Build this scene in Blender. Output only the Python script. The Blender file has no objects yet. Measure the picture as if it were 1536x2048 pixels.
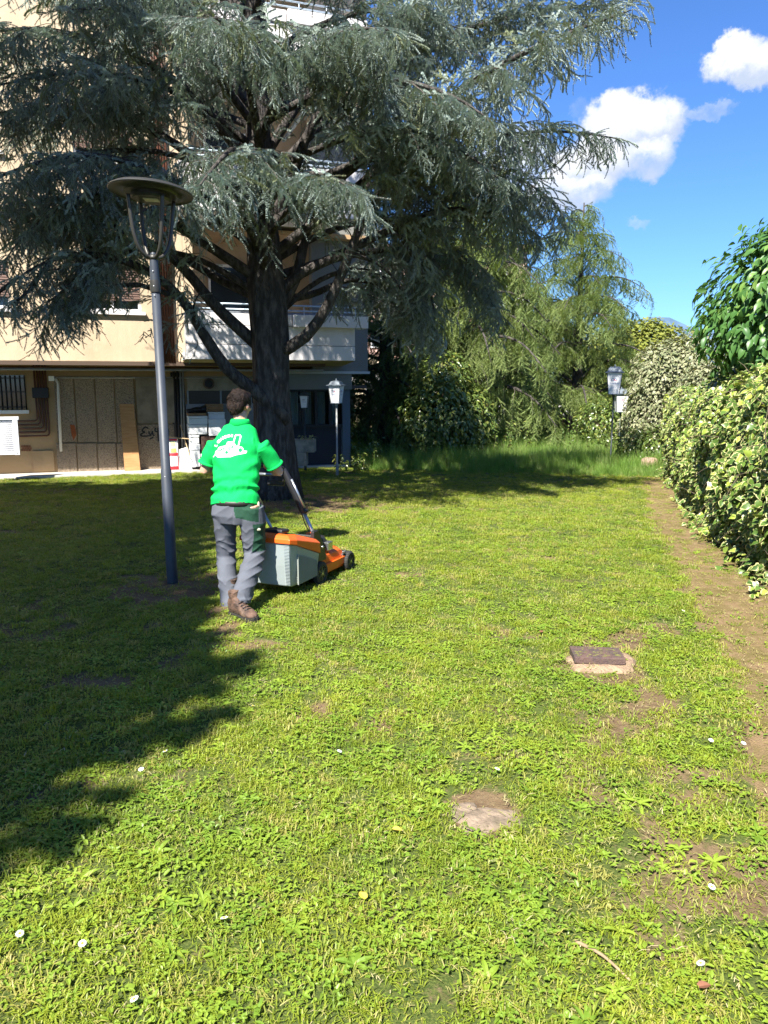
import bpy, bmesh, math, random
import numpy as np
from mathutils import Vector, Matrix, Euler
from mathutils.bvhtree import BVHTree
random.seed(7); rng = np.random.default_rng(7)
sc = bpy.context.scene; COL = sc.collection
PI = math.pi; R = math.radians
# ---------------------------------------------------------------- camera
CAMH = 1.8; PITCH = math.atan((1024-765)/1539.0)
cam = bpy.data.cameras.new('camera'); cam_o = bpy.data.objects.new('camera', cam); COL.objects.link(cam_o)
cam.sensor_fit = 'VERTICAL'; cam.sensor_height = 24.0; cam.lens = 24.0*1539/2048
cam.clip_start = 0.05; cam.clip_end = 6000
cam_o.location = (0, 0, CAMH); cam_o.rotation_euler = (PI/2-PITCH, 0, 0)
sc.camera = cam_o
# ---------------------------------------------------------------- light
SUN_EL = R(51); SUN_AZ = R(206)      # clockwise from +Y : behind the camera, a little to the left
TOSUN = Vector((math.sin(SUN_AZ)*math.cos(SUN_EL), math.cos(SUN_AZ)*math.cos(SUN_EL), math.sin(SUN_EL)))
sl = bpy.data.lights.new('sun', 'SUN'); sl.energy = 5.0; sl.angle = R(0.53); sl.color = (1.0, 0.955, 0.87)
so = bpy.data.objects.new('sun', sl); COL.objects.link(so); so.rotation_euler = TOSUN.to_track_quat('Z', 'Y').to_euler()
so.location = (-8, -20, 30)
sc.view_settings.view_transform = 'Standard'; sc.view_settings.look = 'None'
sc.view_settings.gamma = 1.0; sc.view_settings.use_curve_mapping = False
sc.view_settings.exposure = 1.6
sc.cycles.use_denoising = True
sc.cycles.max_bounces = 6; sc.cycles.diffuse_bounces = 3; sc.cycles.glossy_bounces = 2
sc.cycles.transmission_bounces = 3; sc.cycles.transparent_max_bounces = 6
sc.cycles.sample_clamp_indirect = 6

def cray(px, py):
    """direction (with y = 1) through a point of the 1536x2048 picture"""
    u = (px-768)/1539.0; v = (py-1024)/1539.0
    c, s = math.cos(PITCH), math.sin(PITCH)
    y = c - v*s; z = -s - v*c
    return Vector((u/y, 1.0, z/y))
def at(px, py, Y): return Vector((0, 0, CAMH)) + cray(px, py)*Y

wd = bpy.data.worlds.new('World'); sc.world = wd; wd.use_nodes = True
nt = wd.node_tree; nt.nodes.clear()
def N(nt, t, **k):
    n = nt.nodes.new(t)
    for a, b in k.items():
        if a.startswith('i_'):
            key = a[2:]
            key = int(key) if key.isdigit() else key.replace('_', ' ')
            n.inputs[key].default_value = b
        else: setattr(n, a, b)
    return n
def L(nt, a, b): nt.links.new(a, b)
def MATH(nt, op, a=None, b=None, c=None, clamp=False):
    n = nt.nodes.new('ShaderNodeMath'); n.operation = op; n.use_clamp = clamp
    for i, v in enumerate((a, b, c)):
        if v is None: continue
        if isinstance(v, (int, float)): n.inputs[i].default_value = v
        else: nt.links.new(v, n.inputs[i])
    return n.outputs[0]
def VMATH(nt, op, a=None, b=None):
    n = nt.nodes.new('ShaderNodeVectorMath'); n.operation = op
    for i, v in enumerate((a, b)):
        if v is None: continue
        if isinstance(v, (tuple, list, Vector)): n.inputs[i].default_value = v
        else: nt.links.new(v, n.inputs[i])
    return n
def MIX(nt, f, a, b, mode='MIX'):
    n = nt.nodes.new('ShaderNodeMix'); n.data_type = 'RGBA'; n.blend_type = mode
    for i, v in ((0, f), (6, a), (7, b)):
        if isinstance(v, (int, float)): n.inputs[i].default_value = v
        elif isinstance(v, (tuple, list)): n.inputs[i].default_value = (*v[:3], 1)
        else: nt.links.new(v, n.inputs[i])
    return n.outputs[2]
def SMOOTH(nt, v, lo, hi):
    n = nt.nodes.new('ShaderNodeMapRange'); n.interpolation_type = 'SMOOTHSTEP'
    nt.links.new(v, n.inputs[0]); n.inputs[1].default_value = lo; n.inputs[2].default_value = hi
    return n.outputs[0]

sky = N(nt, 'ShaderNodeTexSky', sky_type='NISHITA', sun_disc=False, sun_elevation=SUN_EL, sun_rotation=SUN_AZ,
        air_density=1.0, dust_density=0.4, ozone_density=2.2, altitude=200)
# clouds: each a cluster of soft puffs in the sky, by direction
geo = N(nt, 'ShaderNodeTexCoord')
vdir = geo.outputs['Generated']
nz = N(nt, 'ShaderNodeTexNoise', i_Scale=26.0, i_Detail=7.0, i_Roughness=0.62); L(nt, vdir, nz.inputs['Vector'])
nz2 = N(nt, 'ShaderNodeTexNoise', i_Scale=9.0, i_Detail=4.0, i_Roughness=0.5); L(nt, vdir, nz2.inputs['Vector'])
off = VMATH(nt, 'SUBTRACT', nz.outputs['Color'], (0.5, 0.5, 0.5)).outputs[0]
off = VMATH(nt, 'SCALE', off); off.inputs['Scale'].default_value = 0.065; off = off.outputs[0]
vd = VMATH(nt, 'ADD', vdir, off).outputs[0]
puffs = [  # picture x, y, radius x, radius y, strength
 (1240, 260, 82, 64, 1.0), (1300, 250, 66, 60, 1.0), (1180, 330, 92, 62, .95), (1290, 320, 52, 42, .8), (1130, 385, 100, 42, .8),
 (1010, 330, 120, 70, .7), (1228, 225, 42, 40, .9), (1160, 215, 18, 22, .35), (1410, 222, 55, 17, .55), (1455, 225, 30, 13, .35),
 (1475, 110, 52, 36, .95), (1520, 130, 60, 40, .95), (1440, 128, 26, 20, .5), (1281, 443, 27, 14, .42),
 (1760, 300, 130, 50, .8), (-300, 250, 200, 70, .8), (2100, 90, 160, 60, .8)]
dens = None; lit = None
for (px, py, rx, ry, st) in puffs:
    c = cray(px, py).normalized()
    right = Vector((c.y, -c.x, 0)).normalized(); up = right.cross(c).normalized()
    k = 1/1539.0*0.86
    d = VMATH(nt, 'SUBTRACT', vd, tuple(c)).outputs[0]
    a = VMATH(nt, 'DOT_PRODUCT', d, tuple(right/(rx*k))).outputs['Value']
    b = VMATH(nt, 'DOT_PRODUCT', d, tuple(up/(ry*k))).outputs['Value']
    fwd = VMATH(nt, 'DOT_PRODUCT', vd, tuple(c)).outputs['Value']
    r2 = MATH(nt, 'ADD', MATH(nt, 'MULTIPLY', a, a), MATH(nt, 'MULTIPLY', b, b))
    g = MATH(nt, 'MULTIPLY', MATH(nt, 'SUBTRACT', 1.0, SMOOTH(nt, r2, 0.25, 1.9)), st)
    g = MATH(nt, 'MULTIPLY', g, MATH(nt, 'GREATER_THAN', fwd, 0.5))
    hl = MATH(nt, 'MULTIPLY', g, SMOOTH(nt, b, -0.9, 0.7))
    dens = g if dens is None else MATH(nt, 'MAXIMUM', dens, g)
    lit = hl if lit is None else MATH(nt, 'MAXIMUM', lit, hl)
ccol = MIX(nt, SMOOTH(nt, MATH(nt, 'ADD', lit, MATH(nt, 'MULTIPLY', MATH(nt, 'SUBTRACT', nz.outputs[0], 0.5), 0.9)), 0.15, 0.85), (3.7, 4.3, 5.5), (6.2, 6.35, 6.7))
dm = SMOOTH(nt, MATH(nt, 'MULTIPLY', dens, MATH(nt, 'ADD', MATH(nt, 'MULTIPLY', nz.outputs[0], 1.3), 0.38)), 0.16, 1.0)
skyc = MIX(nt, 1.0, sky.outputs[0], (0.50, 0.80, 1.25), 'MULTIPLY')
skym = MIX(nt, dm, skyc, ccol)
bg = N(nt, 'ShaderNodeBackground', i_Strength=0.058)
L(nt, skym, bg.inputs[0]); wo = N(nt, 'ShaderNodeOutputWorld'); L(nt, bg.outputs[0], wo.inputs[0])
# ---------------------------------------------------------------- helpers
def sstep(t): 
    t = np.clip(t, 0, 1); return t*t*(3-2*t)
TREE = (-1.88, 13.0)
def gh(x, y):
    """ground height"""
    x = np.asarray(x, float); y = np.asarray(y, float)
    h = -0.3*sstep((y-7)/9) - 0.5*sstep((y-60)/200)
    h = h + 0.012*np.sin(x*1.7+0.6*y)*np.sin(y*1.3-0.4*x) + 0.006*np.sin(x*4.1+1)*np.sin(y*3.7) 
    h = h + 0.10*np.exp(-((x-TREE[0])**2+(y-TREE[1])**2)/0.9)
    return h
def G(x, y): return float(gh(x, y))
def gnd(px, py):
    """where the ground shows at that point of the picture"""
    r = cray(px, py); lo, hi = 0.5, 300.0
    for _ in range(50):
        m = (lo+hi)/2
        if CAMH + r.z*m > G(r.x*m, m): lo = m
        else: hi = m
    return Vector((r.x*lo, lo, G(r.x*lo, lo)))

def vnoise(x, y, seed=0):
    x = np.asarray(x, float); y = np.asarray(y, float)
    xi = np.floor(x).astype(np.int64); yi = np.floor(y).astype(np.int64); fx = x-xi; fy = y-yi
    fx = fx*fx*(3-2*fx); fy = fy*fy*(3-2*fy)
    def h(a, b):
        n = (a*374761393 + b*668265263 + seed*1442695041) & 0x7fffffff
        n = ((n ^ (n >> 13))*1274126177) & 0x7fffffff
        return ((n ^ (n >> 16)) & 0xffff)/65535.0
    return (h(xi, yi)*(1-fx)+h(xi+1, yi)*fx)*(1-fy)+(h(xi, yi+1)*(1-fx)+h(xi+1, yi+1)*fx)*fy
def fbm(x, y, seed=0, o=4):
    s = 0; a = 0.5; t = 0
    for i in range(o):
        s = s + a*vnoise(x*2**i, y*2**i, seed+i*17); t += a; a *= 0.5
    return s/t

class MB:
    def __init__(s): s.v = []; s.f = []; s.m = []
    def add(s, vs, fs, m=0):
        o = len(s.v); s.v.extend([tuple(v) for v in vs]); s.f.extend([tuple(i+o for i in f) for f in fs]); s.m.extend([m]*len(fs)); return s
    def box(s, c, size, M=None, m=0, taper=1.0):
        hx, hy, hz = size[0]/2, size[1]/2, size[2]/2
        vs = []
        for z in (-1, 1):
            k = taper if z > 0 else 1
            for x, y in ((-1, -1), (1, -1), (1, 1), (-1, 1)): vs.append(Vector((x*hx*k, y*hy*k, z*hz)))
        if M is not None: vs = [M @ v for v in vs]
        c = Vector(c); vs = [v+c for v in vs]
        return s.add(vs, [(3, 2, 1, 0), (4, 5, 6, 7), (0, 1, 5, 4), (1, 2, 6, 5), (2, 3, 7, 6), (3, 0, 4, 7)], m)
    def tube(s, pts, rad, n=8, m=0, cap=True, flat=1.0):
        pts = [Vector(p) for p in pts]
        if not hasattr(rad, '__len__'): rad = [rad]*len(pts)
        prev = None; vs = []
        for i, p in enumerate(pts):
            t = (pts[min(i+1, len(pts)-1)]-pts[max(i-1, 0)])
            if t.length < 1e-9: t = Vector((0, 0, 1))
            t.normalize()
            if prev is None:
                a = Vector((0, 0, 1)) if abs(t.z) < 0.9 else Vector((0, 1, 0))
                u = t.cross(a).normalized()
            else:
                u = prev - t*prev.dot(t)
                u = u.normalized() if u.length > 1e-6 else t.orthogonal().normalized()
            prev = u; w = t.cross(u)
            for k in range(n):
                an = 2*PI*k/n; vs.append(p + u*math.cos(an)*rad[i] + w*math.sin(an)*rad[i]*flat)
        fs = []
        for i in range(len(pts)-1):
            for k in range(n):
                a = i*n+k; b = i*n+(k+1) % n; fs.append((a, b, b+n, a+n))
        if cap: fs.append(tuple(reversed(range(n)))); fs.append(tuple(range((len(pts)-1)*n, len(pts)*n)))
        return s.add(vs, fs, m)
    def loft(s, rings, m=0, cap=True):
        n = len(rings[0]); vs = [v for r in rings for v in r]; fs = []
        for i in range(len(rings)-1):
            for k in range(n):
                a = i*n+k; b = i*n+(k+1) % n; fs.append((a, b, b+n, a+n))
        if cap: fs.append(tuple(reversed(range(n)))); fs.append(tuple(range((len(rings)-1)*n, len(rings)*n)))
        return s.add(vs, fs, m)
    def lathe(s, c, prof, n=24, m=0, M=None):
        rings = []
        for r, z in prof:
            ring = [Vector((r*math.cos(2*PI*k/n), r*math.sin(2*PI*k/n), z)) for k in range(n)]
            if M is not None: ring = [M @ v for v in ring]
            rings.append([v+Vector(c) for v in ring])
        return s.loft(rings, m)
    def ellipsoid(s, c, r, M=None, nu=16, nv=10, m=0):
        rings = []
        for j in range(nv+1):
            a = -PI/2+PI*j/nv; rr = max(math.cos(a), 0.01)
            ring = [Vector((r[0]*rr*math.cos(2*PI*k/nu), r[1]*rr*math.sin(2*PI*k/nu), r[2]*math.sin(a))) for k in range(nu)]
            if M is not None: ring = [M @ v for v in ring]
            rings.append([v+Vector(c) for v in ring])
        return s.loft(rings, m)
    def poly(s, pts, m=0): return s.add(pts, [tuple(range(len(pts)))], m)
    def prism(s, pts, d, m=0):
        """pts: polygon in space, d: vector to extrude"""
        n = len(pts); d = Vector(d); pts = [Vector(p) for p in pts]
        vs = pts+[p+d for p in pts]
        return s.add(vs, [tuple(reversed(range(n))), tuple(range(n, 2*n))]+[(i, (i+1) % n, n+(i+1) % n, n+i) for i in range(n)], m)
    def mesh(s, name, mats, smooth=False):
        me = bpy.data.meshes.new(name); me.from_pydata(s.v, [], s.f)
        for mt in (mats if isinstance(mats, (list, tuple)) else [mats]): me.materials.append(mt)
        me.polygons.foreach_set('material_index', s.m)
        if smooth: me.polygons.foreach_set('use_smooth', [True]*len(me.polygons))
        me.update(); return me
    def build(s, name, mats, parent=None, smooth=False, bevel=0, auto=False, **tags):
        me = s.mesh(name, mats, smooth)
        bm = bmesh.new(); bm.from_mesh(me); bmesh.ops.recalc_face_normals(bm, faces=bm.faces); bm.to_mesh(me); bm.free()
        o = link(name, me, parent, **tags)
        if bevel:
            b = o.modifiers.new('bevel', 'BEVEL'); b.width = bevel; b.segments = 2; b.limit_method = 'ANGLE'; b.angle_limit = R(40)
        if auto: autosmooth(o)
        return o
def autosmooth(o, ang=40):
    me = o.data; me.polygons.foreach_set('use_smooth', [True]*len(me.polygons))
    bm = bmesh.new(); bm.from_mesh(me)
    for e in bm.edges:
        if len(e.link_faces) == 2 and e.calc_face_angle(0) > R(ang): e.smooth = False
    bm.to_mesh(me); bm.free()
def link(name, data, parent=None, label=None, cat=None, group=None, kind=None, loc=None):
    o = bpy.data.objects.new(name, data); COL.objects.link(o)
    if parent is not None:
        o.parent = parent
        if loc is None: o.matrix_parent_inverse = Matrix.Translation(parent.location).inverted() if not parent.rotation_euler.z else (Matrix.Translation(parent.location) @ parent.rotation_euler.to_matrix().to_4x4()).inverted()
    if loc is not None: o.location = loc
    if label: o['label'] = label
    if cat: o['category'] = cat
    if group: o['group'] = group
    if kind: o['kind'] = kind
    return o
def thing(name, label, cat, loc=(0, 0, 0), group=None, rz=0):
    o = link(name, None, None, label, cat, group, None, loc); o.rotation_euler = (0, 0, rz); o.empty_display_size = 0.2; return o
def piece(name, mesh, parent, M=None):
    """a part that shares mesh data; M in the parent's space"""
    o = bpy.data.objects.new(name, mesh); COL.objects.link(o); o.parent = parent
    if M is not None: o.matrix_local = M
    return o
def copy_tree(root, loc, rz=0, **tags):
    r = root.copy(); COL.objects.link(r); r.location = loc; r.rotation_euler = (0, 0, rz)
    for k, v in tags.items(): r[{'cat': 'category'}.get(k, k)] = v
    kids = [(c, r) for c in root.children]
    for c, p in kids:
        cc = c.copy(); COL.objects.link(cc); cc.parent = p
        kids.extend([(g, cc) for g in c.children])
    return r

# ---------------------------------------------------------------- materials
def mat(name, col, rough=0.7, var=0.0, vscale=4.0, metal=0.0, col2=None, bump=0.0, bscale=60.0, spec=0.4, detail=5, stretch=None, lo=0.35, hi=0.65, emit=None, dirt=0.0, dscale=1.5, dcol=(0.1, 0.08, 0.06), vary_obj=0.0):
    m = bpy.data.materials.new(name); m.use_nodes = True; t = m.node_tree; b = t.nodes['Principled BSDF']
    b.inputs['Roughness'].default_value = rough; b.inputs['Metallic'].default_value = metal
    b.inputs['Specular IOR Level'].default_value = spec
    tc = N(t, 'ShaderNodeTexCoord'); v = tc.outputs['Object']
    if stretch: 
        mp = N(t, 'ShaderNodeMapping'); mp.inputs['Scale'].default_value = stretch; L(t, v, mp.inputs[0]); v = mp.outputs[0]
    c = (*col[:3], 1); out = None
    if var or col2:
        c2 = col2 or tuple(x*(1-var) for x in col[:3])
        n = N(t, 'ShaderNodeTexNoise', i_Scale=vscale, i_Detail=float(detail), i_Roughness=0.6); L(t, v, n.inputs['Vector'])
        out = MIX(t, SMOOTH(t, n.outputs[0], lo, hi), col[:3], c2)
    if dirt:
        n = N(t, 'ShaderNodeTexNoise', i_Scale=dscale, i_Detail=8.0, i_Roughness=0.7); L(t, tc.outputs['Object'], n.inputs['Vector'])
        f = MATH(t, 'MULTIPLY', SMOOTH(t, n.outputs[0], 0.48, 0.78), dirt)
        out = MIX(t, f, out if out is not None else col[:3], dcol)
    if vary_obj:
        oi = N(t, 'ShaderNodeObjectInfo'); hs = N(t, 'ShaderNodeHueSaturation')
        L(t, MATH(t, 'ADD', 1-vary_obj/2, MATH(t, 'MULTIPLY', oi.outputs['Random'], vary_obj)), hs.inputs['Value'])
        if out is None: hs.inputs['Color'].default_value = c
        else: L(t, out, hs.inputs['Color'])
        out = hs.outputs[0]
    if out is None: b.inputs['Base Color'].default_value = c
    else: L(t, out, b.inputs['Base Color'])
    if bump:
        n = N(t, 'ShaderNodeTexNoise', i_Scale=bscale, i_Detail=4.0); L(t, v, n.inputs['Vector'])
        bp = N(t, 'ShaderNodeBump', i_Strength=min(bump, 1.0), i_Distance=0.02 if bump <= 1 else 0.02*bump); L(t, n.outputs[0], bp.inputs['Height']); L(t, bp.outputs[0], b.inputs['Normal'])
    if emit: b.inputs['Emission Color'].default_value = (*emit, 1); b.inputs['Emission Strength'].default_value = 1
    return m
def leafmat(name, ca, cb, cc=None, trans=0.35, rough=0.55, wscale=0.8, spec=0.35, edge=None, edge_amt=1.0, tcol=None):
    """leaf colour varies per instance and in soft patches over the plant"""
    m = bpy.data.materials.new(name); m.use_nodes = True; t = m.node_tree; b = t.nodes['Principled BSDF']
    oi = N(t, 'ShaderNodeObjectInfo'); g = N(t, 'ShaderNodeNewGeometry')
    n = N(t, 'ShaderNodeTexNoise', i_Scale=wscale, i_Detail=3.0); L(t, g.outputs['Position'], n.inputs['Vector'])
    f = MATH(t, 'ADD', MATH(t, 'MULTIPLY', oi.outputs['Random'], 0.55), MATH(t, 'MULTIPLY', SMOOTH(t, n.outputs[0], 0.3, 0.7), 0.45))
    c = MIX(t, f, ca, cb)
    if cc:
        r2 = MATH(t, 'FRACT', MATH(t, 'MULTIPLY', oi.outputs['Random'], 13.7))
        c = MIX(t, SMOOTH(t, r2, 0.72, 0.95), c, cc)
    if edge:
        at_ = N(t, 'ShaderNodeAttribute', attribute_name='edge')
        r3 = MATH(t, 'FRACT', MATH(t, 'MULTIPLY', oi.outputs['Random'], 7.31))
        nn = N(t, 'ShaderNodeTexNoise', i_Scale=30.0, i_Detail=2.0); L(t, g.outputs['Position'], nn.inputs['Vector'])
        e = MATH(t, 'ADD', at_.outputs['Fac'], MATH(t, 'MULTIPLY', MATH(t, 'SUBTRACT', nn.outputs[0], 0.5), 0.8))
        e = MATH(t, 'SUBTRACT', e, MATH(t, 'SUBTRACT', 0.95, MATH(t, 'MULTIPLY', SMOOTH(t, r3, 0.15, 0.8), edge_amt)))
        c = MIX(t, SMOOTH(t, e, -0.08, 0.12), c, edge)
    L(t, c, b.inputs['Base Color']); b.inputs['Roughness'].default_value = rough; b.inputs['Specular IOR Level'].default_value = spec
    tr = N(t, 'ShaderNodeBsdfTranslucent')
    tc = MIX(t, 1.0, c, tcol or (1.35, 1.25, 0.55), 'MULTIPLY'); L(t, tc, tr.inputs[0])
    mx = N(t, 'ShaderNodeMixShader', i_0=trans); L(t, b.outputs[0], mx.inputs[1]); L(t, tr.outputs[0], mx.inputs[2])
    L(t, mx.outputs[0], t.nodes['Material Output'].inputs[0])
    return m

# ---------------------------------------------------------------- scatter (geometry nodes)
_proto = {}
def proto_obj(me):
    if me.name not in _proto: _proto[me.name] = bpy.data.objects.new('proto_'+me.name, me)
    return _proto[me.name]
def scatter(name, protos, P, Rt, S, idx, parent=None, **tags):
    P = np.asarray(P, float).reshape(-1, 3); n = len(P)
    off = Vector(parent.location) if parent is not None else Vector((0, 0, 0))
    me = bpy.data.meshes.new(name); me.vertices.add(n); me.vertices.foreach_set('co', (P-np.array(off)).astype(np.float32).ravel())
    for an, ty, key, val in (('rot', 'FLOAT_VECTOR', 'vector', Rt), ('scl', 'FLOAT', 'value', S), ('idx', 'INT', 'value', idx)):
        a = me.attributes.new(an, ty, 'POINT'); a.data.foreach_set(key, np.asarray(val).ravel())
    o = bpy.data.objects.new(name, me); COL.objects.link(o)
    if parent is not None: o.parent = parent
    for k, v in tags.items(): o[{'cat': 'category'}.get(k, k)] = v
    g = bpy.data.node_groups.new(name+'_gn', 'GeometryNodeTree')
    g.interface.new_socket('Geometry', in_out='INPUT', socket_type='NodeSocketGeometry')
    g.interface.new_socket('Geometry', in_out='OUTPUT', socket_type='NodeSocketGeometry')
    gi = g.nodes.new('NodeGroupInput'); go = g.nodes.new('NodeGroupOutput')
    ip = g.nodes.new('GeometryNodeInstanceOnPoints'); j = g.nodes.new('GeometryNodeJoinGeometry')
    for p in protos:
        ob = g.nodes.new('GeometryNodeObjectInfo'); ob.inputs['Object'].default_value = proto_obj(p)
        ti = g.nodes.new('GeometryNodeGeometryToInstance'); g.links.new(ob.outputs['Geometry'], ti.inputs[0]); g.links.new(ti.outputs[0], j.inputs[0])
    g.links.new(gi.outputs[0], ip.inputs['Points']); g.links.new(j.outputs[0], ip.inputs['Instance']); ip.inputs['Pick Instance'].default_value = True
    for an, ty, sock in (('rot', 'FLOAT_VECTOR', 'Rotation'), ('scl', 'FLOAT', 'Scale'), ('idx', 'INT', 'Instance Index')):
        na = g.nodes.new('GeometryNodeInputNamedAttribute'); na.data_type = ty; na.inputs['Name'].default_value = an
        g.links.new(na.outputs[0], ip.inputs[sock])
    g.links.new(ip.outputs[0], go.inputs[0])
    md = o.modifiers.new('scatter', 'NODES'); md.node_group = g
    return o
def eul(D, roll=None, up=None):
    """euler turning +X to D and +Z near up"""
    D = Vector(D).normalized(); u = Vector(up) if up is not None else Vector((0, 0, 1))
    s = u.cross(D)
    if s.length < 1e-4: s = Vector((0, 1, 0)).cross(D)
    s.normalize(); w = D.cross(s)
    M = Matrix((D, s, w)).transposed()
    if roll: M = M @ Matrix.Rotation(roll, 3, 'X')
    return tuple(M.to_euler())
# ---------------------------------------------------------------- ground
LAMP = gnd(345, 1163); LID = gnd(1195, 1325); SLAB = gnd(965, 1628)
SMALLTREE_PATCHES = [(LAMP.x, LAMP.y-0.1, 0.55), (TREE[0]+.35, TREE[1]-.3, 1.35), (LID.x, LID.y, 0.28), (SLAB.x, SLAB.y, 0.15)]
HF = [gnd(*q) for q in ((1318, 936), (1364, 1000), (1420, 1075), (1478, 1140), (1536, 1186))]; HF.sort(key=lambda p: p.y)
HY = [0, HF[0].y*.5]+[p.y for p in HF]+[24]; _sl = (HF[1].x-HF[0].x)/(HF[1].y-HF[0].y)
HX = [HF[0].x-HF[0].y*.27, HF[0].x-HF[0].y*.5*.27]+[p.x for p in HF]+[HF[-1].x+(24-HF[-1].y)*.3]
def hedge_x(y): return np.interp(y, HY, HX)+.05
PL = [gnd(*q) for q in ((1286, 945), (1288, 1000), (1300, 1050), (1325, 1110), (1370, 1190), (1420, 1270), (1455, 1360), (1478, 1480), (1500, 1650), (1530, 1900))]; PL.sort(key=lambda p: p.y)
PATH = []
for p in [Vector((PL[0].x-.3, .8, 0))]+PL:
    hx = float(hedge_x(p.y)); PATH.append(((p.x+hx)/2, p.y, max(.3, (hx-p.x)/2)))
def path_dist(x, y):
    x = np.asarray(x, float); y = np.asarray(y, float); ys = [p[1] for p in PATH]
    cx = np.interp(y, ys, [p[0] for p in PATH]); w = np.interp(y, ys, [p[2] for p in PATH])
    return (x-cx)/w          # -1..1 inside
def bare(x, y):
    """0 = thick grass .. 1 = bare soil"""
    n = fbm(x*1.1, y*1.1, 3); n2 = fbm(x*4.5, y*4.5, 9, 3)
    n4 = fbm(x*7.5, y*7.5, 19, 3)
    b = sstep((n*0.45+n2*0.55-0.60)/0.14)*0.7
    b = b + 0.3*sstep((n2-0.58)/0.15) + 0.25*sstep((n4-0.63)/0.10)
    pd = path_dist(x, y)
    b = np.maximum(b, sstep((1.25-np.abs(pd-.1)+(n2-.5)*1.0)/0.45)*0.90*sstep((17.5-y)/1.5))
    b = np.where(pd > 0.2, np.maximum(b, 0.92*sstep((17.5-y)/1.5)), b)
    for (cx, cy, r) in SMALLTREE_PATCHES:
        d = np.hypot((x-cx), (y-cy)*0.9)/r; b = np.maximum(b, sstep((1.25-d+(n2-.5)*1.1)/0.5)*0.95)
    b = np.maximum(b, 0.55*sstep((2.0-np.abs(x+6.5))/1.0)*sstep((0.7-np.abs(y-14.8))/0.5)*n2*1.6)
    # drier and thinner towards the lower right of the lawn
    b = np.maximum(b, 0.62*sstep((x-0.1)/1.3)*sstep((5.4-y)/2.0)*sstep((n2-.38)/.20))
    return np.clip(b, 0, 1)
def axis(segs):
    out = [segs[0][0]]
    for a, b, st in segs:
        k = max(1, int(round((b-a)/st))); out += [a+(b-a)*i/k for i in range(1, k+1)]
    return np.array(out)
xs = axis([(-2500, -400, 700), (-400, -60, 40), (-60, -14, 4), (-14, -5, .4), (-5, 5, .06), (5, 9, .3), (9, 60, 4), (60, 400, 40), (400, 2500, 700)])
ys = axis([(-400, -40, 60), (-40, 0, 4), (0, 1, .3), (1, 8, .05), (8, 20, .1), (20, 60, 2), (60, 400, 30), (400, 3000, 500)])
X, Y = np.meshgrid(xs, ys); Z = gh(X, Y)
bar = bare(X, Y)
near = ((np.abs(X) < 6) & (Y < 20) & (Y > 0.5))
Z = Z + np.where(near, -0.012*bar + 0.006*(fbm(X*9, Y*9, 5, 3)-.5), 0)
me = bpy.data.meshes.new('lawn'); nv = X.size
me.vertices.add(nv); me.vertices.foreach_set('co', np.stack([X, Y, Z], -1).astype(np.float32).ravel())
ny, nx = X.shape; ii = np.arange(ny-1)[:, None]*nx+np.arange(nx-1)[None]
F = np.stack([ii, ii+1, ii+1+nx, ii+nx], -1).reshape(-1, 4)
me.loops.add(F.size); me.loops.foreach_set('vertex_index', F.ravel().astype(np.int32))
me.polygons.add(len(F)); me.polygons.foreach_set('loop_start', np.arange(len(F), dtype=np.int32)*4); me.polygons.foreach_set('loop_total', np.full(len(F), 4, np.int32))
me.polygons.foreach_set('use_smooth', [True]*len(F)); me.update()
a = me.attributes.new('bare', 'FLOAT', 'POINT'); a.data.foreach_set('value', bar.astype(np.float32).ravel())
m = bpy.data.materials.new('lawn_soil'); m.use_nodes = True; t = m.node_tree; b = t.nodes['Principled BSDF']
tc = N(t, 'ShaderNodeTexCoord'); v = tc.outputs['Object']
n1 = N(t, 'ShaderNodeTexNoise', i_Scale=2.2, i_Detail=9.0, i_Roughness=0.7); L(t, v, n1.inputs['Vector'])
n2 = N(t, 'ShaderNodeTexNoise', i_Scale=38.0, i_Detail=6.0, i_Roughness=0.7); L(t, v, n2.inputs['Vector'])
n3 = N(t, 'ShaderNodeTexNoise', i_Scale=140.0, i_Detail=3.0, i_Roughness=0.6); L(t, v, n3.inputs['Vector'])
soil = MIX(t, SMOOTH(t, n1.outputs[0], 0.35, 0.65), (0.105, 0.068, 0.040), (0.165, 0.115, 0.062))
soil = MIX(t, SMOOTH(t, n2.outputs[0], 0.40, 0.72), soil, (0.185, 0.135, 0.075))
soil = MIX(t, SMOOTH(t, n3.outputs[0], 0.55, 0.75), soil, (0.05, 0.034, 0.022))
moss = MIX(t, SMOOTH(t, n3.outputs[0], 0.35, 0.7), (0.042, 0.066, 0.014), (0.105, 0.125, 0.030))  # moss green, kept dark to stand for shade between the blades
ba = N(t, 'ShaderNodeAttribute', attribute_name='bare')
f = SMOOTH(t, MATH(t, 'ADD', ba.outputs['Fac'], MATH(t, 'MULTIPLY', MATH(t, 'SUBTRACT', n2.outputs[0], 0.5), 1.4)), 0.15, 0.6)
L(t, MIX(t, f, moss, soil), b.inputs['Base Color']); b.inputs['Roughness'].default_value = 0.95; b.inputs['Specular IOR Level'].default_value = 0.15
bp = N(t, 'ShaderNodeBump', i_Strength=0.9, i_Distance=0.012); L(t, MATH(t, 'ADD', n2.outputs[0], MATH(t, 'MULTIPLY', n3.outputs[0], 0.5)), bp.inputs['Height']); L(t, bp.outputs[0], b.inputs['Normal'])
me.materials.append(m); link('lawn', me, kind='structure')

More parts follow.
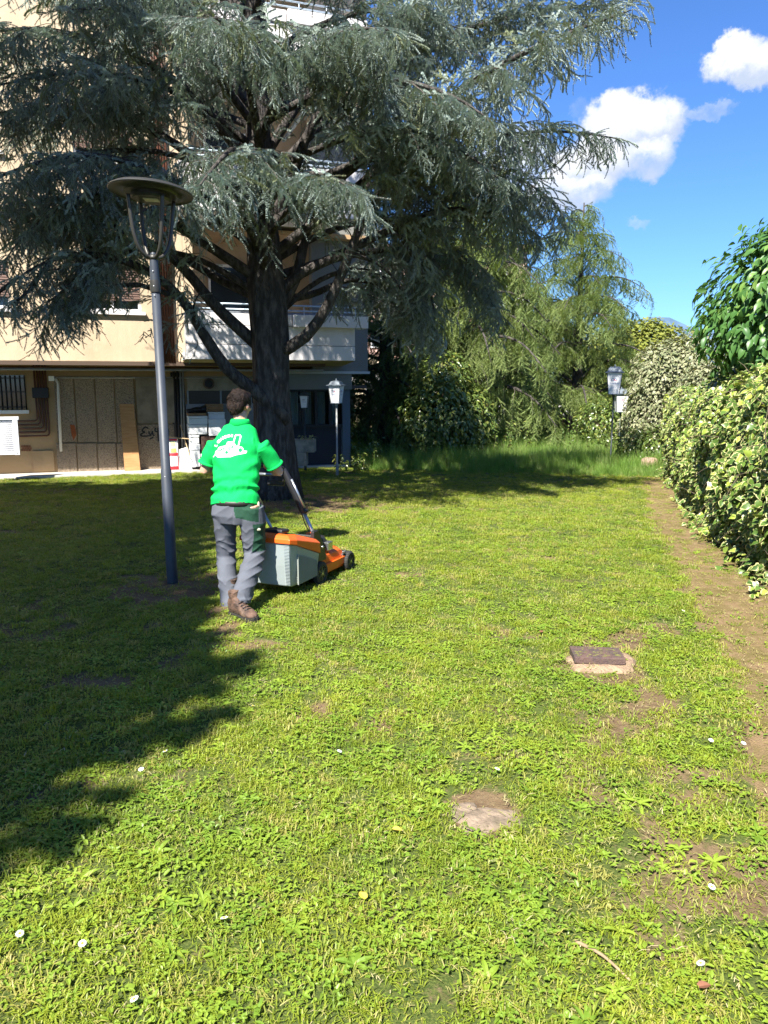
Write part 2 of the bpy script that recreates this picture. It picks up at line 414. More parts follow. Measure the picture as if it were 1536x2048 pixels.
# worn earth path along the hedge: a thin ragged sheet just above the lawn
mb = MB(); yy = np.arange(0.9, 17.2, 0.12); nc = 12
cx = np.interp(yy, [p[1] for p in PATH], [p[0] for p in PATH]); w = np.interp(yy, [p[1] for p in PATH], [p[2] for p in PATH])
lft = cx-w*(0.92+0.6*(fbm(yy*1.7, yy*0+3, 4)-.5)); rgt = hedge_x(yy)+0.15
vs = []
for i, y in enumerate(yy):
    for k in range(nc+1):
        x = lft[i]+(rgt[i]-lft[i])*k/nc; e = 0.004 if 0 < k else -0.004
        vs.append((x, y, G(x, y)-0.012*float(bare(x, y))+0.006*(float(fbm(x*9, y*9, 5, 3))-.5)+e+0.002))
fs = [(i*(nc+1)+k, i*(nc+1)+k+1, (i+1)*(nc+1)+k+1, (i+1)*(nc+1)+k) for i in range(len(yy)-1) for k in range(nc)]
mb.add(vs, fs); mb.build('dirt_path', mat('path_earth', (0.235, 0.160, 0.090), .95, col2=(0.15, 0.120, 0.045), vscale=5, detail=10, bump=.9, bscale=110, spec=.1, dirt=.5, dscale=30, dcol=(.10, .068, .04)), smooth=True, kind='structure')

# ---------------------------------------------------------------- grass prototypes
def blade(mb, x, y, h, w, az, lean, curl=0.6):
    d = Vector((math.cos(az), math.sin(az), 0)); s = Vector((-d.y, d.x, 0))
    p0 = Vector((x, y, -0.004)); p1 = p0+d*lean*h*0.35+Vector((0, 0, h*0.55*(1-lean*.25))); p2 = p0+d*h*lean*(0.7+curl*.4)+Vector((0, 0, h*max(.12, 1-lean*0.75)))
    mb.add([p0-s*w*.5, p0+s*w*.5, p1+s*w*.5, p1-s*w*.5, p2], [(0, 1, 2, 3), (3, 2, 4)])
def leafshape(mb, o, az, l, w, tilt, droop=0.3, seg=3, m=0, base=0.15):
    """oval leaf with a mid rib fold, from o going out at az"""
    d = Vector((math.cos(az), math.sin(az), 0)); s = Vector((-d.y, d.x, 0)); o = Vector(o); c = []; lf = []; rt = []
    for i in range(seg+1):
        t_ = i/seg; wz = w*math.sin(PI*(base+(1-base)*t_)**0.9)*0.5 if i < seg else 0.0
        p = o+d*l*t_*math.cos(tilt)+Vector((0, 0, l*(math.sin(tilt)*t_-droop*t_*t_)))
        c.append(p); lf.append(p+s*wz+Vector((0, 0, wz*.35))); rt.append(p-s*wz+Vector((0, 0, wz*.35)))
    vs = c+lf+rt; k = seg+1; fs = []
    for i in range(seg):
        fs.append((i, i+1, k+i+1, k+i)); fs.append((i+1, i, 2*k+i, 2*k+i+1))
    mb.add(vs, fs, m)
M_grass = leafmat('grass_blade', (0.130, 0.208, 0.020), (0.320, 0.370, 0.034), (0.375, 0.345, 0.095), trans=.38, rough=.5, wscale=1.6, spec=.4)
M_weed = leafmat('weed_leaf', (0.118, 0.218, 0.022), (0.275, 0.370, 0.038), None, trans=.32, rough=.42, wscale=1.5, spec=.45)
M_straw = leafmat('dry_straw', (0.34, 0.30, 0.12), (0.26, 0.28, 0.07), (0.42, 0.36, 0.20), trans=.2, rough=.7, wscale=3)
rs = random.Random(3)
def tuft(i, n, rad, h, w, lean0, lean1):
    mb = MB()
    for k in range(n):
        r_ = rad*math.sqrt(rs.random()); a = rs.random()*2*PI
        blade(mb, r_*math.cos(a), r_*math.sin(a), h*rs.uniform(.5, 1.15), w*rs.uniform(.7, 1.3), rs.random()*2*PI, rs.uniform(lean0, lean1))
    return mb.mesh('grass_tuft%d' % i, M_grass)
TUFT = [tuft(0, 32, .075, .044, .0038, .3, 1.3), tuft(1, 34, .08, .036, .0034, .5, 1.5), tuft(2, 30, .045, .060, .0038, .25, 1.1), tuft(3, 36, .09, .030, .0036, .6, 1.6), tuft(4, 34, .03, .050, .0036, .4, 1.5)]
def weed(i, kind):
    mb = MB()
    if kind == 0:      # small round leaves, clover-like mat
        for k in range(13):
            r_ = .06*math.sqrt(rs.random()); a = rs.random()*2*PI; o = (r_*math.cos(a), r_*math.sin(a), rs.uniform(.006, .026)); a0 = rs.random()*2*PI
            for q in range(3): leafshape(mb, o, a0+q*2.1, rs.uniform(.009, .014), rs.uniform(.009, .012), rs.uniform(-.2, .4), .1, 2)
    elif kind == 1:    # rosette of spoon shaped leaves (daisy, plantain)
        for k in range(9): leafshape(mb, (0, 0, .004), k*.7+rs.uniform(-.2, .2), rs.uniform(.028, .05), rs.uniform(.011, .018), rs.uniform(.15, .8), .35, 3)
    elif kind == 2:    # ovate leaves scattered
        for k in range(14):
            r_ = .07*math.sqrt(rs.random()); a = rs.random()*2*PI
            leafshape(mb, (r_*math.cos(a), r_*math.sin(a), rs.uniform(.004, .024)), rs.random()*2*PI, rs.uniform(.018, .032), rs.uniform(.009, .016), rs.uniform(-.1, .7), .2, 3)
    else:              # dandelion: long toothed leaves
        for k in range(7): leafshape(mb, (0, 0, .004), k*.9+rs.uniform(-.2, .2), rs.uniform(.05, .085), rs.uniform(.014, .02), rs.uniform(.1, .6), .35, 4, base=.05)
    return mb.mesh('weed%d' % i, M_weed)
WEED = [weed(0, 0), weed(1, 1), weed(2, 2), weed(3, 3), weed(4, 0), weed(5, 2), weed(6, 0), weed(7, 2), weed(8, 0), weed(9, 2)]
def strawp(i):
    mb = MB()
    for k in range(9):
        a = rs.random()*2*PI; x, y = rs.uniform(-.08, .08), rs.uniform(-.08, .08); l = rs.uniform(.012, .036); z = rs.uniform(.003, .02)
        d = Vector((math.cos(a), math.sin(a), rs.uniform(-.15, .3))); s = Vector((-d.y, d.x, 0))*.0012; p = Vector((x, y, z))
        mb.add([p-s, p+s, p+d*l*.5+s+Vector((0, 0, .004)), p+d*l*.5-s+Vector((0, 0, .004)), p+d*l], [(0, 1, 2, 3), (3, 2, 4)])
    return mb.mesh('straw%d' % i, M_straw)
STRAW = [strawp(0), strawp(1), strawp(2)]

def lawn_points(dens, ymin, ymax, fn, seed):
    """points per square metre, thinned by fn(x, y) in 0..1"""
    g = np.random.default_rng(seed); xm = lambda y: 0.62*y+1.6
    A = 2*xm(ymax)*(ymax-ymin); n = int(A*dens)
    x = g.uniform(-xm(ymax), xm(ymax), n); y = g.uniform(ymin, ymax, n)
    k = (np.abs(x) < xm(y)) & (x < hedge_x(y)+.1); x, y = x[k], y[k]
    # stop at the pavement
    k = (y < 16.75+(x+8.4)*0.352); x, y = x[k], y[k]
    k = g.random(len(x)) < fn(x, y); x, y = x[k], y[k]
    return x, y, g
def lawn_scatter(name, protos, dens, ymin, ymax, fn, seed, s0, s1, **tags):
    x, y, g = lawn_points(dens, ymin, ymax, fn, seed); n = len(x)
    z = gh(x, y)-0.012*bare(x, y)
    Rt = np.stack([g.normal(0, .1, n), g.normal(0, .1, n), g.uniform(0, 2*PI, n)], -1)
    o = scatter(name, protos, np.stack([x, y, z], -1), Rt, g.uniform(s0, s1, n), g.integers(0, len(protos), n), **tags)
    return n
den_g = lambda x, y: (1-0.93*bare(x, y))*(1-.22*(np.sin((y*.97-x*.35)*5.6) > .2)*(y > 5))*(0.55+0.45*sstep((fbm(x*2.5, y*2.5, 21)-.3)/.3))
wn = lambda x, y: (.38+.62*sstep((fbm(x*2.6, y*2.6, 33)-.42)/.2))*(1-.90*bare(x, y))
c1 = lawn_scatter('short_grass', TUFT, 400, 1.0, 9.0, den_g, 1, .75, 1.25, kind='stuff', label='short mown grass covering the lawn', cat='grass')
c2 = lawn_scatter('short_grass', TUFT, 190, 9.0, 19.0, den_g, 2, 1.0, 1.5, kind='stuff', label='short mown grass of the far lawn', cat='grass')
c3 = lawn_scatter('broad_weeds', WEED, 330, 1.0, 6.5, wn, 3, .45, 1.15, kind='stuff', label='small broad leaved weeds growing among the grass', cat='weeds')
c4 = lawn_scatter('broad_weeds', WEED, 150, 6.5, 12.0, wn, 4, .6, 1.15, kind='stuff', label='small broad leaved weeds in the far lawn', cat='weeds')
c5 = lawn_scatter('grass_clippings', STRAW, 110, 1.0, 17.0, lambda x, y: np.clip(0.35+0.65*sstep((fbm(x*1.3, y*2.1, 55)-.4)/.25)+.4*bare(x, y), 0, 1), 5, .7, 1.4, kind='stuff', label='pale dry grass clippings lying on the lawn and path', cat='grass clippings')
print('LAWN', c1, c2, c3, c4, c5)
# ---------------------------------------------------------------- conifers
M_bark = mat('cedar_bark', (0.120, 0.108, 0.098), .95, col2=(0.045, 0.040, 0.037), vscale=9, stretch=(1.6, 1.6, .45), bump=2.5, bscale=26, spec=.1, lo=.3, hi=.62, detail=8)
M_bark2 = mat('grey_twig_bark', (0.11, 0.095, 0.08), .9, var=.5, vscale=20, spec=.1)
M_blue = leafmat('blue_cedar_needles', (0.250, 0.330, 0.295), (0.420, 0.490, 0.440), (0.235, 0.270, 0.140), trans=.12, rough=.55, wscale=.7, tcol=(1.0, 1.1, .7))
M_deo = leafmat('pale_green_needles', (0.190, 0.265, 0.085), (0.270, 0.330, 0.110), (0.150, 0.200, 0.060), trans=.22, rough=.6, wscale=.5)
M_dkg = leafmat('dark_green_needles', (0.075, 0.120, 0.045), (0.130, 0.175, 0.055), None, trans=.18, rough=.6, wscale=.5)
def spray(name, mtl, seed, length=.46, sides=5, droop=.5, step=.018, nd=.022, nw=.0080, per=5, barkmat=None):
    r = random.Random(seed); mb = MB(); stems = []
    def curve(o, d, l, dr):
        n = max(3, int(l/.05)); p = Vector(o); d = Vector(d).normalized(); pts = [p.copy()]
        for i in range(n):
            d = (d+Vector((r.uniform(-.12, .12), r.uniform(-.12, .12), -dr*.16+r.uniform(-.05, .05)))).normalized(); p = p+d*l/n; pts.append(p.copy())
        return pts
    main = curve((0, 0, 0), (1, 0, .1), length, droop); stems.append(main)
    for k in range(sides):
        i = int((k+.6)/sides*(len(main)-1)); sd = 1 if k % 2 else -1
        d = (main[i+1]-main[i]).normalized()+Vector((0, sd*r.uniform(.6, 1.1), r.uniform(-.55, .05)))
        stems.append(curve(main[i], d, length*r.uniform(.28, .5), droop*1.3))
    for st in stems:
        if barkmat is not None: mb.tube(st, [.0035]*len(st), 3, m=1, cap=False)
        Ls = [(st[i+1]-st[i]).length for i in range(len(st)-1)]; tot = sum(Ls); d_ = .008
        while d_ < tot:
            q = d_; i = 0
            while i < len(Ls)-1 and q > Ls[i]: q -= Ls[i]; i += 1
            T = (st[i+1]-st[i]).normalized(); p = st[i]+T*q; a0 = r.random()*6.28; u = T.orthogonal().normalized(); w = T.cross(u)
            for j in range(per):
                a = a0+j*6.283/per; D = (T*r.uniform(.1, .75)+u*math.cos(a)+w*math.sin(a)).normalized(); s = T.cross(D).normalized()*nw
                e = p+D*nd*r.uniform(.7, 1.15); mb.add([p-s, p+s, e], [(0, 1, 2)])
            d_ += step*r.uniform(.75, 1.3)
    return mb.mesh(name, [mtl, barkmat] if barkmat is not None else mtl)
BLUE = [spray('blue_spray%d' % i, M_blue, i, length=l, sides=sd, droop=dr, barkmat=M_bark2) for i, (l, sd, dr) in enumerate([(.46, 6, .35), (.5, 5, .9), (.38, 5, .6), (.55, 4, 1.5), (.42, 7, .1)])]
DEO = [spray('green_spray%d' % i, M_deo, 20+i, length=l, sides=sd, droop=dr, step=.026, nd=.030, nw=.0065, per=4) for i, (l, sd, dr) in enumerate([(.5, 6, .7), (.5, 5, 1.4), (.42, 6, 1.0)])]
DKG = [spray('dark_spray%d' % i, M_dkg, 30+i, length=l, sides=sd, droop=dr, step=.026, nd=.034, nw=.0075, per=4) for i, (l, sd, dr) in enumerate([(.5, 6, .5), (.5, 5, 1.2)])]

def resample(pts, st):
    pts = [Vector(p) for p in pts]
    # catmull smoothing
    P = [pts[0]]+pts+[pts[-1]]; sm = []
    for i in range(1, len(P)-2):
        n = max(2, int((P[i+1]-P[i]).length/st))
        for k in range(n):
            t = k/n; a, b, c, d = P[i-1], P[i], P[i+1], P[i+2]
            sm.append(0.5*((2*b)+(c-a)*t+(2*a-5*b+4*c-d)*t*t+(3*b-a-3*c+d)*t**3))
    sm.append(pts[-1]); return sm
def conifer(name, label, cat, base, trunk, limbs, protos, seed, sec_sp=.24, sec_len=.5, sec_max=1.15, twig_sp=.12, u0=.28, hang=.45, sc_=(.8, 1.25), group=None, trunk_mat=None, hangp=.35, keep=None, bare_twigs=0, cut=None, limb_scale=1.0):
    r = random.Random(seed); base = Vector(base); root = thing(name, label, cat, base, group)
    tm = trunk_mat or M_bark
    mb = MB(); pts = resample([p for p, _ in trunk], .35)
    rad = np.interp(np.linspace(0, 1, len(pts)), np.linspace(0, 1, len(trunk)), [q for _, q in trunk])
    # root flare and knobbly cross-section
    rings = []
    for i, p in enumerate(pts):
        ring = []
        for k in range(18):
            a = 2*PI*k/18; q = rad[i]*(1+.07*math.sin(3*a+i*.35)+.05*math.sin(7*a-i*.5))
            if i < 3: q *= 1+(.30, .12, .04)[i]*(.75+.5*abs(math.sin(2.5*a+.7)))
            ring.append(p+Vector((q*math.cos(a), q*math.sin(a), 0)))
        rings.append(ring)
    rings[0] = [v-Vector((0, 0, .12)) for v in rings[0]]
    mb.loft(rings); mb.build('trunk', tm, root, smooth=True)
    P, Rt, S, I = [], [], [], []; bb = MB()
    def twig(p, d, s):
        if keep is not None and not keep(p): return
        if r.random() < hangp: d = Vector(d)*.35+Vector((0, 0, -1))
        P.append(tuple(p)); Rt.append(eul(Vector(d), r.uniform(-.6, .6))); S.append(s); I.append(r.randrange(len(protos)))
    for li, (lp, r0) in enumerate(limbs):
        pts = resample(lp, .22); n = len(pts); lb = MB()
        lb.tube(pts, [max(.008, r0*limb_scale*(1-i/(n-1))**.8+.006) for i in range(n)], 8)
        lb.build('limb', tm, root, smooth=True)
        seg = [(pts[i+1]-pts[i]).length for i in range(n-1)]; tot = sum(seg); acc = 0; nxt = tot*u0; side = 1
        for i in range(n-1):
            while nxt <= acc+seg[i]:
                T = (pts[i+1]-pts[i]).normalized(); p = pts[i]+T*(nxt-acc); rem = tot-nxt
                H = Vector((T.y, -T.x, 0)); H = H.normalized() if H.length > .05 else Vector((1, 0, 0))
                l = min(sec_max, .22+sec_len*rem)*r.uniform(.55, 1.2)
                d = (T*r.uniform(.4, .9)+H*side*r.uniform(.7, 1.0)+Vector((0, 0, r.uniform(-.25, .22)))).normalized()
                k = max(3, int(l/.12)); q = p.copy(); sp = [q.copy()]; dd = d.copy()
                for j in range(k):
                    dd = (dd+Vector((r.uniform(-.1, .1), r.uniform(-.1, .1), -hang*.2+r.uniform(-.06, .06)))).normalized(); q = q+dd*l/k; sp.append(q.copy())
                if keep is None or keep(p): bb.tube(sp, [max(.004, .014*(1-j/k)*min(1, l)) for j in range(k+1)], 3, cap=False)
                t_ = twig_sp*r.random(); sd = 1
                while t_ < l:
                    f = t_/l*k; j = min(k-1, int(f)); pp = sp[j].lerp(sp[j+1], f-j); td = (sp[j+1]-sp[j]).normalized()
                    hh = Vector((td.y, -td.x, 0)); sd = -sd
                    twig(pp, td*r.uniform(.3, .8)+hh*sd*r.uniform(.3, .9)+Vector((0, 0, r.uniform(-.42, .3)-hang*.4)), r.uniform(*sc_)*(.62+.38*min(1, (l-t_)*2.2+.3)))
                    t_ += twig_sp*r.uniform(.7, 1.3)
                twig(sp[-1], (sp[-1]-sp[-2]), r.uniform(*sc_)*.85)
                side = -side; nxt += sec_sp*r.uniform(.6, 1.35)
            if acc > tot*u0*1.15:
                T = (pts[i+1]-pts[i]).normalized()
                for _ in range(2): twig(pts[i].lerp(pts[i+1], r.random()), T*.5+Vector((r.uniform(-1, 1), r.uniform(-1, 1), r.uniform(-.8, .35))), r.uniform(*sc_)*.8)
            acc += seg[i]
        twig(pts[-1], pts[-1]-pts[-2], r.uniform(*sc_))
    if bare_twigs:
        for _ in range(bare_twigs):    # thin dead shoots in the inside of the crown
            lp, r0 = r.choice(limbs); q = resample(lp, .3); i = r.randrange(len(q)//4, max(len(q)//4+1, int(len(q)*.75))); p = q[i]; d = Vector((r.uniform(-1, 1), r.uniform(-1, 1), r.uniform(-.6, .5))).normalized(); l = r.uniform(.3, 1.0); ps = [p.copy()]
            for j in range(4): d = (d+Vector((r.uniform(-.3, .3), r.uniform(-.3, .3), r.uniform(-.3, .1)))).normalized(); p = p+d*l/4; ps.append(p.copy())
            if keep is None or keep(p): bb.tube(ps, [.009, .007, .005, .004, .003], 3, cap=False)
    o = bb.build('branches', M_bark2 if trunk_mat is None else tm, root)
    o['kind'] = 'stuff'
    c = scatter('crown', protos, P, Rt, S, I, parent=root); c['kind'] = 'stuff'
    print('CONIFER', name, len(P)); return root

def lim(*a):
    """limb from picture points (x, y, distance)"""
    return [at(x, y, Y) for x, y, Y in a]
TB = Vector((TREE[0], TREE[1], G(*TREE)))
trunk = [(TB, .36), (at(546, 880, 13.0), .31), (at(541, 780, 13.0), .305), (at(540, 680, 13.0), .30), (at(532, 560, 13.05), .235), (at(526, 450, 13.1), .20), (at(520, 330, 13.1), .17), (at(515, 200, 13.1), .14), (at(512, 60, 13.1), .115), (at(508, -150, 13.1), .08), (at(505, -420, 13.1), .045)]
limbs = [
 (lim((575, 842, 12.9), (520, 790, 12.7), (455, 738, 12.5), (405, 665, 12.3), (365, 600, 12.1), (300, 545, 11.9), (200, 510, 11.6), (100, 520, 11.4), (30, 560, 11.3)), .115),
 (lim((515, 690, 13), (462, 642, 12.9), (420, 600, 12.8), (350, 520, 12.7), (250, 462, 12.5), (130, 430, 12.4), (0, 430, 12.3)), .10),
 (lim((560, 705, 12.95), (612, 672, 12.8), (655, 612, 12.7), (688, 535, 12.6), (722, 450, 12.5), (765, 380, 12.4), (800, 300, 12.3), (850, 180, 12.3)), .105),
 (lim((545, 600, 13.1), (600, 548, 13.2), (690, 505, 13.3), (790, 455, 13.4), (890, 420, 13.5), (1000, 430, 13.6), (1090, 480, 13.7)), .085),
 (lim((545, 640, 13.2), (590, 560, 13.3), (615, 460, 13.4), (650, 380, 13.5), (720, 310, 13.6), (800, 260, 13.7)), .10),
 (lim((530, 480, 13.1), (585, 350, 13.0), (625, 250, 12.8), (700, 150, 12.5), (790, 60, 12.3), (860, -30, 12.1)), .10),
 (lim((525, 460, 13.1), (620, 400, 12.8), (750, 300, 12.4), (860, 225, 12.1), (960, 155, 11.9), (1080, 90, 11.7), (1180, 50, 11.6), (1262, 20, 11.5)), .10),
 (lim((530, 520, 13.1), (660, 420, 12.9), (780, 320, 12.7), (880, 268, 12.6), (1000, 270, 12.5), (1110, 262, 12.4), (1225, 275, 12.3)), .085),
 (lim((520, 380, 13.1), (640, 250, 13.3), (780, 130, 13.5), (930, 60, 13.7), (1100, 20, 13.9), (1230, 10, 14)), .08),
 (lim((520, 330, 13.1), (620, 180, 13.2), (760, 60, 13.3), (900, -30, 13.4), (1060, -70, 13.5), (1210, -60, 13.5)), .075),
 (lim((530, 560, 13.2), (660, 520, 14), (780, 500, 14.8), (880, 520, 15.4), (960, 580, 15.8), (1000, 640, 16)), .075),
 (lim((530, 600, 13.2), (620, 590, 14), (700, 560, 14.6), (780, 580, 15.1), (850, 640, 15.4)), .07),
 (lim((520, 420, 13.1), (700, 380, 13.5), (860, 350, 13.8), (990, 370, 14), (1080, 420, 14.2)), .075),
 (lim((520, 540, 13.1), (640, 470, 13.6), (760, 440, 14.1), (870, 470, 14.4), (950, 540, 14.6), (985, 610, 14.7)), .06),
 (lim((525, 420, 13.1), (700, 330, 13.0), (860, 310, 12.9), (1000, 340, 12.8), (1090, 390, 12.7), (1130, 440, 12.7)), .06),
 (lim((545, 640, 13.2), (640, 560, 13.8), (730, 540, 14.3), (800, 580, 14.7), (850, 640, 14.9), (870, 700, 15)), .05),
 (lim((690, 505, 13.3), (760, 530, 13.8), (810, 590, 14.1), (830, 660, 14.3)), .035),
 (lim((790, 455, 13.4), (830, 520, 13.6), (860, 580, 13.8), (870, 640, 13.9)), .035),
 (lim((30, 560, 11.3), (-10, 590, 11.3), (-50, 620, 11.3)), .03),
 (lim((520, 590, 13), (400, 520, 12.9), (280, 500, 12.6), (170, 540, 12.3), (110, 600, 12.1), (90, 650, 12.0)), .05),
 (lim((515, 500, 13), (400, 420, 12.4), (280, 380, 11.9), (150, 400, 11.5), (60, 460, 11.3), (10, 520, 11.2)), .055),
 (lim((515, 400, 13), (380, 320, 12.4), (240, 300, 11.9), (100, 330, 11.5), (0, 400, 11.3)), .055),
 (lim((515, 300, 13), (380, 200, 12.6), (240, 150, 12.2), (100, 150, 11.9), (-40, 180, 11.7)), .055),
 (lim((515, 180, 13), (400, 60, 12.5), (280, 0, 12), (150, -20, 11.6)), .05),
 (lim((250, 462, 12.5), (200, 520, 12.0), (150, 590, 11.8), (140, 640, 11.7)), .03),
 (lim((200, 510, 11.6), (150, 560, 11.5), (90, 610, 11.4)), .03),
 (lim((405, 665, 12.3), (385, 620, 12.0), (400, 585, 11.7)), .02),
 (lim((100, 520, 11.4), (60, 580, 11.2), (20, 610, 11.1)), .03),
 # towards the camera
 (lim((520, 400, 12.9), (500, 330, 11.8), (470, 300, 10.8), (440, 320, 9.9), (400, 370, 9.2)), .07),
 (lim((530, 430, 12.9), (560, 370, 11.9), (600, 350, 10.9), (650, 350, 10.1), (690, 370, 9.6)), .065),
 (lim((520, 300, 12.9), (500, 180, 11.9), (470, 90, 10.9), (440, 40, 10.1), (420, 40, 9.4)), .07),
 (lim((520, 280, 12.9), (560, 170, 11.9), (620, 100, 10.9), (700, 60, 10), (780, 60, 9.5)), .07),
 (lim((520, 500, 12.9), (480, 430, 12), (420, 400, 11.2), (340, 400, 10.6), (270, 430, 10.1)), .065),
 (lim((525, 540, 12.9), (540, 480, 12.2), (560, 440, 11.6), (600, 400, 11), (680, 380, 10.6)), .05),
 (lim((520, 250, 12.9), (650, 180, 12), (780, 160, 11.3), (900, 190, 10.8), (980, 240, 10.5)), .06),
 (lim((525, 350, 12.9), (680, 280, 12.2), (820, 260, 11.7), (920, 300, 11.3), (1000, 360, 11.1)), .06),
 # left
 (lim((520, 560, 13), (430, 500, 12.8), (330, 440, 12.7), (210, 400, 12.6), (90, 400, 12.5), (-60, 430, 12.5)), .085),
 (lim((520, 440, 13), (430, 350, 12.8), (320, 270, 12.6), (180, 220, 12.4), (40, 220, 12.2), (-120, 260, 12)), .085),
 (lim((515, 330, 13), (420, 220, 12.9), (300, 130, 12.7), (150, 70, 12.5), (0, 60, 12.3), (-150, 90, 12.2)), .08),
 (lim((515, 230, 13), (420, 110, 12.7), (300, 20, 12.3), (160, -40, 12), (20, -50, 11.8)), .075),
 (lim((520, 470, 12.9), (420, 400, 12), (300, 340, 11.3), (180, 310, 10.8), (60, 330, 10.4), (-60, 380, 10.2)), .07),
 (lim((520, 360, 12.9), (440, 260, 12), (340, 180, 11.2), (220, 150, 10.7), (100, 170, 10.3)), .065),
 (lim((515, 260, 12.9), (440, 160, 12), (350, 70, 11.2), (240, 20, 10.6), (140, 20, 10.2)), .065),
 (lim((525, 600, 13), (440, 560, 13.3), (330, 500, 13.7), (200, 470, 14), (80, 480, 14.2)), .07),
 (lim((365, 600, 12.1), (280, 570, 11.8), (200, 580, 11.6), (140, 620, 11.5)), .04),
 (lim((250, 462, 12.5), (170, 500, 12.2), (100, 550, 12)), .035),
 (lim((300, 545, 11.9), (330, 470, 11.5), (380, 430, 11.2)), .035),
]
r = random.Random(5)
for i in range(28):      # the rest of the crown, all round the stem and above the picture
    z = 5.3+5.6*(i/28.0)**.9; az = i*2.399+r.uniform(-.3, .3); Lh = max(.9, (12.4-z)*.60+r.uniform(-.4, .6)); Lh = min(Lh, 4.4)
    d = Vector((math.sin(az), math.cos(az), 0)); f = (z-TB.z); o = Vector((TREE[0]-.12*f/4, TREE[1]+.02*f, z))
    if d.y < -.3: Lh *= .8
    if 12.2 < z: continue
    pts = [o, o+d*Lh*.3+Vector((0, 0, .45)), o+d*Lh*.65+Vector((0, 0, .62)), o+d*Lh+Vector((0, 0, .25))]
    limbs.append((pts, .06))
_kr = random.Random(77)
def keep_open(p):   # bare inside: the green sits on the outer parts of the limbs, most of all low down
    q = math.hypot(p.x-TREE[0], p.y-TREE[1]); lim_ = 2.45-.36*max(0, p.z-3.6)
    return q > lim_ or _kr.random() < .14
conifer('cedar_tree', 'large blue grey cedar with a thick dark trunk and drooping branches over the lawn', 'tree', TB, trunk, limbs, BLUE, 11, sec_sp=.155, sec_len=.5, sec_max=1.3, twig_sp=.085, u0=.34, hang=.34, sc_=(.75, 1.2), hangp=.22, bare_twigs=420, keep=keep_open)

def auto_conifer(name, label, base, H, Rmax, z0, nl, protos, seed, lean=(0, 0), rise=.15, dr=.5, tr=.2, power=.8, tiers=0, **k):
    rr = random.Random(seed); base = Vector(base); tk = [(base+Vector((lean[0]*t*t, lean[1]*t*t, H*t)), tr*(1-t)+.02) for t in (0, .15, .3, .5, .7, .85, 1)]; lb = []
    for i in range(nl):
        t = (i/(nl-1)); z = z0+(H*.985-z0)*t**1.0; z = (round((z-z0)/tiers)*tiers+z0+rr.uniform(-.1, .1)) if tiers and t < .9 else z; az = i*2.399+rr.uniform(-.35, .35); Lh = (Rmax*(1-t)**power+.25)*rr.uniform(.75, 1.15)
        d = Vector((math.sin(az), math.cos(az), 0)); q = z/H; o = base+Vector((lean[0]*q*q, lean[1]*q*q, z))
        lb.append(([o, o+d*Lh*.35+Vector((0, 0, Lh*rise)), o+d*Lh*.7+Vector((0, 0, Lh*(rise*1.1-dr*.12))), o+d*Lh+Vector((0, 0, Lh*(rise-dr*.45)))], max(.015, tr*.35*(1-t))))
    return conifer(name, label, 'tree', base, tk, lb, protos, seed, **k)
def onground(px, Y): 
    x = cray(px, 900).x*Y; return (x, Y, G(x, Y))
auto_conifer('deodar_cedar', 'tall pale green cedar with sweeping layered branches behind the meadow grass', onground(1148, 27), 8.0, 3.7, .5, 46, DEO, 41, power=.72, tiers=.78, sec_sp=.22, twig_sp=.11, sec_len=.40, sec_max=1.1, sc_=(1.0, 1.7), hang=.3, hangp=.52, u0=.15, rise=.20, dr=.50, tr=.2)
auto_conifer('deodar_cedar', 'second green cedar with a forked dark trunk, half hidden behind the blue cedar', onground(925, 24), 8.6, 3.6, 1.3, 66, DEO, 42, sec_sp=.27, twig_sp=.125, sec_len=.5, sec_max=1.3, sc_=(1.1, 1.7), hang=.7, hangp=.55, u0=.15, rise=.18, dr=.8, tr=.24)
auto_conifer('dark_conifer', 'dark green conifer with low branches right of the balcony', onground(770, 23), 8.8, 2.9, .7, 60, DKG, 43, sec_sp=.29, twig_sp=.14, sec_len=.5, sec_max=1.2, sc_=(1.0, 1.6), hang=.6, hangp=.5, u0=.18, rise=.10, dr=.7, tr=.2)
auto_conifer('dark_conifer', 'dark conifer in the gap behind the first two cedars', onground(1020, 31), 9.0, 2.8, .8, 40, DKG, 44, sec_sp=.35, twig_sp=.2, sec_len=.5, sec_max=1.3, sc_=(1.3, 2.0), hang=.6, hangp=.5, u0=.15, rise=.12, dr=.7, tr=.2)

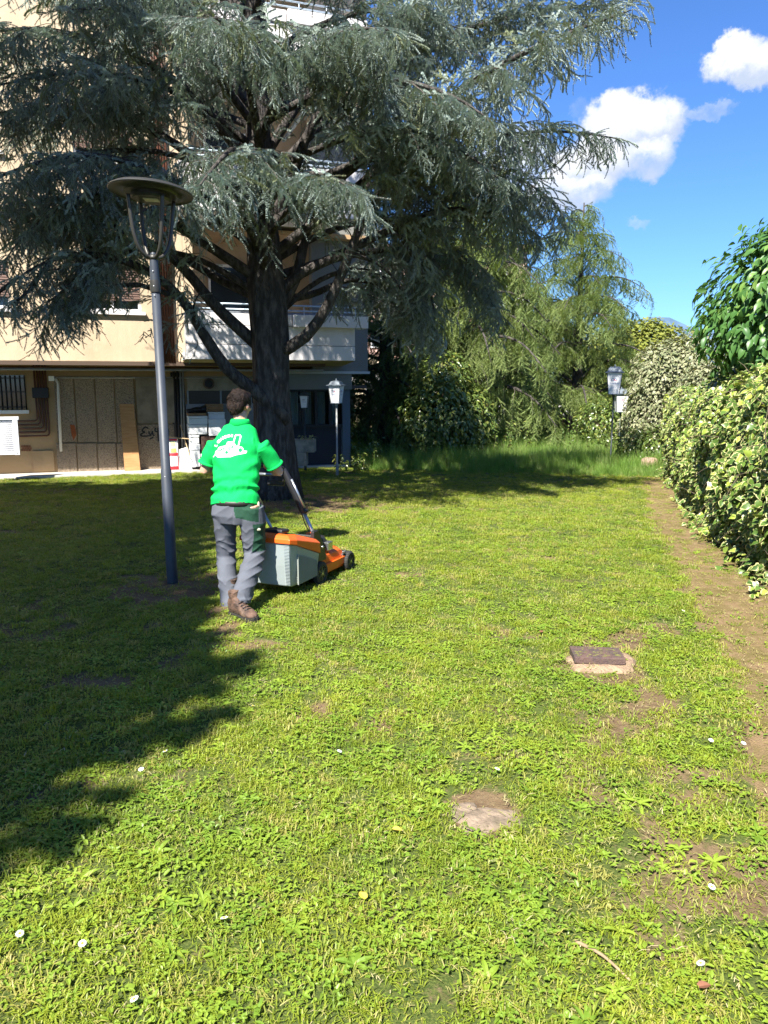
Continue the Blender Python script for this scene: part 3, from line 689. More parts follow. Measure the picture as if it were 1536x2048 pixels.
# ---------------------------------------------------------------- broad trees left of the frame, whose shade lies over the left half of the lawn
M_shl = leafmat('dense_shade_leaf', (0.05, 0.10, 0.03), (0.09, 0.14, 0.04), None, trans=.05)
_m = MB(); _m.add([(0, 0, 0), (.5, .32, .06), (1, 0, 0), (.5, -.32, .06)], [(0, 3, 2, 1)]); SHL = [_m.mesh('shade_leaf', M_shl)]
def broad_tree(label, base, blobs, n, seed):
    g = np.random.default_rng(seed); base = Vector((base[0], base[1], G(base[0], base[1]))); root = thing('broad_tree', label, 'tree', base, 'tall trees left of the lawn')
    P = []; vol = np.array([b[3]*b[4] for b in blobs]); vol = vol/vol.sum(); tz = max(b[2] for b in blobs)
    mb = MB(); mb.tube([base-Vector((0, 0, .1)), base+Vector((.1, 0, 2)), base+Vector((0, .1, 5)), base+Vector((0, 0, tz))], [.34, .27, .22, .05], 12); mb.build('trunk', M_bark, root, smooth=True)
    for (cx, cy, cz, rx, rz), f in zip(blobs, vol):
        m = int(n*f); d = g.normal(0, 1, (m, 3)); d /= np.linalg.norm(d, axis=1)[:, None]; q = 1-g.exponential(.22, m); q = np.where(q < .1, .6, q)
        l = 1+.30*(fbm(np.arctan2(d[:, 1], d[:, 0])*2.3+cx, d[:, 2]*3.1+cz, seed)-.5)*2+.12*(fbm(np.arctan2(d[:, 1], d[:, 0])*6+cx, d[:, 2]*8+cz, seed+1)-.5)*2
        P.append(np.stack([cx+rx*q*l*d[:, 0], cy+rx*q*l*d[:, 1], cz+rz*q*l*d[:, 2]], -1))
        e = Vector((cx, cy, cz)); b_ = MB(); b_.tube([base+Vector((0, 0, 2.6)), base.lerp(e, .6), e], [.16, .09, .02], 8); b_.build('limb', M_bark, root, smooth=True)
    P = np.concatenate(P); n = len(P); c = scatter('crown', SHL, P, g.uniform(0, 6.28, (n, 3)), g.uniform(.25, .5, n), np.zeros(n, int), parent=root); c['kind'] = 'stuff'
broad_tree('tall broad tree outside the left edge, nearest the camera', (-7.10, -1.6), [(-6.25, -1.9, 8.0, 2.2, 2.1), (-6.95, -1.2, 8.0, 2.4, 2.2), (-7.40, -2.6, 6.0, 2.2, 2.0), (-8.10, -.6, 7.5, 2.4, 2.4), (-7.70, -1.6, 10.6, 2.2, 2.2), (-7.45, .5, 8.0, 1.5, 1.6)], 26000, 61)
broad_tree('tall broad tree outside the left edge, halfway along the lawn', (-7.90, 3.2), [(-7.45, 2.7, 8.0, 2.3, 2.3), (-7.50, 5.2, 8.6, 2.3, 2.4), (-8.60, 3.8, 12.0, 3.0, 3.4), (-8.40, 2.2, 7.0, 2.6, 2.6), (-8.70, 5.0, 6.0, 2.4, 2.2)], 36000, 62)
broad_tree('tall broad tree outside the left edge, furthest from the lawn', (-11.70, 3.6), [(-10.40, .7, 8.0, 2.9, 2.9), (-11.20, 5.7, 8.0, 2.9, 2.7), (-11.50, 3.4, 11.5, 3.0, 3.6), (-12.90, 3.6, 8.0, 2.9, 2.6)], 34000, 63)
# ---------------------------------------------------------------- apartment building
A = Vector((-8.4, 16.72, 0)); FD = Vector((0.943, 0.332, 0)).normalized(); FN = Vector((FD.y, -FD.x, 0))   # along the facade, and out of it
GZ = -0.30
def fpt(s, o, z): return A+FD*s+FN*o+Vector((0, 0, z))        # s along, o outwards from the pavement edge, z height
def fpx(px, py, o):
    """(s, z) of a picture point on the plane o metres out of the facade"""
    rr = cray(px, py); p0 = A+FN*o; k = (p0.x*FN.x+p0.y*FN.y)/(rr.x*FN.x+rr.y*FN.y)
    P = Vector((rr.x*k, k, CAMH+rr.z*k)); return (P-A).dot(FD), P.z
FM = Matrix((FD, FN, Vector((0, 0, 1)))).transposed()
def fbox(mb, s0, s1, o0, o1, z0, z1, m=0): return mb.box(fpt((s0+s1)/2, (o0+o1)/2, (z0+z1)/2), (abs(s1-s0), abs(o1-o0), abs(z1-z0)), FM, m)
def pbox(mb, x0, y0, x1, y1, o0, o1, m=0):
    """box whose front face (at o1) covers the picture rectangle"""
    s0, zt = fpx(x0, (y0+y1)/2, o1); s1, _ = fpx(x1, (y0+y1)/2, o1); _, za = fpx((x0+x1)/2, y0, o1); _, zb = fpx((x0+x1)/2, y1, o1)
    return fbox(mb, s0, s1, o0, o1, zb, za, m)
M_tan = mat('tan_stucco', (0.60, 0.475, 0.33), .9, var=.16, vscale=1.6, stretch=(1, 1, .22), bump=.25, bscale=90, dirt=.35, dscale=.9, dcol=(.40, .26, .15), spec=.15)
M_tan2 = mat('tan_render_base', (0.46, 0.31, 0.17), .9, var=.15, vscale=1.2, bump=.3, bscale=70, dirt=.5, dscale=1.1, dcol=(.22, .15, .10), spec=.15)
M_white = mat('white_painted_concrete', (0.78, 0.75, 0.74), .8, var=.06, vscale=2, dirt=.18, dscale=1.3, dcol=(.5, .47, .44), spec=.2)
M_grey = mat('grey_stucco_shade', (0.185, 0.190, 0.178), .9, var=.10, vscale=1.0, bump=.2, bscale=90, spec=.15)  # grey paint, darkened so the colour itself carries the tree's shade
M_blueg = mat('blue_grey_paint', (0.105, 0.135, 0.175), .8, var=.10, vscale=1.0, dirt=.2, spec=.2)
M_soff = mat('cream_soffit', (0.50, 0.43, 0.27), .85, var=.1, vscale=2, dirt=.3)
M_brown = mat('brown_shutter', (0.125, 0.072, 0.055), .6, vary_obj=.25)
M_pipe = mat('brown_pipe', (0.115, 0.045, 0.026), .5, var=.3, vscale=6, spec=.4)
M_pipeg = mat('grey_pipe', (0.30, 0.29, 0.27), .5, var=.2, vscale=6)
M_darkp = mat('dark_pipe', (0.035, 0.028, 0.026), .5)
M_conc = mat('pavement_concrete', (0.50, 0.47, 0.41), .9, var=.2, vscale=3, bump=.3, bscale=60, dirt=.4, dscale=2, dcol=(.25, .22, .18))
M_agg = mat('aggregate_panel', (0.36, 0.28, 0.20), .9, col2=(0.135, 0.10, 0.075), vscale=55, detail=6, bump=.7, bscale=90, lo=.42, hi=.62, dirt=.35, dscale=1.2, dcol=(.12, .09, .07), spec=.1, vary_obj=.12)
M_glass = mat('dark_window_glass', (0.02, 0.028, 0.035), .08, spec=.8)
M_black = mat('black_iron', (0.012, 0.012, 0.014), .5)
M_alu = mat('white_window_frame', (0.75, 0.75, 0.76), .5)
M_greyp = mat('grey_painted_panel', (0.24, 0.26, 0.29), .7, var=.08, dirt=.15)
M_rail = mat('pale_blue_rail', (0.42, 0.50, 0.56), .4, metal=.3)

bld = thing('apartment_building', 'tan apartment block with stacked white balconies behind the large cedar', 'building', fpt(4, 0, GZ))
SEND = fpx(736, 700, .02)[0]-.05
# pavement (setting)
mb = MB(); fbox(mb, -14, fpx(700, 927, 0)[0], -1.9, -.0, GZ-.3, GZ+.05)
mb.build('pavement', M_conc, kind='structure', bevel=.012)
WB = -.72      # plane of the ground floor wall
UP = .62       # plane of the upper storeys
ZS = 2.25      # underside of the upper storeys
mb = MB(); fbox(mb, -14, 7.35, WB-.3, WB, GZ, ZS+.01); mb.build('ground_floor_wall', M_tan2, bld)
# upper wall left bay, with openings cut by building it of pieces round the windows
w1 = [fpx(160, 527, UP), fpx(283, 625, UP)]; w0 = [fpx(-90, 500, UP), fpx(22, 612, UP)]
sx = lambda a: a[0]; sz = lambda a: a[1]
ZTOP = 13.2; s_end = fpx(372, 650, UP)[0]; s_beg = -14
wins = []
zrow = (w1[1][1], w1[0][1])
mb = MB(); st = 3.05; floors = [zrow[0]+k*st for k in range(4)]; hgt = zrow[1]-zrow[0]
cols = [(w0[0][0]-.6-3.2, w0[1][0]-3.2), (w0[0][0], w0[1][0]), (w1[0][0], w1[1][0])]
for k, zf in enumerate(floors):
    zt_prev = floors[k-1]+hgt if k else ZS
    fbox(mb, s_beg, s_end, UP-.3, UP, zt_prev, zf)
    prev = s_beg
    for a, b_ in cols:
        fbox(mb, prev, a, UP-.3, UP, zf, zf+hgt); prev = b_; wins.append((a, b_, zf, zf+hgt, k))
    fbox(mb, prev, s_end, UP-.3, UP, zf, zf+hgt)
fbox(mb, s_beg, s_end, UP-.3, UP, floors[-1]+hgt, ZTOP)
mb.build('upper_wall', M_tan, bld)
mb = MB(); fbox(mb, s_beg, SEND, UP-9, UP-.31, ZTOP-.2, ZTOP+.2); mb.build('roof', M_conc, bld)
mb = MB(); fbox(mb, s_beg, SEND, UP-8.8, UP-6.9, GZ, ZTOP-.3); fbox(mb, s_beg, s_beg+.3, UP-7, UP-.32, GZ, ZTOP-.3); fbox(mb, s_beg, SEND, UP-6.9, UP-.32, ZS+2.9, ZS+3.0)
mb.build('rear_wall', M_tan2, bld)
mb = MB(); fbox(mb, s_beg, 7.35, WB-.3, UP, ZS+.0, ZS+.012); mb.build('soffit', M_soff, bld)
mb = MB(); fbox(mb, s_beg, 7.2, UP-.01, UP+.06, ZS-.085, ZS+.0); mb.build('drip_edge', mat('brown_drip_edge', (.10, .065, .045), .7), bld)
slatm = MB(); slatm.box((0, 0, 0), (1, .018, .042)); slat_mesh = slatm.mesh('shutter_slat', M_brown)
for (a, b_, z0, z1, k) in wins:
    f = MB(); 
    for q in ((a, a+.06, z0, z1), (b_-.06, b_, z0, z1), (a, b_, z0, z0+.07), (a, b_, z1-.06, z1), ((a+b_)/2-.03, (a+b_)/2+.03, z0, z1)): fbox(f, q[0], q[1], UP-.16, UP-.08, q[2], q[3])
    w = f.build('window', M_alu, bld)
    g = MB(); fbox(g, a, b_, UP-.20, UP-.165, z0, z1); g.build('pane', M_glass, w)
    s_ = MB(); fbox(s_, a-.06, b_+.08, UP-.06, UP+.07, z0-.06, z0); s_.build('sill', M_white, w)
    dn = z0+hgt*.24
    if k == 0:
        n = int((z1-dn)/.05)
        for i in range(n):
            sp = piece('slat', slat_mesh, w); sp.matrix_basis = Matrix.Translation(fpt((a+b_)/2, UP-.055, dn+.025+i*.05)) @ FM.to_4x4() @ Matrix.Rotation(R(14), 4, 'X') @ Matrix.Diagonal((b_-a-.04, 1, 1, 1))
    else:
        s2 = MB(); n = int((z1-dn)/.05)
        for i in range(n): fbox(s2, a+.02, b_-.02, UP-.065, UP-.045, dn+.05*i, dn+.05*i+.042)
        s2.build('roller_shutter', M_brown, w)
# recessed strip with brown pipes at picture x 310-345
for i in range(6):
    s0 = fpx(322+i*5.0, 660, UP+.05)[0]; p = MB(); p.tube([fpt(s0, UP+.05, ZS-.02), fpt(s0, UP+.05, ZTOP)], .026 if i else .045, 8); p.build('pipe', M_pipe if i else M_darkp, bld, smooth=True)
# under-soffit long pipes and cable runs
for z, o, rr_, m_ in ((ZS-.17, UP-.15, .028, M_pipeg), (ZS-.12, WB+.25, .03, M_pipe), (ZS-.34, WB+.05, .022, M_pipeg)):
    s0 = -14 if rr_ > .025 else fpx(107, 750, WB)[0]; p = MB(); p.tube([fpt(s0, o, z), fpt(7.2, o, z)], rr_, 8); p.build('pipe', m_, bld, smooth=True)
# bundle of brown pipes turning at the left
for i in range(5):
    sx_ = fpx(72+i*5.6, 800, WB+.05)[0]; z_t = ZS; zt, zb = fpx(60, 850+i*7, WB+.05)[1], 0
    zc = fpx(60, 842+i*7.5, WB+.05)[1]; p = MB(); o = WB+.05
    p.tube([fpt(sx_, o, z_t), fpt(sx_, o, zc+.06), fpt(sx_-.02, o, zc+.02), fpt(sx_-.06, o, zc), fpt(fpx(34, 850, o)[0], o, zc)], .021, 8); p.build('pipe', M_pipe, bld, smooth=True)
mb = MB(); pbox(mb, 64, 775, 97, 796, WB+.0, WB+.16); mb.build('junction_box', M_black, bld, bevel=.01)
p = MB(); pp = [fpx(110, 757, WB+.1), fpx(116, 766, WB+.1), fpx(117, 800, WB+.1), fpx(122, 903, WB+.1)]
p.tube([fpt(s, WB+.08, z) for s, z in pp], .03, 8); p.build('downpipe', mat('white_pipe', (.55, .53, .49), .5), bld, smooth=True)
p = MB(); pbox(p, 97, 752, 108, 762, WB, WB+.12); p.build('cable_box', M_alu, bld, bevel=.006)
# barred window and its sill
mb = MB(); pbox(mb, -60, 750, 52, 820, WB+.0, WB+.02); bw = mb.build('barred_window', M_glass, bld)
for i in range(12):
    s0, zt = fpx(-58+i*9.6, 751, WB+.1); _, zb = fpx(-58+i*9.6, 820, WB+.1); b_ = MB(); b_.tube([fpt(s0, WB+.1, zb), fpt(s0, WB+.1, zt)], .011, 6); b_.build('bar', M_black, bw, smooth=True)
for yy_ in (756, 784, 815):
    s0, z = fpx(-60, yy_, WB+.1); s1, _ = fpx(50, yy_, WB+.1); b_ = MB(); fbox(b_, s0, s1, WB+.09, WB+.11, z-.012, z+.012); b_.build('bar', M_black, bw)
b_ = MB(); pbox(b_, -62, 821, 57, 828, WB, WB+.2); b_.build('sill', M_white, bw)
# white louvred shutter in front of the wall, in the sun
O = UP-.02
lv = MB(); pbox(lv, -30, 834, -24, 908, O-.1, O); pbox(lv, 27, 834, 37, 910, O-.1, O); pbox(lv, -30, 834, 37, 840, O-.1, O); pbox(lv, -30, 903, 37, 910, O-.1, O); pbox(lv, -30, 836, 36, 908, O-.14, O-.11)
lo = lv.build('louvre_panel', M_alu, bld, bevel=.004)
s0, z0 = fpx(-24, 902, O); s1, z1 = fpx(27, 841, O); n = 15
for i in range(n):
    b_ = MB(); zz = z0+(z1-z0)*(i+.5)/n; b_.box(fpt((s0+s1)/2, O-.05, zz), (s1-s0, .06, .008), FM @ Matrix.Rotation(R(-35), 3, 'X')); b_.build('slat', M_alu, lo)
# wall parts near the louvre: exposed brick patch, lower step
b_ = MB(); pbox(b_, 66, 902, 108, 942, WB, WB+.04); b_.build('render_patch', M_tan2, bld)
M_brick = mat('worn_red_brick', (.27, .11, .06), .9, var=.3, vary_obj=.4)
for i in range(4):
    for j in range(3):
        b_ = MB(); pbox(b_, 42+i*5+(j % 2)*2, 891+j*4, 46.4+i*5+(j % 2)*2, 894.2+j*4, WB, WB+.012); b_.build('brick', M_brick, bld)
# aggregate panels
xs_ = [110, 151, 192, 231, 271]
for i in range(4):
    b_ = MB(); pbox(b_, xs_[i]+1.2, 752, xs_[i+1]-1.0, 884, WB+.001, WB+.05); b_.build('concrete_panel', M_agg, bld, bevel=.008)
    b_ = MB(); pbox(b_, xs_[i]+4.2, 886.5, xs_[i+1]+2.0, 945, WB+.001, WB+.06); b_.build('concrete_panel', M_agg, bld, bevel=.008)
b_ = MB(); pbox(b_, 273, 756, 349, 846, WB+.001, WB+.09); b_.build('concrete_panel', mat('smooth_cement_panel', (.25, .205, .15), .9, var=.35, vscale=3, dirt=.4, bump=.2), bld, bevel=.008)
b_ = MB(); pbox(b_, 277, 849, 352, 943, WB+.001, WB+.055); pan = b_.build('concrete_panel', M_agg, bld, bevel=.008)
b_ = MB(); pbox(b_, 345, 745, 372, 943, WB+.001, WB+.012); b_.build('recess_shade_sheet', M_black, bld)  # flat black sheet drawn in place of the recess's shade
for i, (x, r_) in enumerate(((350, .035), (357, .03), (363, .022), (368, .022))):
    s0 = fpx(x, 800, WB+.06)[0]; s1 = fpx(x+3, 940, WB+.06)[0]; p = MB(); p.tube([fpt(s0, WB+.06, ZS-.1), fpt((s0+s1)/2, WB+.06, .9), fpt(s1, WB+.06, GZ+.05)], r_, 8); p.build('pipe', M_darkp if i < 2 else M_pipeg, bld, smooth=True)
# rust coloured scrap on the panel
b_ = MB(); q = [fpx(x, y, WB+.07) for x, y in ((140, 849), (149, 850), (153, 869), (147, 881), (143, 868))]; b_.prism([fpt(s, WB+.062, z) for s, z in q], FN*.01); b_.build('rust_plate', mat('rusty_plate', (.30, .075, .02), .8, var=.3), bld)
# graffiti strokes
M_ink = mat('black_spray_paint', (.02, .018, .02), .6)
def stroke(pts, w=.016, o=WB+.058):
    P = [fpt(*[(lambda a: (a[0], o, a[1]))(fpx(x, y, o))][0]) for x, y in pts]; P = resample(P, .03); mb = MB()
    for i in range(len(P)-1):
        d = (P[i+1]-P[i]); 
        if d.length < 1e-5: continue
        u = d.normalized().cross(FN).normalized()*w
        mb.prism([P[i]-u-d*.2, P[i]+u-d*.2, P[i+1]+u, P[i+1]-u], FN*.002)
    return mb.build('graffiti_stroke', M_ink, pan)
stroke([(296, 857), (291, 854), (286, 858), (285, 863), (290, 864), (286, 866), (281, 869), (284, 872), (293, 872), (303, 871)])
stroke([(298, 863), (299, 868), (303, 868), (305, 862), (306, 870), (309, 871)])
stroke([(311, 856), (310, 862), (316, 863), (316, 855), (316, 866), (317, 883)], .018)
stroke([(300, 878), (307, 874)])
stroke([(322, 858), (322, 870), (328, 866)]); stroke([(337, 858), (337, 871)])
# store front with boarded fan light
b_ = MB(); pbox(b_, 374, 752, 612, 781, WB+.001, WB+.05); b_.build('fascia_panel', mat('dirty_cream_panel', (.33, .29, .22), .85, var=.2, vscale=3, dirt=.7, dscale=2.2, dcol=(.07, .05, .035)), bld)
b_ = MB(); pbox(b_, 374, 807, 612, 935, WB+.001, WB+.04); b_.build('grey_door_panel', M_greyp, bld)
b_ = MB(); pbox(b_, 374, 781, 612, 807, WB+.001, WB+.02); b_.build('dark_pane', mat('brown_glass', (.025, .018, .012), .3), bld)
for x in (374, 440, 500, 556):
    b_ = MB(); pbox(b_, x, 780, x+3.5, 808, WB+.02, WB+.05); b_.build('mullion', M_greyp, bld)
s0, z0 = fpx(417, 767, WB+.05); M_ = Matrix.Translation(fpt(s0, WB+.05, z0)) @ FM.to_4x4() @ Matrix.Rotation(PI/2, 4, 'X')
b_ = MB(); prof = [(.125, 0), (.14, .02), (.14, -.10)]
b_.lathe((0, 0, 0), [(.10, -.0), (.10, .09), (.13, .09), (.13, 0)], 24, M=(FM @ Matrix.Rotation(-PI/2, 3, 'X')))
for i in range(len(b_.v)): b_.v[i] = tuple(Vector(b_.v[i])+fpt(s0, WB+.05, z0))
b_.build('vent_ring', mat('rusty_vent', (.14, .09, .06), .7, var=.5, vscale=9), bld, smooth=False)
b_ = MB(); b_.lathe((0, 0, 0), [(.001, .012), (.11, .012), (.11, .002), (.001, .002)], 24, M=(FM @ Matrix.Rotation(-PI/2, 3, 'X')))
for i in range(len(b_.v)): b_.v[i] = tuple(Vector(b_.v[i])+fpt(s0, WB+.05, z0))
b_.build('vent_shade_disc', M_black, bld)  # black disc standing for the dark inside the vent
# ---- balcony bay
SB0 = fpx(371, 680, UP+.9)[0]; SB1 = fpx(710, 690, UP+.9)[0]; BO = UP+.9; SW = SB1+.35
bay_floors = [(fpx(560, 720, BO)[1]+k*st) for k in range(4)]
b_ = MB(); fbox(b_, s_end, SW, UP-2.0, UP-1.9, ZS, ZTOP); b_.build('balcony_back_wall', M_tan, bld)
b_ = MB(); fbox(b_, s_end-.02, s_end+.2, UP-1.9, UP, ZS, ZTOP); b_.build('balcony_side_wall', M_tan, bld)
for k, zf in enumerate(bay_floors):
    lowh = .95 if k == 0 else .55
    b_ = MB(); fbox(b_, SB0, SB1, UP-1.9, BO-.012, zf, zf+.16); b_.build('balcony_slab', M_white, bld, bevel=.006)
    # parapet in two lifts with a shadow joint, open band above
    b_ = MB(); fbox(b_, SB0, SB1, BO-.14, BO, zf, zf+.31); b_.build('parapet', M_white, bld, bevel=.006)
    b_ = MB(); fbox(b_, SB0, SB1, BO-.14, BO-.003, zf+.322, zf+.72); b_.build('parapet', M_white, bld, bevel=.006)
    b_ = MB(); fbox(b_, SB0+.1, SB1-.1, BO-.45, BO-.36, zf+.15, zf+1.05); b_.build('parapet_backing', M_greyp, bld)
    # outer upper parapet beam
    sm = fpx(588, 650, BO+.12)[0]; zz0, zz1 = fpx(650, 655, BO+.12)[1]-fpx(560, 720, BO)[1]+zf, fpx(650, 631, BO+.12)[1]-fpx(560, 720, BO)[1]+zf
    b_ = MB(); fbox(b_, sm, SB1+.28, BO-.3, BO+.12, zz0, zz1); b_.build('upper_parapet', M_white, bld, bevel=.006)
    b_ = MB(); fbox(b_, sm-.75, sm-.02, BO-.14, BO+.03, zf+.733, zz1); b_.build('parapet_post', M_white, bld, bevel=.006)
    b_ = MB(); fbox(b_, SB0, SB0+.35, BO-.14, BO, zf+.733, zz1); b_.build('parapet_post', M_white, bld, bevel=.006)
    b_ = MB(); fbox(b_, SB0, sm-.75, BO-.14, BO, zz0+.02, zz1); b_.build('upper_parapet', M_white, bld, bevel=.006)
    # brown lattice in the left opening
    M_lat = M_brown; la, lb_ = SB0+.36, sm-1.3; l_ = bpy.data.objects
    lt = MB(); fbox(lt, la, lb_, BO-.09, BO-.07, zf+.735, zf+.76); lat = lt.build('lattice', M_brown, bld)
    nn = 15
    for i in range(nn):
        q = MB(); s0 = la+(lb_-la)*(i+.5)/nn; fbox(q, s0-.016, s0+.016, BO-.085, BO-.07, zf+.73, zz0+.01); q.build('bar', M_brown, lat)
    for i in range(4):
        q = MB(); z = zf+.77+(zz0-zf-.75)*(i+.3)/4; fbox(q, la, lb_, BO-.068, BO-.056, z-.012, z+.012); q.build('bar', M_brown, lat)
    # rail
    for dz in (.09, .20):
        q = MB(); q.tube([fpt(SB0+.1, BO-.02, zz1+dz), fpt(SB1+.2, BO-.02, zz1+dz)], .018, 8); q.build('rail', M_rail, bld, smooth=True)
    for i in range(7):
        q = MB(); s0 = SB0+.2+i*(SB1-SB0)/6.3; q.tube([fpt(s0, BO-.02, zz1), fpt(s0, BO-.02, zz1+.20)], .012, 6); q.build('rail_post', M_rail, bld, smooth=True)
    # doors behind the balcony
    for (a, b2, mm) in ((.9, 2.3, M_glass), (3.0, 4.6, M_blueg), (5.1, 6.2, M_glass)):
        if SB0+b2 < SW:
            q = MB(); fbox(q, SB0+a, SB0+b2, UP-1.89, UP-1.86, zf+.17, zf+2.3); d_ = q.build('balcony_door', mm, bld)
            q = MB(); fbox(q, SB0+a-.05, SB0+a, UP-1.87, UP-1.8, zf+.17, zf+2.35); fbox(q, SB0+b2, SB0+b2+.05, UP-1.87, UP-1.8, zf+.17, zf+2.35); fbox(q, SB0+a-.05, SB0+b2+.05, UP-1.87, UP-1.8, zf+2.3, zf+2.36); q.build('frame', M_alu, d_)
    if k > 0:
        q = MB(); s0 = SB0+1.0+k*1.7; fbox(q, s0, s0+.06, UP-1.6, BO-.3, zf+2.2, zf+2.26); q.build('clothes_bar', M_rail, bld)
# sloping underside of the lowest balcony
b_ = MB(); z0 = bay_floors[0]; s2 = fpx(614, 743, -.1)[0]
b_.add([fpt(SB0, BO-.01, z0-.001), fpt(SB1, BO-.01, z0-.001), fpt(s2+.9, -.30, 2.18), fpt(SB0+.0, -.30, 2.18)], [(0, 1, 2, 3)]); b_.build('balcony_underside', mat('bounce_yellow_soffit', (.42, .36, .17), .8, var=.15, dirt=.2), bld)  # yellow of bounced sunlight is put into the underside's colour
# right wing: grey end bay, trim, window strip with curtains
WP = .02
sA = fpx(560, 760, WP)[0]; sE = fpx(736, 700, WP)[0]; sG = fpx(704, 800, WP)[0]
zT = fpx(650, 745, WP)[1]; zW1 = fpx(640, 779, WP)[1]; zW0 = fpx(640, 852, WP)[1]
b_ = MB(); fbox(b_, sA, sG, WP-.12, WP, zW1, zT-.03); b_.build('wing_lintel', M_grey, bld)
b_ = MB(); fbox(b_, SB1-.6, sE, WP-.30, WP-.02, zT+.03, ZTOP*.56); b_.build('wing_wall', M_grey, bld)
b_ = MB(); fbox(b_, SB1-.6, sE, WP-.30, WP-.02, ZTOP*.56, ZTOP); b_.build('wing_upper_wall', M_tan, bld)
b_ = MB(); fbox(b_, sA, sE+.03, WP-.3, WP+.05, zT-.03, zT+.03); b_.build('trim', mat('pale_trim', (.40, .44, .46), .6), bld)
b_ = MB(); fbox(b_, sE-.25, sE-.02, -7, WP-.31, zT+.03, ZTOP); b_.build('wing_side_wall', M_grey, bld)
sP = fpx(683, 820, WP-.2)[0]
b_ = MB(); fbox(b_, sP, sG-.02, WP-1.8, WP-.1, GZ, zW1-.004); b_.build('corner_pillar', M_blueg, bld)
b_ = MB(); fbox(b_, sA, sP, WP-.30, WP-.25, GZ, zW0); b_.build('plinth_panel', mat('navy_panel', (.012, .015, .028), .6), bld)
b_ = MB(); fbox(b_, sA, sP, WP-1.5, WP-1.45, zW0-.1, zW1+.1); b_.build('room_wall', mat('room_wall', (.08, .09, .09), .8), bld)
px_ = [560, 602, 628, 656, 681]
M_curt = mat('pale_curtain', (.70, .76, .76), .9)
b_ = MB(); fbox(b_, sA, sP, WP-.30, WP-.12, zW0-.05, zW0+.03); fbox(b_, sA, sP, WP-.26, WP-.12, zW1-.05, zW1); b_.build('window_frame', M_black, bld)
for i in range(4):
    s0, s1 = fpx(px_[i], 800, WP-.5)[0], fpx(px_[i+1], 800, WP-.5)[0]
    b_ = MB(); fbox(b_, s1-.075, s1+.0, WP-.26, WP-.14, zW0, zW1-.02); w = b_.build('window', M_black, bld)
    g = MB(); fbox(g, s0, s1-.08, WP-.215, WP-.205, zW0+.03, zW1-.05); gm = bpy.data.materials.get('pane_glass')
    if gm is None:
        gm = bpy.data.materials.new('pane_glass'); gm.use_nodes = True; tt = gm.node_tree; pb = tt.nodes['Principled BSDF']; pb.inputs['Base Color'].default_value = (.03, .04, .045, 1); pb.inputs['Roughness'].default_value = .05
        tr = N(tt, 'ShaderNodeBsdfTransparent', i_0=(.75, .8, .8, 1)); mx = N(tt, 'ShaderNodeMixShader', i_0=.88); L(tt, pb.outputs[0], mx.inputs[1]); L(tt, tr.outputs[0], mx.inputs[2]); L(tt, mx.outputs[0], tt.nodes['Material Output'].inputs[0])
    g.build('pane', gm, w)
    c = MB(); n = 40; vs = []
    for j in range(n+1):
        q = s0+.03+(s1-.14-s0)*j/n; oo = WP-.36+.03*math.sin(j*1.35+i)+.012*math.sin(j*3.1)
        vs += [fpt(q, oo, zW0+.02), fpt(q, oo+.01*math.sin(j), zW1-.06)]
    c.add(vs, [(2*j, 2*j+2, 2*j+3, 2*j+1) for j in range(n)]); c.build('curtain', M_curt, w, smooth=True)
# awning strip high on the far right corner
b_ = MB(); fbox(b_, sG, sE-.03, WP-1.6, WP-.02, zW1+.02, zW1+.10); b_.build('canopy', M_darkp, bld)

# ---- things on the pavement
PZ = GZ+.05
def onpave(px, o): 
    s = fpx(px, 940, o)[0]; return s
M_foam = mat('white_polystyrene', (.80, .80, .80), .7, var=.04, vscale=8, dirt=.1, spec=.3)
M_ply = mat('plywood', (.46, .25, .105), .7, col2=(.38, .19, .075), vscale=3, stretch=(1, 1, 7), bump=.1, dirt=.25, dscale=3, dcol=(.25, .12, .05))
def fthing(name, label, cat, mb, m, group=None, bevel=.008, loc=None):
    vs = np.array(mb.v); c = (vs.min(0)+vs.max(0))/2; c[2] = vs[:, 2].min(); root = thing(name, label, cat, tuple(c), group); return root
def simple(name, label, cat, mb, m, group=None, bevel=.008, **k):
    vs = np.array(mb.v); c = (vs.min(0)+vs.max(0))/2; c[2] = vs[:, 2].min(); mb.v = [tuple(Vector(v)-Vector(c)) for v in mb.v]
    o = mb.build(name, m, None, bevel=bevel, label=label, cat=cat, group=group, loc=tuple(c), **k); return o
mb = MB()     # leaning plywood board
s0, s1 = fpx(247, 900, WB+.25)[0], fpx(277, 900, WB+.25)[0]; zt = fpx(260, 808, WB+.1)[1]
mb.prism([fpt(s0-.03, WB+.10, zt), fpt(s1-.05, WB+.10, zt), fpt(s1+.02, WB+.30, PZ), fpt(s0, WB+.30, PZ)], FN*.02)
simple('plywood_board', 'tall narrow orange brown plywood board leaning on the concrete panels', 'board', mb, M_ply, bevel=.002)
FG = 'white foam boxes stacked against the wall'
def foam(label, x0, y0, x1, y1, o0, o1, lidf=.28, gap=True):
    s0, _ = fpx(x0, (y0+y1)/2, o1); s1, _ = fpx(x1, (y0+y1)/2, o1); za = fpx((x0+x1)/2, y0, o1)[1]; zb = fpx((x0+x1)/2, y1, o1)[1]
    c = fpt((s0+s1)/2, (o0+o1)/2, zb); root = thing('foam_box', label, 'foam box', tuple(c), FG)
    h = za-zb; b = MB(); fbox(b, s0+.008, s1-.008, o0+.01, o1-.01, zb+.003, za-h*lidf); b.build('box_body', M_foam, root, bevel=.012)
    b = MB(); fbox(b, s0, s1, o0, o1, za-h*lidf+.004, za-.003); b.build('lid', M_foam, root, bevel=.012)
    return za
foam('lowest white foam box of the left stack, next to the leaning white sheet', 381, 888, 401, 934, WB+.18, WB+.58)
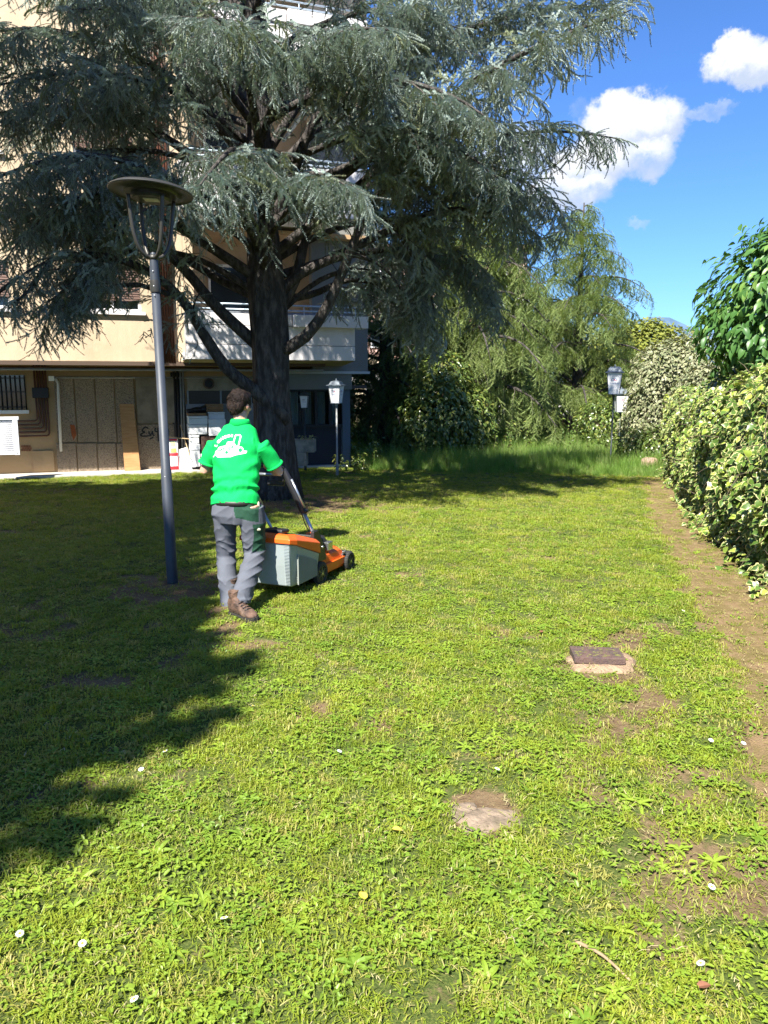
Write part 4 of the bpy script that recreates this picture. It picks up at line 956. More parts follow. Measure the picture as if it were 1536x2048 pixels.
foam('upright white foam box second from the ground of the left stack', 379, 870, 399, 888, WB+.18, WB+.58)
foam('wide white foam box in the middle of the left stack', 377, 849, 415, 869.5, WB+.16, WB+.60)
foam('wide white foam box at the top of the left stack, under the wooden tray', 377, 832, 416, 849, WB+.16, WB+.60)
foam('lowest white foam box of the right stack beside the worker', 402, 907, 440, 934, WB+.18, WB+.58)
foam('white foam box of the right stack on the dark crate', 417, 838, 452, 872, WB+.2, WB+.6)
foam('grey shaded foam box under the wooden crate', 416, 838-14, 450, 838, WB+.12, WB+.5)
mb = MB(); pbox(mb, 403, 873, 440, 907, WB+.2, WB+.56); simple('plastic_crate', 'dark reddish brown crate between the white foam boxes', 'crate', mb, mat('brown_plastic', (.10, .055, .04), .6, var=.3, vscale=20))
# open wooden tray and black bag
def slatcrate(name, label, x0, y0, x1, y1, o0, o1, n):
    s0, _ = fpx(x0, (y0+y1)/2, o1); s1, _ = fpx(x1, (y0+y1)/2, o1); za = fpx((x0+x1)/2, y0, o1)[1]; zb = fpx((x0+x1)/2, y1, o1)[1]
    root = thing(name, label, 'crate', tuple(fpt((s0+s1)/2, (o0+o1)/2, zb)))
    mw = mat('thin_crate_wood', (.36, .21, .10), .8, col2=(.22, .12, .06), vscale=8, stretch=(1, 1, 6), vary_obj=.3)
    h = (za-zb)/n
    for i in range(n):
        z = zb+h*i
        for oo in (o0, o1-.012):
            b = MB(); fbox(b, s0, s1, oo, oo+.012, z+h*.12, z+h*.9); b.build('slat', mw, root)
        for ss in (s0, s1-.012):
            b = MB(); fbox(b, ss, ss+.012, o0+.013, o1-.013, z+h*.12, z+h*.9); b.build('slat', mw, root)
    b = MB(); fbox(b, s0+.013, s1-.013, o0+.013, o1-.013, zb+.001, zb+.012); b.build('crate_bottom', mw, root)
    for ss in (s0+.014, s1-.044):
        for oo in (o0+.014, o1-.044): b = MB(); fbox(b, ss, ss+.03, oo, oo+.03, zb+.013, za-.002); b.build('corner_post', mw, root)
slatcrate('wooden_crate', 'wooden slatted fruit crate on top of the right stack', 413, 808, 447, 823.5, WB+.12, WB+.5, 3)
slatcrate('wooden_tray', 'shallow wooden tray on the topmost foam box of the left stack', 376, 826, 413, 831.6, WB+.16, WB+.56, 1)
mb = MB(); s0, z0 = fpx(397, 822, WB+.36)
for dx, rx, rz in ((-.17, .12, .05), (0, .20, .07), (.14, .12, .09)): mb.ellipsoid(fpt(s0+dx, WB+.36, z0-.045+rz), (rx, .12, rz), FM, 12, 8)
simple('black_bag', 'slack black plastic bag lying on the wooden tray', 'bag', mb, mat('black_plastic', (.012, .013, .016), .35), bevel=0, smooth=True)
# leaning white sheet, sticks, printed sack
mb = MB(); s0, s1 = fpx(356, 900, WB+.42)[0], fpx(379, 900, WB+.42)[0]; zt = fpx(366, 896, WB+.3)[1]
mb.prism([fpt(s0, WB+.34, zt-.04), fpt(s1-.03, WB+.34, zt+.03), fpt(s1+.04, WB+.48, PZ), fpt(s0+.02, WB+.48, PZ)], FN*.035)
simple('foam_sheet', 'flat white foam sheet leaning between the red sack and the box stack', 'foam sheet', mb, M_foam)
for (lab, a, b2) in (('thin wooden stick leaning from the dark pipes down to the foam boxes', (361, 850), (381, 918)), ('thin wooden stick lying across the top of the printed sack', (337, 874), (380, 878))):
    mb = MB(); q0, q1 = fpx(*a, WB+.15), fpx(*b2, WB+.62); mb.tube([fpt(q0[0], WB+.15, q0[1]), fpt(q1[0], WB+.62, q1[1])], .012, 6); simple('wooden_stick', lab, 'stick', mb, mat('pale_stick', (.42, .30, .17), .8), bevel=0)
s0, s1 = fpx(334, 900, WB+.45)[0], fpx(357, 900, WB+.45)[0]; zt = fpx(345, 877, WB+.35)[1]
sk = thing('cardboard_sack', 'red and white printed food sack leaning behind the lamp post', 'sack', tuple(fpt((s0+s1)/2, WB+.42, PZ)))
mb = MB(); rings = []
for t_ in (0, .04, .3, .6, .9, 1):
    dd = .06*math.sin(PI*min(1, t_*1.0+.08))+.012; z = PZ+(zt-PZ)*t_; oc = WB+.50-.14*t_
    rings.append([fpt(s0+(s1-s0)*(.5+.5*math.cos(a)*min(1, 1.15*abs(math.cos(a))**-.0)), oc+dd*math.sin(a), z) for a in [2*PI*k/16 for k in range(16)]])
mb.loft(rings); mb.build('sack_body', mat('white_sack_print', (.74, .72, .72), .5), sk, smooth=True)
def sackband(z0f, z1f, xf0, xf1, m_, nm='printed_band'):
    mb = MB(); vs = []
    for t_ in (z0f, z1f):
        dd = .06*math.sin(PI*min(1, t_+.08))+.012; z = PZ+(zt-PZ)*t_; oc = WB+.50-.14*t_
        for xf in np.linspace(xf0, xf1, 7):
            a = math.acos(max(-1, min(1, (xf-.5)*2))); vs.append(fpt(s0+(s1-s0)*xf, oc+dd*math.sin(a)+.006, z))
    mb.add(vs, [(k, k+1, k+8, k+7) for k in range(6)]); mb.build(nm, m_, sk)
M_red = mat('red_print', (.62, .03, .04), .5)
sackband(.02, .13, .08, .94, M_red); sackband(.47, .55, .06, .94, M_red); sackband(.93, .99, .06, .94, M_red); sackband(.57, .70, .30, .80, mat('yellow_print', (.75, .50, .10), .5)); sackband(.76, .90, .30, .75, mat('lime_print', (.50, .62, .22), .5)); sackband(.14, .45, .50, .53, mat('blue_print', (.2, .3, .5), .5)); sackband(.14, .45, .90, .96, M_red)
# stone troughs beside the trunk
M_stone = mat('weathered_concrete_trough', (.30, .27, .21), .9, var=.35, vscale=6, bump=.4, bscale=40, dirt=.6, dscale=3, dcol=(.08, .075, .06))
def trough(label, x0, y0, x1, y1, Yd, dep, soil=True):
    a = at(x0, y0, Yd); b_ = at(x1, y1, Yd); c = ((a.x+b_.x)/2, Yd+dep/2, b_.z); root = thing('stone_trough', label, 'trough', c, 'stone troughs beside the cedar trunk')
    w_, h_ = b_.x-a.x, a.z-b_.z; mb = MB(); t = .05
    for sx2 in (-1, 1): mb.box((c[0]+sx2*(w_/2-t/2), c[1], c[2]+h_/2), (t, dep, h_))
    for sy2 in (-1, 1): mb.box((c[0], c[1]+sy2*(dep/2-t/2), c[2]+h_/2), (w_-2*t, t, h_))
    mb.box((c[0], c[1], c[2]+.03), (w_-2*t, dep-2*t, .06)); mb.build('trough_body', M_stone, root, bevel=.006)
    if soil:
        mb = MB(); mb.box((c[0], c[1], c[2]+h_-.06), (w_-2*t-.004, dep-2*t-.004, .04)); mb.build('potting_soil', mat('dark_soil', (.05, .035, .02), .95, var=.4, vscale=20), root)
        mb = MB(); q = random.Random(4)
        for i in range(46):
            o = Vector((c[0]+q.uniform(.0, w_/2-.04), c[1]+q.uniform(-.1, .1), c[2]+h_-.03)); leafshape(mb, o+Vector((0, 0, q.uniform(0, .10))), q.random()*6.28, q.uniform(.05, .1), .035, q.uniform(.2, 1.3), .3, 3)
        mb.build('small_plant', leafmat('trough_leaf', (.20, .24, .10), (.4, .42, .25), None), root)
trough('wide grey stone trough with a small plant, resting on the lower block beside the trunk', 560, 880, 629, 905, 17.2, .45)
trough('smaller pale stone block under the planted trough, standing on the pavement', 584, 905.6, 613, 932, 17.15, .42, False)

# ---- far buildings seen between the trees
def far_house():
    c = onground(770, 42); root = thing('shop_building', 'pink and cream building with shop windows, seen far behind the conifers', 'building', c)
    M_pink = mat('pink_stucco', (.50, .33, .28), .9, var=.1); M_cream = mat('cream_stucco', (.62, .52, .36), .9, var=.1, dirt=.2); M_dk = mat('shop_shutter', (.16, .16, .17), .6)
    x0, x1, y0 = c[0]-3.4, c[0]+7.5, c[1]
    b = MB(); b.box(((x0+x1)/2, y0+3, c[2]+1.7), (x1-x0, 6, 3.4)); b.build('wall', M_cream, root)
    b = MB(); b.box(((x0+x1)/2, y0+3.1, c[2]+6.2), (x1-x0+.02, 5.6, 5.6)); b.build('upper_wall', M_pink, root)
    b = MB(); b.box(((x0+x1)/2, y0+3.0, c[2]+9.1), (x1-x0+.6, 6.4, .2)); b.build('roof', M_brown, root)
    for i in range(5):
        xx = x0+1.0+i*2.1
        b = MB(); b.box((xx, y0-.02, c[2]+1.1), (1.5, .06, 1.9)); w = b.build('shop_window', M_dk if i % 2 else M_glass, root)
        b = MB(); b.box((xx, y0-.08, c[2]+2.3), (1.7, .14, .36)); b.build('sign_board', M_white, w)
        b = MB(); b.box((xx, y0-.2, c[2]+3.0), (1.9, .5, .08)); b.build('ledge', M_white, root)
        for k in (4.6, 7.3):
            b = MB(); b.box((xx, y0+.27, c[2]+k), (.95, .08, 1.3)); w = b.build('window', M_alu, root)
            b = MB(); b.box((xx, y0+.225, c[2]+k), (.8, .03, 1.15)); b.build('pane', M_glass, w)
    b = MB(); b.box(((x0+x1)/2, y0-.35, c[2]+5.7), (x1-x0, .7, .12)); b.box(((x0+x1)/2, y0-.68, c[2]+6.1), (x1-x0, .05, .7)); b.build('balcony', M_white, root)
far_house()
# white boundary wall far right of it
c = onground(1010, 40)
mb = MB(); mb.box((c[0], c[1], c[2]+.55), (9, .2, 1.1)); mb.box((c[0], c[1], c[2]+1.14), (9.1, .3, .08)); simple('garden_wall', 'low pale boundary wall far behind the meadow', 'wall', mb, M_white)
# mountains
mb = MB(); n = 60; vs = []
for i in range(n+1):
    x = -1300+i*60; hgt_ = 70+150*float(fbm(i*.17, .3, 8))+ (50*math.exp(-((x-760)/120)**2)) + 20*float(fbm(i*.9, 3, 5))
    vs += [(x, 2100, -30), (x+30, 2300, hgt_*1.25-60), (x, 2500, -30)]
fs = []
for i in range(n):
    for k in range(2): fs.append((3*i+k, 3*i+3+k, 3*i+4+k, 3*i+1+k))
mb.add(vs, fs); mb.build('mountain_ridge', mat('distant_hills', (.10, .16, .24), 1, var=.3, vscale=.01, spec=0), kind='structure', smooth=False)
# ---------------------------------------------------------------- hedge, bushes, meadow
def flatleaf(name, outline, m, fold=.25, curl=.2, edge=True):
    """leaf from a half outline [(along, half width)...]; a rim attribute marks the margin"""
    mb = MB(); n = len(outline); c = []; lf = []; rt = []
    for (a, w) in outline:
        z = -curl*a*a; c.append(Vector((a, 0, z))); lf.append(Vector((a, w, z+fold*w-.3*w*w))); rt.append(Vector((a, -w, z+fold*w-.3*w*w)))
    md = [(p+q)*.5-Vector((0, 0, .01)) for p, q in zip(c, lf)]; md2 = [(p+q)*.5-Vector((0, 0, .01)) for p, q in zip(c, rt)]
    vs = c+md+lf+md2+rt; fs = []
    for i in range(n-1):
        for (p, q, fl) in ((0, 1, 0), (1, 2, 0), (0, 3, 1), (3, 4, 1)):
            f = (p*n+i, p*n+i+1, q*n+i+1, q*n+i); fs.append(f if fl else tuple(reversed(f)))
    mb.add(vs, fs); me = mb.mesh(name, m, True)
    if edge:
        a = me.attributes.new('edge', 'FLOAT', 'POINT'); vals = [0.25]*n+[.5]*n+[1.0]*n+[.5]*n+[1.0]*n
        vals[n-1] = 1; a.data.foreach_set('value', vals)
    return me
M_ivy = leafmat('variegated_ivy_leaf', (0.028, 0.072, 0.016), (0.120, 0.200, 0.030), (0.28, 0.36, 0.05), trans=.16, rough=.34, wscale=1.5, spec=.5, edge=(.54, .51, .22), edge_amt=.27)
M_var = leafmat('cream_variegated_leaf', (0.10, 0.13, 0.055), (0.17, 0.19, 0.09), None, trans=.15, rough=.45, wscale=1.2, edge=(.44, .42, .26), edge_amt=.45)
M_laur = leafmat('laurel_leaf', (0.060, 0.105, 0.026), (0.135, 0.185, 0.036), (0.20, 0.215, 0.045), trans=.2, rough=.3, wscale=1.2, spec=.6)
M_big = leafmat('broad_green_leaf', (0.050, 0.130, 0.030), (0.090, 0.200, 0.045), (0.16, 0.27, 0.06), trans=.28, rough=.42, wscale=1.2, spec=.5)
M_yel = leafmat('olive_yellow_leaf', (0.13, 0.165, 0.03), (0.22, 0.225, 0.03), None, trans=.2, rough=.6, wscale=.8)
M_mead = leafmat('meadow_blade', (0.130, 0.260, 0.040), (0.230, 0.350, 0.075), (0.32, 0.36, 0.14), trans=.45, rough=.5, wscale=.9)
M_stem = mat('woody_stem', (.12, .09, .06), .9, var=.3, vscale=20)
IVY = [flatleaf('ivy_leaf%d' % i, o, M_ivy, f, cu) for i, (o, f, cu) in enumerate([
    ([(0, .05), (.04, .34), (.22, .50), (.34, .36), (.52, .40), (.70, .22), (1, 0)], .2, .25),
    ([(0, .08), (.08, .42), (.28, .46), (.42, .30), (.60, .28), (.82, .12), (1.05, 0)], .3, .4),
    ([(0, .1), (.1, .30), (.3, .42), (.5, .36), (.7, .22), (1, 0)], -.1, .5)])]
VAR = [flatleaf('variegated_leaf%d' % i, o, M_var, f, cu) for i, (o, f, cu) in enumerate([([(0, .02), (.25, .22), (.55, .25), (.8, .14), (1, 0)], .3, .3), ([(0, .03), (.3, .28), (.6, .24), (1, 0)], .1, .5)])]
LAUR = [flatleaf('laurel_leaf%d' % i, o, M_laur, f, cu, False) for i, (o, f, cu) in enumerate([([(0, .02), (.25, .20), (.55, .23), (.8, .13), (1, 0)], .35, .2), ([(0, .02), (.3, .24), (.65, .20), (1, 0)], .1, .4)])]
BIG = [flatleaf('broad_leaf%d' % i, o, M_big, f, cu, False) for i, (o, f, cu) in enumerate([([(0, .02), (.15, .14), (.35, .25), (.58, .26), (.8, .15), (1, 0)], .35, .45), ([(0, .02), (.2, .18), (.45, .27), (.7, .21), (1, 0)], .2, .7)])]
YEL = [flatleaf('olive_leaf%d' % i, [(0, .05), (.4, .35), (1, 0)], M_yel, .2, .3, False) for i in range(1)]

def surf_leaves(name, label, cat, base, protos, pts, nrm, size, jit, seed, npieces=0, leafname='leaf', group=None, stems=None, outward=.75, upj=.33):
    """pts, nrm: leaf places and outward directions"""
    g = np.random.default_rng(seed); n = len(pts); root = thing(name, label, cat, base, group)
    D = np.asarray(nrm)*outward+g.normal(0, jit, (n, 3)); D[:, 2] -= .38
    # leaf normal leans out and up
    ups = np.asarray(nrm)*.75+np.array([0, 0, .65])+g.normal(0, upj, (n, 3))
    # leaf lies in the plane across ups, its tip along D
    tip = D-ups*((D*ups).sum(1)/(ups*ups).sum(1))[:, None]*.75
    Rt = np.array([eul(t_, None, u_) for t_, u_ in zip(tip, ups)]); S = g.uniform(size[0], size[1], n); I = g.integers(0, len(protos), n)
    order = np.arange(n)
    if npieces:
        P = np.asarray(pts); d = np.hypot(P[:, 0], P[:, 1]); vis = (np.abs(P[:, 0]/np.maximum(P[:, 1], .01)) < .5) & (P[:, 1] > 0)
        # the ones that show largest: near, in view and on the outside
        score = np.where(vis, S/np.maximum(d, .1), 0)*g.uniform(.9, 1.1, n); order = np.argsort(-score)
        for i in order[:npieces]:
            M = Matrix.Translation(Vector(pts[i])-root.location) @ Euler(Rt[i]).to_matrix().to_4x4() @ Matrix.Scale(S[i], 4)
            piece(leafname, protos[I[i]], root, M)
        order = order[npieces:]
    o = scatter('foliage', protos, np.asarray(pts)[order], Rt[order], S[order], I[order], parent=root); o['kind'] = 'stuff'
    if stems is not None and stems.v: s = stems.build('stems', M_stem, root); s['kind'] = 'stuff'
    return root
# --- the ivy hedge along the right side
g = np.random.default_rng(77); pts = []; nrm = []
def hedge_top(y): return 2.12+.08*np.sin(y*1.1+1)+.16*(fbm(y*.8, y*0+2, 3)-.5)*2-.022*np.maximum(0, y-6)
def hedge_face(y, z):
    t = z/2.0; return hedge_x(y)+.10*t-.10*np.sin(PI*np.clip(t, 0, 1))+.34*(fbm(y*1.3, z*1.5+4, 12)-.5)*2*.7+.12*(fbm(y*4, z*4, 14)-.5)*2
n = 22000; y = 1.0+18.0*g.random(n)**.8; zt = hedge_top(y); z = zt*g.random(n)**.9; k = (z > .06) | (g.random(n) < .3); y, z, zt = y[k], z[k], zt[k]
dep = g.exponential(.09, len(y)); dep = np.where(dep > .5, .2, dep); x = hedge_face(y, z)+dep
rnd = np.clip((z-(zt-.3))/.3, 0, 1); x = x+.30*rnd**2
P1 = np.stack([x, y, z+gh(x, y)], -1); N1 = np.tile(np.array([-.955, -.26, .12]), (len(x), 1)); N1[:, 2] += rnd*1.2
n = 9000; y = 1.0+18.0*g.random(n); x = hedge_x(y)+.15+1.25*g.random(n); zt = hedge_top(y)+.1*(fbm(x*2, y*2, 6)-.5)
P2 = np.stack([x, y, zt+gh(x, y)-g.exponential(.06, n)], -1); N2 = np.tile(np.array([-.2, -.2, 1.0]), (n, 1))
n = 2600; x = hedge_x(np.full(n, 19.0))+1.2*g.random(n); z = 1.8*g.random(n); P3 = np.stack([x, 19.0+.2*g.random(n), z-.3], -1); N3 = np.tile(np.array([-.2, .9, .2]), (n, 1))
# trailing shoots at the foot
n = 700; y = 1.5+17*g.random(n)**1.2; x = hedge_x(y)-.02-.25*g.random(n)**2*(fbm(y*1.7, y*0, 44) > .42); z = .02+.16*g.random(n)
P4 = np.stack([x, y, z+gh(x, y)], -1); N4 = np.tile(np.array([-.6, -.3, .7]), (n, 1))
pts = np.concatenate([P1, P2, P3, P4]); nrm = np.concatenate([N1, N2, N3, N4])
sm = MB(); rr = random.Random(8)
for i in range(420):
    yy0 = 1+18*rr.random(); z0 = rr.uniform(0, 1.9); x0 = float(hedge_face(yy0, z0))+rr.uniform(.02, .25); p = Vector((x0, yy0, z0+G(x0, yy0))); d = Vector((rr.uniform(-.5, .3), rr.uniform(-1, 1), rr.uniform(-1, 1))).normalized(); ps = [p.copy()]
    for j in range(4): d = (d+Vector((rr.uniform(-.3, .3), rr.uniform(-.3, .3), rr.uniform(-.4, .2)))).normalized(); p = p+d*.12; ps.append(p.copy())
    sm.tube(ps, [.006, .005, .004, .003, .002], 4, cap=False)
hg = surf_leaves('ivy_hedge', 'long hedge of cream and green variegated ivy along the earth path', 'hedge', (hedge_x(8)+.6, 8.0, G(hedge_x(8), 8)), IVY, pts, nrm, (.045, .098), .5, 5, npieces=300, stems=sm, upj=.5)
# solid core, coloured nearly black to put shade into the leaf gaps
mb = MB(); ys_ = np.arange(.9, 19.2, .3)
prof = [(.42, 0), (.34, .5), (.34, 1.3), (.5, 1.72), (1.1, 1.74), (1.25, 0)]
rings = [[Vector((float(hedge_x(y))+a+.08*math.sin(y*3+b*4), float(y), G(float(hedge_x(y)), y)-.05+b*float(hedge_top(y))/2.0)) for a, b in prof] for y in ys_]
mb.loft(rings); mb.build('hedge_shade_core', mat('dark_twig_shade', (.045, .034, .024), 1, col2=(.012, .010, .007), vscale=14, bump=1, bscale=30, spec=0), hg)

def blob_bush(name, label, cat, base, blobs, protos, n, size, seed, npieces=0, jit=.4, depth=.12, leafname='leaf', stem=None, lump=.16, group=None):
    g = np.random.default_rng(seed); base = Vector(base); P = []; Nn = []; vol = np.array([b[3]*b[4] for b in blobs]); vol = vol/vol.sum()
    for (cx, cy, cz, rx, rz), f in zip(blobs, vol):
        m = int(n*f); d = g.normal(0, 1, (m, 3)); d /= np.linalg.norm(d, axis=1)[:, None]
        l = 1+lump*2*(fbm(np.arctan2(d[:, 1], d[:, 0])*2.3+cx*3+9, d[:, 2]*3.1+cz*2+5, seed)-.5)+lump*.8*(fbm(np.arctan2(d[:, 1], d[:, 0])*7+9, d[:, 2]*8+5, seed+3)-.5)*2
        q = 1-g.exponential(depth, m); q = np.where(q < .3, .8, q)*l
        p = np.stack([cx+rx*q*d[:, 0], cy+rx*q*d[:, 1], cz+rz*q*d[:, 2]], -1)+np.array(base); ok = p[:, 2] > gh(p[:, 0], p[:, 1])+.02
        P.append(p[ok]); Nn.append(d[ok])
    P = np.concatenate(P); Nn = np.concatenate(Nn); sm = MB(); r_ = random.Random(seed)
    for (cx, cy, cz, rx, rz) in blobs:
        for _ in range(7):
            e = base+Vector((cx+rx*.7*r_.uniform(-1, 1), cy+rx*.7*r_.uniform(-1, 1), cz+rz*r_.uniform(-.2, .8))); m_ = base.lerp(e, .5)+Vector((0, 0, -.1)); sm.tube([base+Vector((r_.uniform(-.1, .1), r_.uniform(-.1, .1), 0)), m_, e], [(stem or .03), (stem or .03)*.6, .006], 5, cap=False)
    return surf_leaves(name, label, cat, base, protos, P, Nn, size, jit, seed, npieces, leafname, group, sm)
c = onground(880, 21.3)
blob_bush('laurel_bush', 'rounded glossy laurel bush in front of the dark conifers', 'bush', c, [(0, 0, 1.3, 1.15, 1.35), (-.55, -.1, 1.0, .9, 1.0), (.75, .1, 1.05, .8, 1.05), (.1, 0, 2.2, .75, .75)], LAUR, 9000, (.09, .15), 51)
c = onground(1338, 20.5)
blob_bush('variegated_bush', 'tall round bush of cream edged leaves beyond the end of the hedge', 'bush', c, [(0, 0, 1.5, 1.15, 1.7), (-.35, 0, .9, .9, 1.0), (.4, -.1, 2.35, .95, 1.05), (-.35, 0, 2.25, .8, .9)], VAR, 15000, (.07, .12), 52, depth=.1)
c = onground(1420, 17.6)
blob_bush('variegated_bush', 'cream leaved bush rising just behind the hedge end', 'bush', c, [(0.2, .6, 1.3, .9, 1.45), (.9, .4, 1.6, 1.0, 1.3)], VAR, 9000, (.07, .12), 53, depth=.1)
c = onground(1265, 34)
blob_bush('olive_tree', 'round olive yellow tree far behind the lantern post', 'tree', c, [(0, 0, 2.4, 2.2, 2.2), (1.2, .3, 2.9, 1.8, 1.7), (-1.3, 0, 2.3, 1.8, 1.9), (.3, 0, 3.7, 1.3, 1.1)], YEL, 16000, (.13, .24), 54, stem=.12)
c = onground(1190, 36)
blob_bush('far_tree', 'dull green tree in the gap between cedar and olive yellow tree', 'tree', c, [(0, 0, 2.2, 2.2, 2.4), (-2.2, .3, 2.2, 2.0, 2.2)], [DKG[0]], 1400, (.5, .9), 55, stem=.12)
c = onground(1290, 23.5)
blob_bush('green_shrub', 'bright green shrub behind the lantern post', 'bush', c, [(0, 0, .9, 1.1, 1.1), (-1.2, .3, .8, .9, .9), (.8, .2, .7, .8, .8)], LAUR, 6500, (.08, .14), 56)
c = onground(1318, 19.0)
blob_bush('green_shrub', 'small green plant beside the pink stone at the hedge end', 'bush', (c[0], c[1], c[2]), [(-.1, 0, .55, .5, .5), (.3, .2, .45, .4, .45), (-.5, .4, .5, .45, .5)], LAUR, 2600, (.07, .11), 57)
# big leaved tree above the hedge, at the right edge
c = (5.75, 10.4, G(5.75, 10.4))
blob_bush('broadleaf_tree', 'tree with large drooping dark green leaves above the hedge', 'tree', c, [(-.15, 0, 2.95, 1.35, 1.0), (-.65, -.1, 2.55, .95, .62), (.75, 0, 3.1, 1.5, 1.1), (-.25, 0, 3.6, .78, .52)], BIG, 12000, (.085, .155), 58, npieces=300, jit=.45, depth=.16, stem=.07, lump=.2)

# --- meadow grass strip and wild plants
def meadow(i, n, h, w, rad):
    mb = MB(); r_ = random.Random(100+i)
    for k in range(n):
        a = r_.random()*2*PI; q = rad*math.sqrt(r_.random()); x_, y_ = q*math.cos(a), q*math.sin(a); az = r_.random()*2*PI; hh = h*r_.uniform(.5, 1.15); d = Vector((math.cos(az), math.sin(az), 0)); s = Vector((-d.y, d.x, 0))*w*.5; p = Vector((x_, y_, 0)); b_ = r_.uniform(.1, .8); prev = None; vs = []
        for j in range(4): t_ = j/3; c_ = p+d*hh*b_*t_*t_*.7+Vector((0, 0, hh*t_*(1-.35*b_*t_))); vs += [c_-s*(1-t_), c_+s*(1-t_)]
        mb.add(vs[:6]+[(Vector(vs[6])+Vector(vs[7]))/2], [(0, 1, 3, 2), (2, 3, 5, 4), (4, 5, 6)])
    return mb.mesh('meadow_tuft%d' % i, M_mead)
MEAD = [meadow(0, 30, .42, .011, .14), meadow(1, 26, .55, .011, .12), meadow(2, 34, .3, .010, .16)]
def meadow_edge(x): return 17.5+.75*np.sin(x*.5+1)+.5*(fbm(x*.9, x*0, 61)-.5)*2 + np.where(x < .8, .5, 0)
g = np.random.default_rng(9); n = 15000; x = g.uniform(-1.6, 8.2, n); y = 16.6+13.5*g.random(n)**1.5; k = (y > meadow_edge(x)) & (x < hedge_x(y)+1.2) & ((x > -.6) | (y > 20.5)); x, y = x[k], y[k]; n = len(x)
S = g.uniform(.55, 1.25, n)*(.55+.75*fbm(x*.6, y*.6, 62))*np.clip(.35+(y-meadow_edge(x))*.6, .3, 1.05)
scatter('meadow_grass', MEAD, np.stack([x, y, gh(x, y)-.01], -1), np.stack([g.normal(0, .12, n), g.normal(0, .12, n), g.uniform(0, 6.28, n)], -1), S, g.integers(0, 3, n), kind='stuff', label='tall wild grass between the lawn and the conifers', cat='grass')
n = 2500; x = g.uniform(-30, 30, n); y = g.uniform(26, 70, n)
scatter('rough_grass', MEAD, np.stack([x, y, gh(x, y)-.01], -1), np.stack([x*0, x*0, g.uniform(0, 6.28, n)], -1), g.uniform(1, 2.2, n), g.integers(0, 3, n), kind='stuff', label='rough grass beyond the conifers', cat='grass')
def herb(name, label, base, h, n, protos, seed, spread=.25, size=(.06, .11), group=None):
    r_ = random.Random(seed); base = Vector(base); sm = MB(); P = []; Nn = []
    for s_ in range(n):
        p = base+Vector((r_.uniform(-spread, spread), r_.uniform(-spread, spread), 0)); p.z = G(p.x, p.y); hh = h*r_.uniform(.55, 1.1); d = Vector((r_.uniform(-.25, .25), r_.uniform(-.25, .25), 1)); k = 9; ps = []
        for j in range(k+1):
            t_ = j/k; q = p+d*hh*t_; ps.append(q)
            if j > 1:
                for m_ in range(3): az = r_.random()*6.28; P.append(tuple(q)); Nn.append((math.cos(az), math.sin(az), .5))
        sm.tube(ps, [.006*(1-j/(k+1)) for j in range(k+1)], 4, cap=False)
    return surf_leaves(name, label, 'plant', base, protos, np.array(P), np.array(Nn), size, .25, seed, 0, 'leaf', group, sm)
HG = 'wild plants at the meadow edge'
for i, (px, Y, h, k, lab) in enumerate([(705, 18.4, .45, 9, 'leafy wild plant beside the left lantern post'), (735, 19.3, .62, 12, 'wild plant right of the grey corner pillar'), (775, 20.2, .8, 14, 'tall wild plant in front of the dark conifer'), (690, 20.6, 1.0, 14, 'wild plant growing against the grey corner pillar'),
        (1000, 21.2, 1.05, 12, 'upright wild plant between the laurel bush and the pale cedar'), (1045, 22.3, .95, 10, 'wild plant at the foot of the pale cedar'), (850, 20.2, .75, 12, 'wild plant at the foot of the laurel bush'), (920, 21.4, .9, 12, 'wild plant under the forked cedar'), (1110, 22.6, .85, 10, 'wild plant right of the pale cedar trunk'), (1190, 21.6, .8, 10, 'wild plant left of the lantern post'), (1240, 20.8, .8, 12, 'wild plant right of the lantern post'), (1160, 23.4, 1.1, 10, 'taller wild plant behind the meadow grass')]):
    c = onground(px, Y); herb('wild_plant', lab, c, h, k, LAUR if i % 2 else [MEADL for MEADL in LAUR], 200+i, .38, (.06, .12), HG)
# daisies
M_pet = mat('white_petal', (.82, .82, .80), .6); M_eye = mat('yellow_flower_centre', (.65, .42, .03), .7)
pm = MB()
for k in range(16): leafshape(pm, (.002*math.cos(k*.3927), .002*math.sin(k*.3927), 0), k*.3927, .0085, .0034, .18, .1, 2)
petm = pm.mesh('daisy_petals', M_pet); em = MB(); em.ellipsoid((0, 0, .001), (.0038, .0038, .002), nu=8, nv=5); eyem = em.mesh('daisy_eye', M_eye); st_ = MB(); st_.tube([(0, 0, -.035), (.001, 0, -.001)], .0012, 5); stm = st_.mesh('daisy_stem', M_mead)
dz = [(41, 1887, 'daisy nearest the lower left corner'), (166, 1907, 'daisy at the lower left, right of the corner one'), (449, 1855, 'daisy beside a rosette of spoon shaped leaves'), (270, 2020, 'half open daisy at the bottom edge on the left'), (679, 1516, 'daisy in the sunny grass below the mower'), (994, 1552, 'small daisy above the broken stone slab'), (1421, 1494, 'daisy on the bare strip at the right'), (1486, 1500, 'daisy nearest the right edge'), (1422, 1792, 'daisy at the lower right among broad leaves'), (1400, 1947, 'daisy on the bare soil at the lower right'), (283, 1553, 'daisy in the shaded grass'), (506, 1424, 'daisy at the shadow edge'), (331, 1516, 'daisy in the shade above the lit one'), (874, 1190, 'daisy in the far lawn right of the mower'), (1366, 1230, 'white daisy on the earth path')]
for px, py, lab in dz:
    p = gnd(px, py); z = p.z+.036; root = thing('daisy', lab, 'daisy', (p.x, p.y, z), 'daisies in the lawn', rz=px*.1); s = 1.35
    root.scale = (s, s, s)
    for nm, me_ in (('petals', petm), ('flower_centre', eyem), ('stem', stm)): piece(nm, me_, root)
    root.rotation_euler = (R(-18), R(8), px*.1)

